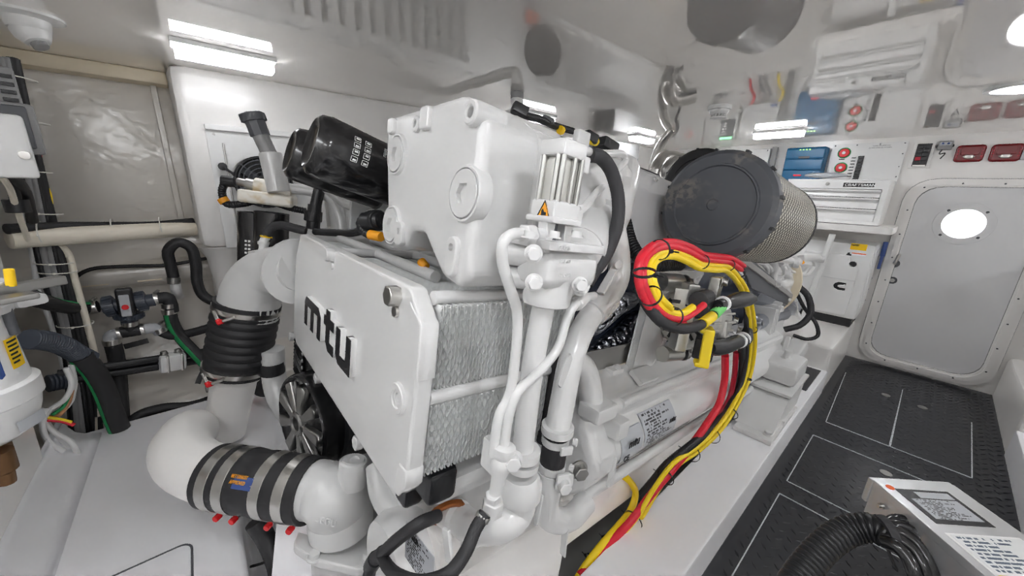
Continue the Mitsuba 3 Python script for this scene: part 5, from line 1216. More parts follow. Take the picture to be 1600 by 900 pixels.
# riser of cables at the forward end of the hull
TIES = 0
CY = 2.33
for m_, r, pts, lb_ in (
    ('black_satin', 0.0125, [(-0.449, 2.33, 1.842), (-0.472, 2.33, 1.513), (-0.502, 2.33, 1.122), (-0.512, 2.33, 0.733), (-0.585, 2.33, 0.207)], 'outermost left black cable in the cable riser'),
    ('mid_grey', 0.0135, [(-0.438, 2.33, 1.841), (-0.457, 2.33, 1.514), (-0.486, 2.33, 1.121), (-0.502, 2.33, 0.73), (-0.566, 2.33, 0.205)], 'left dark grey cable in the cable riser'),
    ('mid_grey', 0.0135, [(-0.426, 2.33, 1.843), (-0.444, 2.33, 1.515), (-0.47, 2.33, 1.119), (-0.491, 2.33, 0.727), (-0.551, 2.33, 0.203)], 'right dark grey cable in the cable riser'),
    ('black_satin', 0.0115, [(-0.419, 2.33, 1.845), (-0.435, 2.33, 1.515), (-0.457, 2.33, 1.118), (-0.481, 2.33, 0.724), (-0.533, 2.33, 0.201)], 'shiny black cable just right of the grey ones in the riser'),
    ('rubber', 0.0115, [(-0.413, 2.33, 1.846), (-0.431, 2.33, 1.504), (-0.447, 2.33, 1.117), (-0.467, 2.33, 0.721), (-0.515, 2.33, 0.199)], 'second black cable from the right in the riser'),
    ('rubber', 0.0115, [(-0.409, 2.33, 1.843), (-0.427, 2.33, 1.493), (-0.443, 2.33, 1.103), (-0.455, 2.33, 0.702), (-0.496, 2.33, 0.204)], 'rightmost black cable in the cable riser'),
    ('plastic_white', 0.009, [(-0.481, 2.33, 1.568), (-0.508, 2.33, 1.324), (-0.515, 2.33, 1.137), (-0.531, 2.33, 0.98), (-0.526, 2.33, 0.853), (-0.53, 2.33, 0.678), (-0.539, 2.33, 0.558)], 'thin white cable along the left edge of the riser'),
    ('pvc_cream', 0.0115, [(-0.457, 2.33, 1.181), (-0.426, 2.33, 1.136), (-0.427, 2.33, 1.005), (-0.43, 2.33, 0.817), (-0.444, 2.33, 0.556), (-0.489, 2.33, 0.34), (-0.527, 2.33, 0.202)], 'cream flexible conduit curving down across the riser'),
    ('red_cable', 0.005, [(-0.419, 2.33, 1.563), (-0.419, 2.33, 1.517), (-0.426, 2.33, 1.464), (-0.442, 2.33, 1.421)], 'thin red wire at the right edge of the riser'),
    ('yellow_cable', 0.006, [(-0.427, 2.33, 1.397), (-0.425, 2.33, 1.36), (-0.43, 2.33, 1.318)], 'short yellow wire at the right edge of the riser'),
):
    solo('riser_cable', pipe(pts, r, sides=12), m_, lb_, 'cable')
for p, r in (((-0.423, 2.32, 1.778), .052), ((-0.422, 2.32, 1.629), .052), ((-0.452, 2.32, 1.451), .052), ((-0.456, 2.32, 1.292), .052), ((-0.466, 2.32, 1.094), .052), ((-0.464, 2.32, 1.056), .052), ((-0.46, 2.32, 0.824), .052)):
    tie(p, (0.10, 0.0, 1), r, 'white cable tie round the dark cable riser, %s from the top' % ORD[TIES], 'ties on the cable riser', flat=1.0)
    TIES += 1
for m_, r, pts, lb_ in (
    ('plastic_white', 0.009, [(-0.463, 2.05, 0.73), (-0.462, 2.05, 0.661), (-0.493, 2.05, 0.602), (-0.533, 2.05, 0.576), (-0.552, 2.05, 0.543), (-0.547, 2.05, 0.492), (-0.512, 2.05, 0.422), (-0.504, 2.05, 0.357)], 'white wire nearest the slate gland, left of the riser'),
    ('plastic_white', 0.009, [(-0.454, 2.08, 0.728), (-0.465, 2.08, 0.634), (-0.498, 2.08, 0.569), (-0.535, 2.08, 0.547), (-0.557, 2.08, 0.514), (-0.544, 2.08, 0.449), (-0.524, 2.08, 0.364)], 'white wire looping round below the gland'),
    ('brown_wire', 0.008, [(-0.472, 2.07, 0.627), (-0.491, 2.07, 0.577), (-0.522, 2.07, 0.538), (-0.547, 2.07, 0.538)], 'brown wire among the white ones'),
    ('green', 0.006, [(-0.48, 2.06, 0.612), (-0.504, 2.06, 0.57), (-0.534, 2.06, 0.549)], 'green wire among the white ones'),
    ('red_cable', 0.007, [(-0.547, 2.05, 0.537), (-0.517, 2.05, 0.519), (-0.489, 2.05, 0.488)], 'red wire among the white ones'),
    ('yellow_cable', 0.006, [(-0.548, 2.05, 0.549), (-0.52, 2.05, 0.528), (-0.493, 2.05, 0.502)], 'yellow wire among the white ones'),
    ('plastic_white', 0.009, [(-0.534, 2.02, 0.593), (-0.552, 2.02, 0.546), (-0.555, 2.02, 0.462), (-0.527, 2.02, 0.404)], 'white wire hanging lowest beside the white filter'),
    ('plastic_white', 0.008, [(-0.468, 2.09, 0.644), (-0.484, 2.09, 0.578), (-0.519, 2.09, 0.535)], 'short white wire beside the riser'),
):
    solo('loose_wire', pipe(pts, r, sides=10), m_, lb_, 'wire')

# relay boxes and panel at the far left
t = thing('vented_box', 'grey slotted box high on the cable riser at the left edge', 'box')
m_ = frame((-0.424, 2.12, 1.695), (0.25, -0.95, -0.05), (0.9, 0.25, 0))
part(t, 'body', box((-0.10, 0.04), (-0.085, 0.085), (-0.05, 0), 0.01, m_), 'mid_grey')
for k in range(6):
    part(t, 'slot', box((0.0, 0.032), (-0.07 + 0.024 * k, -0.058 + 0.024 * k), (0, 0.006), 0.001, m_), 'black_satin')
    part(t, 'slot', box((-0.09, -0.045), (-0.07 + 0.024 * k, -0.058 + 0.024 * k), (0, 0.006), 0.001, m_), 'black_satin')
t = thing('relay_box', 'grey box with a darker lid below the slotted box at the left edge', 'box')
m_ = frame((-0.425, 2.1, 1.595), (0.25, -0.95, -0.05), (0.9, 0.25, 0))
part(t, 'body', box((-0.075, 0.065), (-0.09, 0.075), (-0.06, 0), 0.012, m_), 'mid_grey')
part(t, 'lid', box((-0.045, 0.045), (-0.07, 0.065), (0, 0.018), 0.006, m_), 'dark_grey')
t = thing('control_panel', 'white panel with a screw at the left edge of the photo', 'panel')
m_ = frame((-0.43, 1.75, 1.514), (0.3, -0.9, 0), (0.9, 0.3, 0))
part(t, 'body', box((-0.2, 0.105), (-0.085, 0.09), (-0.08, 0), 0.01, m_), 'plastic_white')
part(t, 'screw', put(disc((0.085, -0.02, 0), (0, 0, 1), 0.012, 0.008), m_), 'steel')
part(t, 'cable', pipe([(-0.405, 1.8, 1.446), (-0.409, 1.9, 1.434), (-0.425, 2.05, 1.381), (-0.46, 2.2, 1.272)], 0.014), 'rubber')
part(t, 'cable', pipe([(-0.419, 1.85, 1.434), (-0.433, 1.95, 1.394), (-0.455, 2.05, 1.328), (-0.486, 2.2, 1.202)], 0.008), 'pvc_cream')
part(t, 'plug', [pipe([(-0.416, 1.9, 1.458), (-0.436, 2, 1.403), (-0.453, 2.05, 1.335)], 0.014), rod((-0.452, 2.05, 1.356), (-0.452, 2.05, 1.313), 0.03)], 'black_satin')

# fuel-water separator at the left edge
t = thing('fuel_separator', 'tall white fuel filter canister at the left edge, with yellow label and bronze drain', 'fuel filter')
c0, c1 = arr((-0.412, 1.22, 0.892)), arr((-0.359, 1.22, 1.23))
m_ = frame((c0[0], c0[1], c0[2]), (0, 0, 1))
H_ = c1[2] - c0[2]
part(t, 'bowl', lathe([(0, 0), (0.05, 0), (0.075, 0.02), (0.088, 0.06), (0.092, 0.085), (0.098, 0.09), (0.098, 0.125), (0.088, 0.13), (0, 0.13)], m_, 40), 'plastic_white')
part(t, 'canister', lathe([(0, 0.13), (0.087, 0.13), (0.080, H_ - 0.06), (0, H_ - 0.06)], m_, 40), 'plastic_white')
part(t, 'lid', lathe([(0, H_ - 0.06), (0.095, H_ - 0.06), (0.098, H_ - 0.045), (0.090, H_ - 0.035), (0.09, H_ - 0.02), (0.098, H_ - 0.015), (0.095, H_), (0.06, H_ + 0.012), (0, H_ + 0.015)], m_, 40), 'plastic_white')
part(t, 'head', [box((-0.025, 0.025), (-0.06, 0.05), (-0.012, 0.012), 0.008, frame((-0.327, 1.28, 1.181), (0, 0, 1), (0.8, 0.6, 0)))], 'plastic_white')
part(t, 'clamp_bar', [box((-0.05, 0.09), (-0.012, 0.012), (-0.008, 0.012), 0.003, frame((-0.315, 1.2, 1.215), (0, 0, 1), (0.75, 0.65, 0))), box((-0.03, 0.05), (-0.02, 0.02), (0, 0.012), 0.003, frame((-0.316, 1.15, 1.201), (0, 0, 1), (0.8, 0.5, 0)))], 'steel_dull', label='dull metal clamp bar')
part(t, 'lever', rod((-0.305, 1.2, 1.224), (-0.301, 1.2, 1.259), 0.0075), 'yellow', label='yellow lever')
for k in range(4):
    a = -0.9 + k * 0.8
    part(t, 'stud', rod((c0[0] + 0.088 * math.cos(a), c0[1] + 0.088 * math.sin(a), c0[2] + H_ - 0.11), (c0[0] + 0.088 * math.cos(a), c0[1] + 0.088 * math.sin(a), c0[2] + H_ - 0.05), 0.008), 'dark_grey')
def curved(r, a0, a1, z0, z1, n=6):
    an = np.linspace(a0, a1, n)
    v = np.array([(r * math.cos(a), r * math.sin(a), z) for z in (z0, z1) for a in an])
    f = [[i, i + 1, n + i + 1] for i in range(n - 1)] + [[i, n + i + 1, n + i] for i in range(n - 1)]
    return trimesh.Trimesh(v, np.array(f), process=False)
va_ = math.atan2(0 - c0[1], 0 - c0[0])
part(t, 'label', put(curved(0.0858, va_ + 0.80, va_ + 1.22, 0.16, 0.225), m_), 'yellow', True, label='yellow label with black print')
part(t, 'label_print', cat([put(curved(0.0863, va_ + 0.85, va_ + 0.85 + 0.32 * q, 0.216 - 0.009 * i, 0.220 - 0.009 * i), m_) for i, q in enumerate((1, 0.9, 1, 0.7, 0.9, 0.6))]), 'black_satin', True, stuff=True)
part(t, 'label', put(curved(0.0858, va_ + 0.22, va_ + 0.62, 0.15, 0.23), m_), 'blue', True, label='blue label')
part(t, 'label', put(curved(0.0935, va_ + 0.45, va_ + 1.05, 0.03, 0.055), m_), 'label_silver', True, label='silver warning label')
part(t, 'drain', [rod((c0[0], c0[1], c0[2] - 0.03), (c0[0], c0[1], c0[2]), 0.03), rod((-0.389, 1.18, 0.881), (-0.391, 1.18, 0.833), 0.020), rod((-0.391, 1.18, 0.83), (-0.394, 1.18, 0.802), 0.013)], 'bronze', label='bronze drain cock')
part(t, 'wall_bracket', [beam((c0[0], c0[1], c0[2] + H_ - 0.03), (-0.56, c0[1] + 0.05, c0[2] + H_ - 0.03), 0.06, 0.02)], 'steel_dull')

# ---------------------------------------------------------------- aft bulkhead fittings
t = thing('tool_chest', 'white three-drawer tool chest on the shelf beside the door', 'tool chest')
TX = 4.10
ty0, ty1, tz0, tz1 = 0.318, 0.975, 1.232, 1.578
part(t, 'cabinet', [box((TX + 0.02, 4.47), (ty0, ty1), (tz0, tz1), 0.006), box((TX, TX + 0.03), (ty0, ty0 + 0.035), (tz0, tz1), 0.004), box((TX, TX + 0.03), (ty1 - 0.035, ty1), (tz0, tz1), 0.004), box((TX, TX + 0.03), (ty0, ty1), (tz1 - 0.068, tz1), 0.004), box((TX, TX + 0.03), (ty0, ty1), (tz0, tz0 + 0.028), 0.004)], 'plastic_white')
zt = tz1 - 0.072
for h in (0.058, 0.084, 0.096):
    dpr = [(-0.004, 0), (0.010, h * 0.45), (0.011, h - 0.022), (-0.006, h - 0.016), (-0.017, h - 0.012), (-0.019, h - 0.004), (-0.014, h), (0.016, h), (0.016, 0)]
    part(t, 'drawer', put(slab(dpr[::-1], 0, ty1 - ty0 - 0.078, 0.001), frame((TX + 0.006, ty1 - 0.039, zt - h), (0, -1, 0), (1, 0, 0))), 'plastic_white')
    part(t, 'drawer_gap', box((TX + 0.004, TX + 0.019), (ty0 + 0.037, ty1 - 0.037), (zt - h - 0.005, zt - h + 0.001), 0.0005), 'dark_grey')
    zt -= h + 0.005
bd = part(t, 'badge', box((TX - 0.004, TX), (0.402, 0.59), (1.527, 1.558), 0.001), 'black_satin', label='black name badge')
part(bd, 'lettering', words('CRAFTSMAN', 0.019, (TX - 0.004, 0.582, 1.533), (0, -1, 0), (0, 0, 1), 0.001, True, width=0.182), 'print_white', False)
part(t, 'lock', [disc((TX, 0.693, 1.548), (-1, 0, 0), 0.014, 0.008), disc((TX - 0.008, 0.693, 1.548), (-1, 0, 0), 0.008, 0.006)], 'steel_dull')
part(t, 'lid', box((TX - 0.002, 4.475), (ty0 - 0.002, ty1 + 0.002), (tz1 - 0.004, tz1 + 0.008), 0.004), 'plastic_white')
t = thing('tray_shelf', 'white tray shelf with a rolled rim carrying the tool chest', 'shelf')
part(t, 'tray', box((4.05, 4.485), (0.235, 1.02), (1.195, 1.228), 0.006), 'gelcoat')
part(t, 'rim', put(holed(rrect(4.035, 4.485, 0.222, 1.03, 0.04), [rrect(4.06, 4.47, 0.245, 1.01, 0.03)], 1.176, 1.228), NONE), 'gelcoat')
part(t, 'leg', rod((4.07, 0.571, 1.14), (4.07, 0.62, 0.362), 0.022), 'plastic_white')
rng = np.random.default_rng(4)
bag = trimesh.creation.icosphere(3, 1.0)
bag.vertices *= [0.05, 0.17, 0.032]
bag.vertices += (meshkit.fbm(bag.vertices * 45, 3, 5)[:, None] - 0.5) * 0.024 * unit((1, 0.6, 1))
bag.vertices += arr((4.17, 0.733, 1.620))
t = thing('plastic_bag', 'crumpled clear plastic bag with a pink label on top of the tool chest', 'plastic bag')
part(t, 'film', bag, 'clear_bag', False)
inn = bag.copy(); cc = inn.vertices.mean(0); inn.vertices = cc + (inn.vertices - cc) * arr((0.8, 0.86, 0.66))
part(t, 'contents', inn, 'label_silver', False)
part(t, 'label', box((4.128, 4.15), (0.90, 0.955), (1.612, 1.626), 0.003), 'red_cable', label='pink label')

t = thing('inverter', 'blue wall-mounted charger case with green lights behind the tool chest', 'inverter')
iy0, iy1 = 0.803, 1.102
part(t, 'case', box((4.36, 4.488), (iy0, iy1), (1.50, 1.875), 0.014), 'blue_case')
part(t, 'face_panel', box((4.345, 4.37), (iy0 + 0.004, iy1 - 0.004), (1.775, 1.862), 0.012), 'blue_case')
part(t, 'face_panel', box((4.345, 4.37), (iy0 + 0.004, iy1 - 0.004), (1.675, 1.772), 0.012), 'blue_case')
part(t, 'face_panel', box((4.345, 4.37), (iy0 + 0.004, iy1 - 0.004), (1.51, 1.672), 0.012), 'blue_case')
im = (iy0 + iy1) / 2
part(t, 'badge', box((4.340, 4.348), (im - 0.04, im + 0.04), (1.777, 1.795), 0.001), 'dark_grey', label='dark badge')
for k in range(4):
    part(t, 'indicator', disc((4.346, im + 0.04 - 0.024 * k, 1.852), (-1, 0, 0.2), 0.006, 0.004, seg=10), 'green_sleeve', emitter=glow(1.2, (0.5, 1, 0.2)), label='small green lamp')

t = thing('breaker_panel', 'white electrical panel with two red round buttons behind the tool chest', 'electrical panel')
q = [0.311, 0.786]
part(t, 'plate', box((4.466, 4.488), (q[0], q[1]), (1.56, 1.895), 0.002), 'plastic_white')
for p in ((4.46, 0.694, 1.821), (4.46, 0.692, 1.697)):
    part(t, 'button_ring', ring((4.466, p[1], p[2]), (-1, 0, 0), 0.036, 0.045, 0.006), 'green', label='green collar')
    bt = part(t, 'button', disc((4.466, p[1], p[2]), (-1, 0, 0), 0.0365, 0.022, 0.006), 'red', label='red round push button')
    part(bt, 'cap_mark', disc((4.445, p[1], p[2]), (-1, 0, 0), 0.012, 0.003), 'print_white')
    part(t, 'caption', box((4.4645, 4.466), (p[1] - 0.014, p[1] + 0.026), (p[2] - 0.058, p[2] - 0.049), 0.0004), 'dark_grey')
p0 = (4.46, 0.59, 1.791)
for k in range(11):
    part(t, 'breaker', box((4.452, 4.466), (p0[1] - 0.036, p0[1] + 0.002), (p0[2] - 0.026 * (k + 1) + 0.002, p0[2] - 0.026 * k), 0.002), 'black_satin')
    part(t, 'caption', box((4.4645, 4.466), (p0[1] + 0.016, p0[1] + 0.046), (p0[2] - 0.026 * k - 0.018, p0[2] - 0.026 * k - 0.008), 0.0004), 'dark_grey')
part(t, 'lettering', words('SHIPS SERVICE 24V', 0.008, (4.466, q[0] + 0.21, 1.866), (0, -1, 0), (0, 0, 1), 0.0008, True), 'mid_grey', False)
part(t, 'lettering', words('DC DISTRIBUTION PANEL', 0.008, (4.466, q[0] + 0.23, 1.850), (0, -1, 0), (0, 0, 1), 0.0008, True), 'mid_grey', False)
for y in np.linspace(q[0] + 0.02, q[1] - 0.02, 4):
    part(t, 'screw', disc((4.466, y, 1.882), (-1, 0, 0), 0.005, 0.003, seg=8), 'dark_grey')
for z in (1.62, 1.70, 1.80):
    part(t, 'screw', disc((4.466, q[0] + 0.015, z), (-1, 0, 0), 0.005, 0.003, seg=8), 'dark_grey')

t = thing('switch_panel', 'narrow panel of black rocker switches between the electrical panel and the red strobes', 'switch panel')
p0, p1 = (4.47, 0.217, 1.763), (4.47, 0.217, 1.763)
part(t, 'plate', box((4.474, 4.488), (p0[1] - 0.058, p0[1] + 0.058), (1.685, 1.885), 0.003), 'gelcoat')
part(t, 'frame', box((4.466, 4.476), (p0[1] - 0.04, p0[1] + 0.04), (1.70, 1.87), 0.003), 'black_satin')
part(t, 'end_plate', box((4.458, 4.468), (p0[1] - 0.036, p0[1] + 0.036), (1.698, 1.712), 0.002), 'steel')
for r_ in range(5):
    for c_ in range(2):
        lit = r_ == 4
        part(t, 'switch', box((4.456, 4.468), (p0[1] - 0.034 + 0.035 * c_, p0[1] - 0.002 + 0.035 * c_), (1.835 - 0.030 * r_, 1.862 - 0.030 * r_), 0.003), 'dark_red_cable' if r_ == 3 and c_ == 1 else 'black_satin')
t = thing('wall_sensor', 'small grey sensor with a dangling black lead left of the red strobes', 'sensor')
p0 = (4.46, 0.109, 1.838)
part(t, 'body', box((4.45, 4.488), (p0[1] - 0.038, p0[1] + 0.038), (p0[2] - 0.02, p0[2] + 0.045), 0.006), 'mid_grey')
part(t, 'face', box((4.446, 4.452), (p0[1] - 0.030, p0[1] + 0.030), (p0[2] + 0.012, p0[2] + 0.036), 0.002), 'label_silver')
for a in (-0.014, 0.014):
    part(t, 'knob', disc((4.446, p0[1] + a, p0[2] + 0.025), (-1, 0, 0), 0.007, 0.004, seg=10), 'blue')
part(t, 'lead', pipe([(4.455, p0[1] + 0.01, p0[2] - 0.02), (4.445, p0[1] + 0.016, p0[2] - 0.05), (4.45, p0[1] - 0.012, p0[2] - 0.045), (4.45, p0[1] + 0.004, p0[2] - 0.085)], 0.0035), 'rubber')
part(t, 'side_ear', [box((4.46, 4.485), (p0[1] - 0.046, p0[1] + 0.046), (p0[2] + 0.0, p0[2] + 0.02), 0.004)], 'black_satin')
for lbl, px in (('left red fire alarm strobe above the door', (4.46, -0.026, 1.785)), ('right red fire alarm strobe above the door', (4.46, -0.192, 1.783))):
    t = thing('alarm_strobe', lbl, 'alarm', 'red strobes above the door')
    y, z = px[1], px[2]
    part(t, 'base', put(both(rrect(-y - 0.072, -y + 0.072, z - 0.058, z + 0.062, 0.022), -0.0, 0.034, 0.012), frame((4.489, 0, 0), (-1, 0, 0), (0, -1, 0))), 'strobe_red', smooth=50)
    part(t, 'raised_face', put(both(rrect(-y - 0.046, -y + 0.046, z - 0.010, z + 0.050, 0.010), 0.03, 0.040, 0.004), frame((4.489, 0, 0), (-1, 0, 0), (0, -1, 0))), 'strobe_red')
    ln = part(t, 'lens', [box((4.430, 4.456), (y - 0.022, y + 0.022), (z - 0.036, z - 0.008), 0.006), box((4.438, 4.456), (y - 0.030, y + 0.030), (z - 0.028, z - 0.016), 0.004)], 'steel', label='clear strobe lens')
    part(ln, 'flash_tube', box((4.426, 4.431), (y - 0.010, y + 0.010), (z - 0.028, z - 0.014), 0.002), 'print_white')
    for s_ in (-1, 1):
        for k in range(4):
            part(t, 'slot', box((4.452, 4.4575), (y + s_ * 0.058 - 0.003, y + s_ * 0.058 + 0.003), (z - 0.026 + 0.02 * k, z - 0.016 + 0.02 * k), 0.001), 'dark_red_cable')
solo('junction_box', box((4.45, 4.488), (-0.29, -0.262), (1.735, 1.80), 0.003), 'label_silver', 'grey box edge at the right border beside the second strobe', 'box')

# generator in its white sound shield
t = thing('generator', 'white generator sound shield beside the door, with a yellow label and black emblem', 'generator')
GX = 4.13
gy0, gy1, gz0, gz1 = 0.29, 0.95, 0.365, 1.075
part(t, 'base', box((GX + 0.02, 4.47), (gy0 + 0.02, gy1), (gz0 - 0.003, gz0 + 0.07), 0.004), 'black_satin')
part(t, 'enclosure', box((GX, 4.475), (gy0, gy1), (gz0 + 0.07, gz1), 0.018), 'plastic_white')
part(t, 'door_panel', put(both(rounded([(-0.86, gz0 + 0.09), (-0.355, gz0 + 0.09), (-0.355, gz1 - 0.20), (-0.42, gz1 - 0.17), (-0.43, gz1 - 0.10), (-0.86, gz1 - 0.10)], 0.02), 0, 0.016, 0.006), frame((GX, 0, 0), (-1, 0, 0), (0, -1, 0))), 'plastic_white')
part(t, 'panel_line', box((GX - 0.018, GX - 0.01), (0.36, 0.62), (0.765, 0.772), 0.001), 'cover_grey')
p0 = (4.11, 0.431, 1.069)
yl = (4.12, 0.397, 1.051)
part(t, 'label', box((GX - 0.003, GX), (yl[1] - 0.052, yl[1] + 0.048), (yl[2] - 0.026, yl[2] + 0.026), 0.001), 'yellow', label='yellow warning label')
part(t, 'label_print', cat([box((GX - 0.0045, GX - 0.002), (yl[1] + 0.045 - 0.05 * q_, yl[1] + 0.045), (yl[2] + 0.014 - 0.007 * i, yl[2] + 0.019 - 0.007 * i), 0.0004) for i, q_ in enumerate((1.0, 0.9))]), 'black_satin', stuff=True)
yl = (4.12, 0.385, 0.997)
part(t, 'label', box((GX - 0.003, GX), (yl[1] - 0.048, yl[1] + 0.040), (yl[2] - 0.018, yl[2] + 0.004), 0.001), 'print_white', label='white caution label with an orange band')
part(t, 'label_band', box((GX - 0.0045, GX - 0.002), (yl[1] - 0.048, yl[1] + 0.040), (yl[2] - 0.004, yl[2] + 0.004), 0.001), 'orange_red')
yl = (4.12, 0.443, 0.985)
part(t, 'pictogram', [box((GX - 0.003, GX), (yl[1] - 0.018, yl[1] + 0.014), (yl[2] - 0.012, yl[2] + 0.0), 0.001), box((GX - 0.003, GX), (yl[1] - 0.006, yl[1] + 0.008), (yl[2] - 0.012, yl[2] + 0.012), 0.001)], 'black_satin')
yl = (4.12, 0.4, 0.905)
part(t, 'latch', disc((GX - 0.0, yl[1], yl[2]), (-1, 0, 0), 0.024, 0.016), 'black_satin', label='black round latch')
em = (4.1, 0.444, 0.709)
# black emblem: a bold slanted C with two bars
c_ = [(0.040, 0.030), (0.040, 0.012), (0.004, 0.012), (-0.012, 0.006), (-0.012, -0.006), (0.004, -0.014), (0.040, -0.014), (0.040, -0.034), (-0.006, -0.034), (-0.034, -0.018), (-0.040, 0.0), (-0.030, 0.022), (-0.008, 0.034)]
part(t, 'emblem', put(slab(c_, 0, 0.002, 0.0005), frame((GX - 0.016, em[1], em[2]), (-1, 0, 0), (0, -1, 0.05))), 'black_satin', False, label='black C-shaped emblem')
part(t, 'emblem', put(slab([(-0.012, 0.002), (0.036, 0.020), (0.036, 0.008), (0.0, -0.004)], 0.002, 0.003, 0.0004), frame((GX - 0.016, em[1], em[2]), (-1, 0, 0), (0, -1, 0.05))), 'print_white', False)
part(t, 'side_panel', box((GX + 0.04, 4.44), (gy0 - 0.006, gy0 + 0.004), (gz0 + 0.16, gz1 - 0.05), 0.004), 'plastic_white')
for k in range(5):
    part(t, 'rivet', disc((GX + 0.30, gy0 - 0.006, gz0 + 0.2 + 0.1 * k), (0, -1, 0), 0.006, 0.003, seg=8), 'dark_grey')
solo('hung_tool', [pipe([(4.40, 0.262, 1.09), (4.40, 0.262, 1.02), (4.41, 0.26, 0.97)], 0.016), box((4.37, 4.43), (0.250, 0.268), (0.86, 0.97), 0.004)], 'blue', 'blue tool with a brown handle hanging in the gap beside the door frame', 'tool')
solo('engine_hose', pipe([(3.3, 0.594, 0.454), (3.35, 0.518, 0.503), (3.4, 0.484, 0.595), (3.4, 0.526, 0.725), (3.4, 0.591, 0.78)], 0.022), 'rubber', 'black hose curving from the engine aft end before the generator', 'hose')
solo('engine_hose', pipe([(3.45, 0.631, 0.763), (3.45, 0.538, 0.621), (3.45, 0.437, 0.506), (3.45, 0.416, 0.424), (3.42, 0.462, 0.389), (3.38, 0.545, 0.403)], 0.013), 'rubber', 'thin black hose in a lower loop before the generator', 'hose')

# boards and boxes further to port on the aft bulkhead
q = [1.964, 2.261]
t = thing('bulkhead_board', 'white panel with a red emblem on the aft bulkhead, mirrored above the air filter', 'panel')
part(t, 'plate', box((4.46, 4.488), (q[0], q[1]), (1.62, 1.90), 0.003), 'plastic_white')
part(t, 'emblem_ring', ring((4.46, (q[0] + q[1]) / 2, 1.775), (-1, 0, 0), 0.040, 0.048, 0.003), 'red')
part(t, 'emblem_mark', [box((4.456, 4.46), ((q[0] + q[1]) / 2 - 0.02, (q[0] + q[1]) / 2 - 0.008), (1.75, 1.80), 0.001), box((4.456, 4.46), ((q[0] + q[1]) / 2 - 0.02, (q[0] + q[1]) / 2 + 0.024), (1.79, 1.80), 0.001)], 'red')
q = [1.618, 1.941]
t = thing('monitor_panel', 'panel with a small display and a green lit strip, mirrored below the smoke detector', 'panel')
part(t, 'plate', box((4.46, 4.488), (q[0], q[1]), (1.60, 1.90), 0.003), 'plastic_white')
part(t, 'display', box((4.452, 4.462), (q[0] + 0.02, q[0] + 0.15), (1.66, 1.86), 0.003), 'dark_grey')
part(t, 'lit_strip', box((4.448, 4.454), (q[0] + 0.024, q[0] + 0.146), (1.835, 1.858), 0.002), 'green_sleeve', emitter=glow(1.6, (0.2, 1, 0.35)), label='green lit strip')
for k in range(5):
    part(t, 'readout', box((4.448, 4.454), (q[0] + 0.09, q[0] + 0.14), (1.80 - 0.027 * k, 1.815 - 0.027 * k), 0.001), 'print_white')
q = [1.256, 1.574]
t = thing('white_enclosure', 'flat white enclosure left of the blue case', 'electrical enclosure')
part(t, 'body', box((4.42, 4.488), (q[0], q[1]), (1.55, 1.885), 0.006), 'plastic_white')
part(t, 'label', box((4.416, 4.421), (q[0] + 0.02, q[0] + 0.07), (1.565, 1.59), 0.001), 'blue')
part(t, 'label', box((4.416, 4.421), (q[1] - 0.14, q[1] - 0.03), (1.58, 1.68), 0.001), 'cover_grey')
for y in (q[0] + 0.02, q[1] - 0.02):
    part(t, 'screw', disc((4.42, y, 1.865), (-1, 0, 0), 0.006, 0.003, seg=8), 'dark_grey')
solo('cable_duct', box((4.44, 4.488), (1.203, 1.246), (1.3, 1.90), 0.004), 'mid_grey', 'grey strip between the white enclosure and the blue case', 'duct')
for m_, dy, lb_ in (('yellow_cable', 0.02, 'yellow hose curving below the white enclosure on the aft bulkhead'), ('mid_grey', 0.12, 'grey hose below the white enclosure'), ('mid_grey', 0.17, 'second grey hose below the white enclosure'), ('red_cable', 0.26, 'red cable below the white enclosure')):
    solo('wall_hose', pipe([(4.44, q[0] + dy, 1.56), (4.42, q[0] + dy - 0.03, 1.48), (4.43, q[0] + dy + 0.02, 1.40), (4.45, q[0] + dy + 0.05, 1.30)], 0.013), m_, lb_, 'hose')
ex = (3.1, 1.757, 1.698)
solo('exhaust_pipe', pipe([(3.1, 1.61, 1.934), (3.1, 1.693, 1.828), (3.1, 1.734, 1.701), (3.1, 1.745, 1.556)], 0.036), 'steel', 'steel exhaust pipe standing behind the air filters, mirrored in the ceiling', 'exhaust pipe')
t = thing('power_box', 'grey metal box with a dark side on the port trunk, far left end', 'box')
c = [(2.955, 2.3, 1.793), (3.048, 2.15, 1.793), (3.475, 2.15, 1.803)]
part(t, 'case', box((c[1][0], c[2][0] + 0.05), (2.15, 2.366), (1.70, 1.885), 0.004), 'mid_grey')
part(t, 'side_plate', box((c[1][0] - 0.012, c[1][0]), (2.16, 2.36), (1.71, 1.875), 0.002), 'black_satin')
solo('yellow_hose', pipe([(4.3, 2.47, 1.419), (4.3, 2.412, 1.596), (4.3, 2.404, 1.757)], 0.016), 'yellow', 'thin yellow hose at the far left of the aft bulkhead', 'hose')
solo('coiled_lead', pipe([(4.44, 2.28, 1.80), (4.43, 2.24, 1.70), (4.44, 2.28, 1.60), (4.43, 2.25, 1.50), (4.44, 2.28, 1.42)], 0.014), 'rubber', 'dark lead hanging at the far port corner behind the engine', 'cable')

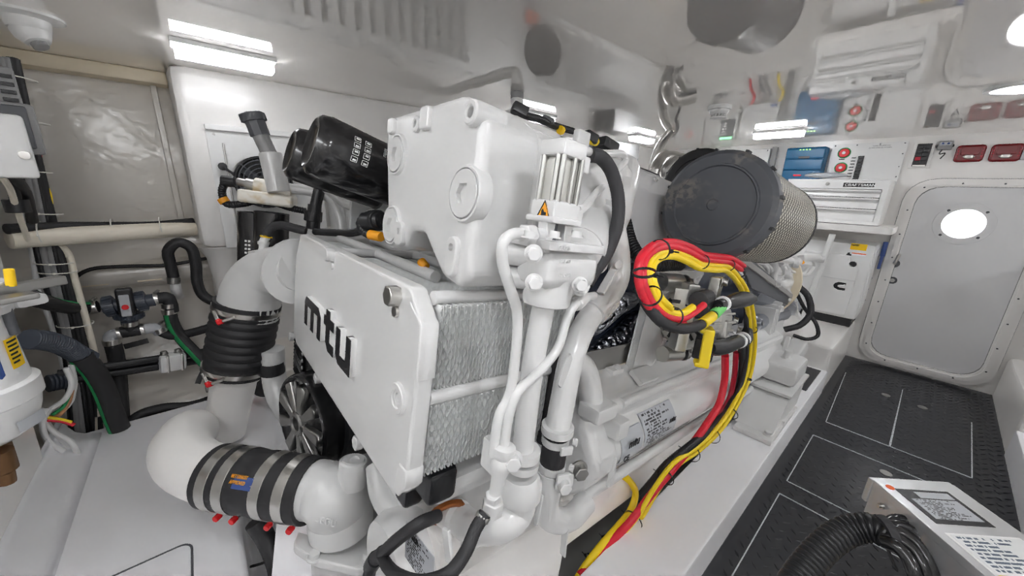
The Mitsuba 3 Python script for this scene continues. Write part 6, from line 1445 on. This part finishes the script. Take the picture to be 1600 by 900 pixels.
# ---------------------------------------------------------------- alternator on the starboard side, its cables
AY = -0.52
t = thing('alternator', 'bare alloy alternator inside the loop of red and yellow cables', 'alternator', place=ENG)
cen = arr((1.204, -0.5, -0.099))
ma = frame(cen - arr((0.21, 0, 0)), (1, -0.16, 0.0), (0, 0, 1))
part(t, 'body', lathe([(0, 0), (0.092, 0), (0.104, 0.010), (0.104, 0.06), (0.112, 0.064), (0.112, 0.09), (0.104, 0.094), (0.104, 0.15), (0.09, 0.17), (0.05, 0.18), (0, 0.18)], ma, 36), 'alloy')
for k in range(22):
    part(t, 'cooling_rib', put(box((0.100, 0.112), (-0.004, 0.004), (0.015, 0.16), 0.001), ma @ trimesh.transformations.rotation_matrix(k * 2 * math.pi / 22, (0, 0, 1))), 'alloy')
for k in range(16):
    a = k * 2 * math.pi / 16
    part(t, 'vent_slot', put(box((0.055, 0.085), (-0.005, 0.005), (-0.004, 0.004), 0.001), ma @ trimesh.transformations.rotation_matrix(a, (0, 0, 1))), 'black_satin')
for p in ((0.847, -0.5, 0.037), (0.975, -0.5, -0.228)):
    lg = part(t, 'lug', [rod(arr(p) + arr((-0.045, 0.01, 0)), arr(p) + arr((0.05, -0.01, 0)), 0.029, 20)], 'alloy')
    part(lg, 'bush', [rod(arr(p) + arr((0.045, -0.012, 0)), arr(p) + arr((0.062, -0.016, 0)), 0.028, 20)], 'rubber')
    part(lg, 'bolt', bolt(arr(p) + arr((0.06, -0.018, 0)), (0.9, -0.4, 0), 0.02), 'steel_dull')
part(t, 'rear_cover', put(lathe([(0, 0), (0.08, 0), (0.076, 0.04), (0.05, 0.05), (0, 0.05)]), frame(cen + arr((-0.14, -0.05, 0.0)), (-0.1, -1, 0.1))), 'alloy')
part(t, 'terminal_plate', box((-0.045, 0.035), (-0.05, 0.05), (0, 0.03), 0.005, frame((0.911, -0.6, 0.029), (0.2, -1, 0), (1, 0.2, 0))), 'alloy')
part(t, 'regulator', box((-0.06, 0.06), (-0.035, 0.03), (0, 0.04), 0.008, frame((1.107, -0.58, -0.108), (0.25, -0.95, 0.1), (1, 0.25, 0))), 'alloy')
part(t, 'end_frame', box((-0.02, 0.02), (-0.11, 0.11), (0, 0.05), 0.008, frame((0.854, -0.55, -0.06), (-0.6, -0.8, 0), (0.8, -0.6, 0))), 'alloy')
part(t, 'bracket', put(both([(0.862, -0.313), (0.977, -0.345), (1.046, -0.222), (0.903, 0.066), (1.29, 0.071), (1.303, 0.049), (0.884, -0.037)], 0, 0.03, 0.004), side(-0.40)), 'engine_white', label='white mounting bracket')
part(t, 'bracket_foot', box((-0.06, 0.06), (-0.03, 0.03), (-0.01, 0.01), 0.004, frame((0.889, -0.46, -0.313), (0, -0.5, 0.85), (1, 0, 0))), 'engine_white')
part(t, 'warning_plate', box((-0.02, 0.02), (-0.055, 0.055), (0, 0.004), 0.002, frame((0.657, -0.62, -0.008), (-0.5, -0.86, 0), (0.86, -0.5, 0))), 'alloy')
for k in range(4):
    part(t, 'plate_stripe', box((-0.014, 0.012), (-0.005, 0.005), (0.004, 0.006), 0.001, frame(arr((0.635, -0.62, 0.014)) - arr((0, 0, 0.022 * k)), (-0.5, -0.86, 0), (0.86, -0.5, 0))), 'black_satin')
part(t, 'lettering', words('CE', 0.024, (0.663, -0.625, -0.019), (0.86, -0.5, 0), (0, 0, 1), 0.002), 'black_satin', False)
part(t, 'terminal', [rod((0.844, -0.62, 0.017), (0.679, -0.66, 0.023), 0.025), rod((0.85, -0.63, -0.012), (0.706, -0.66, -0.003), 0.022)], 'rubber', label='black rubber terminal boots')
part(t, 'drive_belt', pipe([(0.98, -0.4, 0.036), (1.006, -0.41, -0.056), (1.019, -0.41, -0.145), (1.05, -0.42, -0.189)], 0.016), 'dark_grey', label='grey belt')
part(t, 'plug_housing', [box((-0.05, 0.05), (-0.035, 0.035), (0, 0.06), 0.006, frame((0.951, -0.58, -0.162), (0.3, -0.9, 0), (0.9, 0.3, 0)))], 'black_satin')
for p in ((0.879, -0.64, 0.069), (0.81, -0.64, -0.046), (1.222, -0.6, -0.091), (1.45, -0.56, -0.165)):
    part(t, 'screw', bolt(p, (0.3, -0.95, 0), 0.012), 'steel_dull')
t2 = thing('connector_boot', 'black rubber boot on the end of the black cable with the green sleeve', 'connector', place=ENG)
part(t2, 'boot', sweep(spline([(0.769, -0.68, 0.013), (0.858, -0.68, 0.016), (1.044, -0.66, 0.012), (1.236, -0.64, 0.001)], 6), np.interp(np.linspace(0, 1, 19), [0, 0.25, 0.55, 0.8, 1], [0.014, 0.018, 0.027, 0.026, 0.016]), 18), 'black_satin')
part(t2, 'band', rod((0.798, -0.68, 0.014), (0.812, -0.68, 0.015), 0.021, 18), 'print_white', label='pale band')
t2 = thing('connector_boot', 'lower black rubber plug boot with pale rings below the alternator', 'connector', place=ENG)
part(t2, 'boot', sweep(spline([(0.91, -0.64, -0.148), (1.042, -0.64, -0.161), (1.208, -0.63, -0.167), (1.369, -0.62, -0.173), (1.397, -0.61, -0.144)], 6), np.interp(np.linspace(0, 1, 25), [0, 0.1, 0.6, 0.8, 1], [0.02, 0.027, 0.026, 0.023, 0.018]), 18), 'black_satin')
part(t2, 'band', rod((1.23, -0.63, -0.167), (1.252, -0.63, -0.167), 0.028, 18), 'print_white')
part(t2, 'band', rod((1.301, -0.625, -0.169), (1.316, -0.625, -0.168), 0.027, 18), 'print_white')
t2 = thing('plug_clip', 'bright yellow plastic locking clip on the lower plug', 'clip', place=ENG)
mc = frame((0.835, -0.66, -0.131), (0.45, -0.9, 0.05), (0.9, 0.45, 0))
part(t2, 'bow', [box((-0.018, 0.0), (-0.055, 0.06), (-0.02, 0.01), 0.005, mc), box((-0.018, 0.05), (0.045, 0.06), (-0.03, 0.01), 0.005, mc), box((-0.018, 0.03), (-0.06, -0.045), (-0.03, 0.01), 0.005, mc)], 'yellow_cable')
CAB = [
    ('red_cable', .0088, 'upper red cable of the loop over the alternator', [(0.639, -0.69, 0.022), (0.601, -0.688, 0.007), (0.543, -0.685, -0.008), (0.461, -0.682, 0.002), (0.383, -0.68, 0.039), (0.357, -0.668, 0.078), (0.365, -0.656, 0.113), (0.417, -0.644, 0.141), (0.519, -0.632, 0.154), (0.654, -0.62, 0.146), (0.758, -0.615, 0.131), (0.877, -0.61, 0.129), (1.021, -0.605, 0.125), (1.169, -0.6, 0.102)]),
    ('red_cable', .0088, 'outer red cable of the loop over the alternator', [(0.564, -0.681, -0.022), (0.463, -0.678, -0.009), (0.378, -0.676, 0.032), (0.348, -0.664, 0.075), (0.354, -0.652, 0.115), (0.411, -0.64, 0.148), (0.523, -0.628, 0.164), (0.668, -0.616, 0.158), (0.772, -0.611, 0.143), (0.885, -0.606, 0.142), (1.038, -0.601, 0.14), (1.199, -0.596, 0.116)]),
    ('yellow_cable', .0088, 'upper yellow cable running over the alternator and down into the bilge', [(0.592, -0.683, 0.017), (0.542, -0.681, 0.003), (0.477, -0.678, 0.01), (0.407, -0.676, 0.042), (0.384, -0.664, 0.079), (0.394, -0.652, 0.11), (0.44, -0.64, 0.132), (0.532, -0.628, 0.142), (0.658, -0.616, 0.133), (0.765, -0.611, 0.116), (0.892, -0.606, 0.112), (1.028, -0.601, 0.109), (1.295, -0.6, 0.02), (1.495, -0.6, -0.113), (1.63, -0.6, -0.263), (1.677, -0.6, -0.416), (1.59, -0.6, -0.535), (1.432, -0.6, -0.619), (1.26, -0.585, -0.67), (1.113, -0.565, -0.699), (1.054, -0.54, -0.793), (1.016, -0.51, -0.942), (0.91, -0.49, -1.017), (0.81, -0.48, -1.062), (0.744, -0.48, -1.079)]),
    ('yellow_cable', .0088, 'lower yellow cable running over the alternator and down into the bilge', [(0.474, -0.682, 0.02), (0.413, -0.68, 0.049), (0.394, -0.668, 0.082), (0.405, -0.656, 0.108), (0.447, -0.644, 0.124), (0.527, -0.632, 0.132), (0.645, -0.62, 0.122), (0.752, -0.615, 0.104), (0.885, -0.61, 0.099), (1.011, -0.605, 0.095), (1.225, -0.605, 0.02), (1.414, -0.605, -0.111), (1.536, -0.605, -0.252), (1.579, -0.605, -0.398), (1.502, -0.605, -0.507), (1.342, -0.605, -0.583), (1.188, -0.59, -0.633), (1.05, -0.57, -0.66), (0.998, -0.545, -0.756), (0.964, -0.515, -0.905), (0.868, -0.495, -0.98), (0.772, -0.485, -1.025), (0.708, -0.485, -1.043)]),
    ('rubber', .0125, 'black cable with green and yellow sleeves in front of the alternator', [(0.363, -0.66, 0.066), (0.384, -0.67, 0.033), (0.415, -0.69, 0), (0.495, -0.7, -0.023), (0.603, -0.7, -0.027), (0.712, -0.69, -0.013), (0.787, -0.68, 0.009)]),
    ('red_cable', .0145, 'thick red cable dropping below the alternator into the bilge', [(1.357, -0.565, -0.267), (1.437, -0.565, -0.4), (1.409, -0.575, -0.496), (1.301, -0.58, -0.555), (1.195, -0.575, -0.624), (1.094, -0.56, -0.706), (1.018, -0.53, -0.81), (0.943, -0.505, -0.917), (0.822, -0.49, -0.972), (0.728, -0.485, -1.006), (0.68, -0.485, -1.019)]),
    ('dark_red_cable', .0115, 'thinner crimson cable behind the thick red one', [(1.496, -0.565, -0.273), (1.569, -0.565, -0.41), (1.563, -0.57, -0.51), (1.432, -0.575, -0.58), (1.317, -0.57, -0.656)]),
    ('yellow_cable', .0135, 'yellow cable coming up from below the white rail into the bundle', [(0.929, -0.44, -0.749), (0.985, -0.45, -0.794), (1.041, -0.46, -0.871), (1.007, -0.47, -0.921), (0.914, -0.475, -0.946), (0.794, -0.48, -0.967), (0.712, -0.48, -1.006), (0.676, -0.48, -1.035)]),
    ('rubber', .009, 'thin black cable running beside the yellow ones down the side of the engine', [(1.338, -0.595, -0.022), (1.432, -0.6, -0.165), (1.535, -0.6, -0.296), (1.563, -0.6, -0.425), (1.487, -0.6, -0.534)]),
]
for m_, r, lb_, pts in CAB:
    solo('engine_cable', sweep(spline(pts, 6), r, 12), m_, lb_, 'cable', place=ENG)
part('engine_cable_004', 'sleeve', rod((0.628, -0.7, -0.024), (0.716, -0.69, -0.013), 0.0138, 14), 'yellow_cable', label='yellow printed sleeve', to_world=T(ENG.tolist()))
part('engine_cable_004', 'sleeve', rod((0.723, -0.69, -0.01), (0.803, -0.68, 0.006), 0.0142, 14), 'green_sleeve', label='pale green sleeve', to_world=T(ENG.tolist()))
CON = [
    ('upper corrugated black conduit above the alternator', 0.022, [(0.671, -0.4, 0.209), (0.664, -0.44, 0.145), (0.664, -0.48, 0.109), (0.669, -0.52, 0.097), (0.725, -0.54, 0.102), (0.773, -0.55, 0.105)]),
    ('corrugated black conduit running down beside the yellow cables', .016, [(1.455, -0.585, -0.216), (1.565, -0.585, -0.338), (1.597, -0.585, -0.465), (1.497, -0.585, -0.554), (1.285, -0.585, -0.598), (1.147, -0.575, -0.625), (1.067, -0.55, -0.674), (1.108, -0.49, -0.818), (1.095, -0.45, -0.928)]),
    ('corrugated black conduit under the white rail', 0.02, [(1.683, -0.42, -0.866), (1.454, -0.42, -0.832), (1.332, -0.42, -0.858), (1.262, -0.42, -0.898), (1.175, -0.41, -0.895), (1.076, -0.4, -0.845)]),
]
for lb_, r, pts in CON:
    solo('corrugated_conduit', corrugated(pts, r, 0.009, 0.16, 12), 'black_satin', lb_, 'conduit', place=ENG)
TIES = 0
for p, q, r in (((0.424, -0.655, 0.145), (0.461, -0.655, 0.153), 0.021), ((0.33, -0.68, 0.099), (0.326, -0.68, 0.109), 0.021), ((0.366, -0.685, 0.053), (0.38, -0.685, 0.045), 0.021), ((0.466, -0.695, 0.006), (0.487, -0.695, 0.003), 0.02), ((0.759, -0.615, 0.122), (0.783, -0.615, 0.121), 0.02), ((1.024, -0.6, 0.116), (1.064, -0.6, 0.113), 0.019), ((1.159, -0.6, 0.092), (1.202, -0.6, 0.073), 0.018), ((1.515, -0.6, -0.159), (1.546, -0.6, -0.186), 0.017), ((1.649, -0.6, -0.417), (1.647, -0.6, -0.44), 0.017), ((1.543, -0.59, -0.57), (1.518, -0.59, -0.583), 0.034), ((1.379, -0.585, -0.637), (1.339, -0.585, -0.642), 0.034), ((1.207, -0.575, -0.669), (1.17, -0.575, -0.671), 0.034), ((1.063, -0.55, -0.738), (1.04, -0.55, -0.745), 0.032), ((0.98, -0.5, -0.931), (0.959, -0.5, -0.938), 0.036), ((0.865, -0.485, -0.993), (0.846, -0.485, -0.999), 0.036), ((0.767, -0.482, -1.022), (0.75, -0.482, -1.028), 0.036)):
    tie(p, arr(q) - arr(p), r, 'black cable tie round the red and yellow cables, %s from the loop start' % ORD[TIES], 'ties on the red and yellow cables', 'black_satin', ENG, w=0.005)
    TIES += 1

# black air hose over the valve, plastic looms on top of the engine
solo('air_hose', pipe([(0.232, -0.58, 0.3), (0.265, -0.58, 0.303), (0.308, -0.58, 0.285), (0.334, -0.59, 0.236), (0.332, -0.6, 0.182), (0.314, -0.6, 0.124), (0.282, -0.6, 0.084), (0.266, -0.6, 0.061)], 0.0135), 'rubber_soft', 'black rubber hose arching beside the pneumatic valve', 'hose', place=ENG)
solo('gap_hose', pipe([(0.343, -0.5, -0.149), (0.343, -0.5, -0.216), (0.344, -0.5, -0.303), (0.34, -0.5, -0.373)], 0.02), 'rubber', 'black hose hidden between the two upright white pipes', 'hose', place=ENG)
LOOM = [(0.277, -0.3, 0.429), (0.322, -0.28, 0.429), (0.391, -0.26, 0.441), (0.463, -0.25, 0.444), (0.578, -0.22, 0.461)]
t = thing('wiring_loom', 'black wiring loom with connectors lying on top of the white tank', 'wiring loom', place=ENG)
part(t, 'conduit', corrugated(LOOM, 0.010, 0.008, 0.15, 12), 'black_satin')
part(t, 'connector', box((-0.02, 0.02), (-0.014, 0.014), (-0.013, 0.013), 0.005, frame((0.286, -0.3, 0.428), (0.3, 0, 1), (0.8, -0.4, 0))), 'black_satin')
part(t, 'connector', rod((0.419, -0.25, 0.448), (0.451, -0.25, 0.448), 0.013), 'dark_grey')
part(t, 'tape', rod((0.476, -0.26, 0.436), (0.49, -0.26, 0.435), 0.012), 'yellow')
part(t, 'plug', box((-0.025, 0.025), (-0.018, 0.018), (-0.016, 0.016), 0.006, frame((0.691, -0.2, 0.471), (0.2, 0, 1), (1, -0.2, 0))), 'black_satin')
part(t, 'plug', box((-0.03, 0.05), (-0.03, 0.03), (-0.02, 0.02), 0.006, frame((0.884, -0.12, 0.498), (0.2, 0, 1), (1, -0.2, 0))), 'black_satin')
part(t, 'tape', rod((0.68, -0.2, 0.462), (0.729, -0.2, 0.465), 0.014), 'yellow_cable')
t = thing('sensor_lead', 'black corrugated lead with a yellow clip behind the oil filters', 'cable', place=ENG)
part(t, 'conduit', corrugated([(-0.211, 0.86, 0.162), (-0.221, 0.86, 0.118), (-0.208, 0.85, 0.075), (-0.156, 0.82, 0.084), (-0.116, 0.8, 0.101), (-0.064, 0.78, 0.104), (-0.003, 0.74, 0.09), (0.048, 0.72, 0.085)], 0.014, 0.009, 0.15, 12), 'black_satin')
part(t, 'plug', rod((-0.219, 0.86, 0.161), (-0.18, 0.84, 0.165), 0.022), 'black_satin')
part(t, 'clip', rod((-0.221, 0.86, 0.093), (-0.211, 0.855, 0.077), 0.019), 'orange', label='yellow clip')
t = thing('sensor_lead', 'black conduit junction standing behind the cooler plate', 'cable', place=ENG)
part(t, 'stem', [rod((0.067, 0.66, 0.117), (0.063, 0.66, 0.017), 0.026), rod((0.063, 0.66, 0.091), (0.062, 0.66, 0.049), 0.034), rod((0.087, 0.66, 0.211), (0.069, 0.66, 0.112), 0.022)], 'black_satin')
part(t, 'conduit', corrugated([(0.057, 0.6, 0.013), (0.094, 0.45, 0.028), (0.11, 0.32, 0.044), (0.122, 0.22, 0.069)], 0.014, 0.009, 0.15, 12), 'black_satin')
t = thing('sensor_plug', 'black sensor plug with an orange sleeve left of the white tank foot', 'connector', place=ENG)
part(t, 'plug', [rod((0.028, -0.02, 0.108), (0.057, -0.06, 0.116), 0.022), rod((0.048, -0.02, 0.11), (0.054, -0.06, 0.116), 0.028)], 'black_satin')
part(t, 'lead', corrugated([(0.031, 0, 0.112), (0.027, 0, 0.098), (0.033, -0.02, 0.079), (0.043, -0.05, 0.073)], 0.012, 0.009, 0.15, 12), 'black_satin')
part(t, 'sleeve', rod((0.034, -0.06, 0.076), (0.048, -0.1, 0.076), 0.013), 'orange')
solo('sensor_tip', rod((0.102, -0.22, 0.035), (0.107, -0.24, 0.023), 0.011), 'orange', 'small orange plug below the white tank beside the fins', 'connector', place=ENG)
solo('return_hose', pipe([(-0.099, 0.66, -0.022), (-0.082, 0.66, 0.009), (-0.052, 0.64, 0.024), (-0.011, 0.6, 0.019), (0.02, 0.58, 0.014)], 0.0165), 'rubber_soft', 'dark grey hose from the yellow-ringed barb on the inlet elbow', 'hose', place=ENG)

# ---------------------------------------------------------------- steel box, taped hose and post in the right foreground
BZ = 0.70
ca, cb, cc_, cd = arr((1.311, -0.037, 0.7)), arr((1.465, -0.184, 0.7)), arr((1.362, -0.291, 0.7)), arr((1.14, -0.231, 0.7))
dx = unit(cb - ca); dy = unit((cd - ca) - dx * ((cd - ca) @ dx))
wB = np.linalg.norm(cb - ca); lB = 0.52
t = thing('steel_box', 'bare metal control box with printed labels in the right foreground', 'control box')
mB = frame(ca, np.cross(dx, -dy) if np.cross(dx, -dy)[2] > 0 else np.cross(dx, dy), dx)
sgn = 1 if (mB[:3, 1] @ dy) > 0 else -1
def bb(x0, x1, y0, y1, z0, z1, r=0.003):
    return box((x0, x1), (sgn * y0, sgn * y1), (z0, z1), r, mB)
part(t, 'case', bb(0.002, wB - 0.002, 0.002, lB, -0.11, -0.004, 0.004), 'box_steel')
part(t, 'lid', bb(0, wB, 0, lB, -0.022, 0, 0.003), 'box_steel')
part(t, 'end_flange', bb(-0.002, wB, -0.012, 0.004, -0.075, -0.002, 0.003), 'box_steel')
part(t, 'screw', put(cat([disc((0.0 - 0.002, sgn * 0.045, -0.045), (-1, 0, 0), 0.008, 0.006), disc((-0.008, sgn * 0.045, -0.045), (-1, 0, 0), 0.005, 0.006)]), mB), 'steel', label='domed nut on the side')
NX = dx; NYv = -dy
def lab_card(x, y, w, h, z=0.0):
    """A label on the lid: x, y its far left corner as seen, reading along the lid's far edge."""
    return card(ca + dx * x + dy * (y + h) + arr((0, 0, z)), dx, -dy, w, h, 0.001)
rp_ = part(t, 'rating_plate', lab_card(0.030, 0.030, 0.135, 0.105), 'black_satin', False, label='black rating plate', uv=CARD_UV)
part(rp_, 'print', lab_card(0.042, 0.062, 0.112, 0.060, 0.0008), 'plate_print', False, uv=CARD_UV)
part(rp_, 'print', lab_card(0.070, 0.038, 0.085, 0.020, 0.0008), 'label_silver', False, uv=CARD_UV)
part(rp_, 'lettering', put(words('CHARLES', 0.011, (0, 0, 0), (1, 0, 0), (0, 1, 0), 0.0008), frame(ca + dx * 0.078 + dy * 0.053 + arr((0, 0, 0.0016)), (0, 0, 1), dx)), 'black_satin', False) if False else None
part(t, 'seal_mark', disc(ca + dx * 0.022 + dy * 0.026, (0, 0, 1), 0.009, 0.001), 'orange_red', label='orange round mark')
no = part(t, 'notice', lab_card(0.022, 0.160, 0.165, 0.19), 'print_white', False, label='white notice with a yellow caution bar', uv=CARD_UV)
part(no, 'print', lab_card(0.028, 0.165, 0.155, 0.085, 0.0008), 'notice_print', False, uv=CARD_UV)
part(no, 'caution_bar', lab_card(0.028, 0.257, 0.155, 0.024, 0.0008), 'yellow', False, uv=CARD_UV)
part(no, 'caution_mark', cat([lab_card(0.115, 0.260, 0.012, 0.017, 0.0012), lab_card(0.135, 0.260, 0.012, 0.017, 0.0012)]), 'black_satin', False)
part(no, 'print', lab_card(0.028, 0.288, 0.155, 0.055, 0.0008), 'notice_print', False, uv=CARD_UV)
pst = ca + dx * wB / 2 + dy * 0.30
solo('box_post', box((-0.08, 0.08), (-0.11, 0.11), (0, pst[2] - 0.112), 0.01, frame((pst[0], pst[1], 0.001), (0, 0, 1), dx)), 'beige_trim', 'beige post standing on the floor under the bare metal box', 'post')
HP = [(0.956, 0.04, 0.52), (1.032, 0.025, 0.56), (1.104, 0.002, 0.6), (1.161, -0.031, 0.63), (1.177, -0.066, 0.65), (1.174, -0.085, 0.65)]
solo('taped_conduit', corrugated(HP, 0.034, 0.013, 0.10, 18), 'black_satin', 'thick ribbed black conduit arching in the right foreground before the metal box', 'conduit')
t = thing('cable_bunch', 'bunch of glossy black cables leaving the ribbed conduit beside the metal box', 'cables')
for pts in (
    [(1.165, -0.075, 0.655), (1.211, -0.096, 0.665), (1.228, -0.131, 0.655), (1.213, -0.164, 0.63), (1.199, -0.195, 0.58)],
    [(1.155, -0.076, 0.655), (1.188, -0.1, 0.665), (1.193, -0.132, 0.655), (1.178, -0.159, 0.63), (1.176, -0.186, 0.58)],
    [(1.148, -0.079, 0.655), (1.158, -0.102, 0.665), (1.159, -0.13, 0.655), (1.146, -0.152, 0.63), (1.15, -0.173, 0.58)],
    [(1.136, -0.08, 0.655), (1.13, -0.1, 0.665), (1.122, -0.123, 0.655), (1.11, -0.141, 0.63), (1.126, -0.162, 0.58)],
    [(1.177, -0.076, 0.655), (1.237, -0.099, 0.665), (1.262, -0.141, 0.655), (1.246, -0.178, 0.63), (1.217, -0.21, 0.58)],
):
    part(t, 'cable', pipe(pts, 0.0135, sides=12), 'black_gloss')
part(t, 'tape', rod((1.167, -0.077, 0.655), (1.178, -0.091, 0.66), 0.038, 18), 'rubber_soft', label='black tape round the conduit end')
part(t, 'tape_tail', beam((1.185, -0.089, 0.62), (1.199, -0.118, 0.56), 0.03, 0.004), 'rubber_soft')
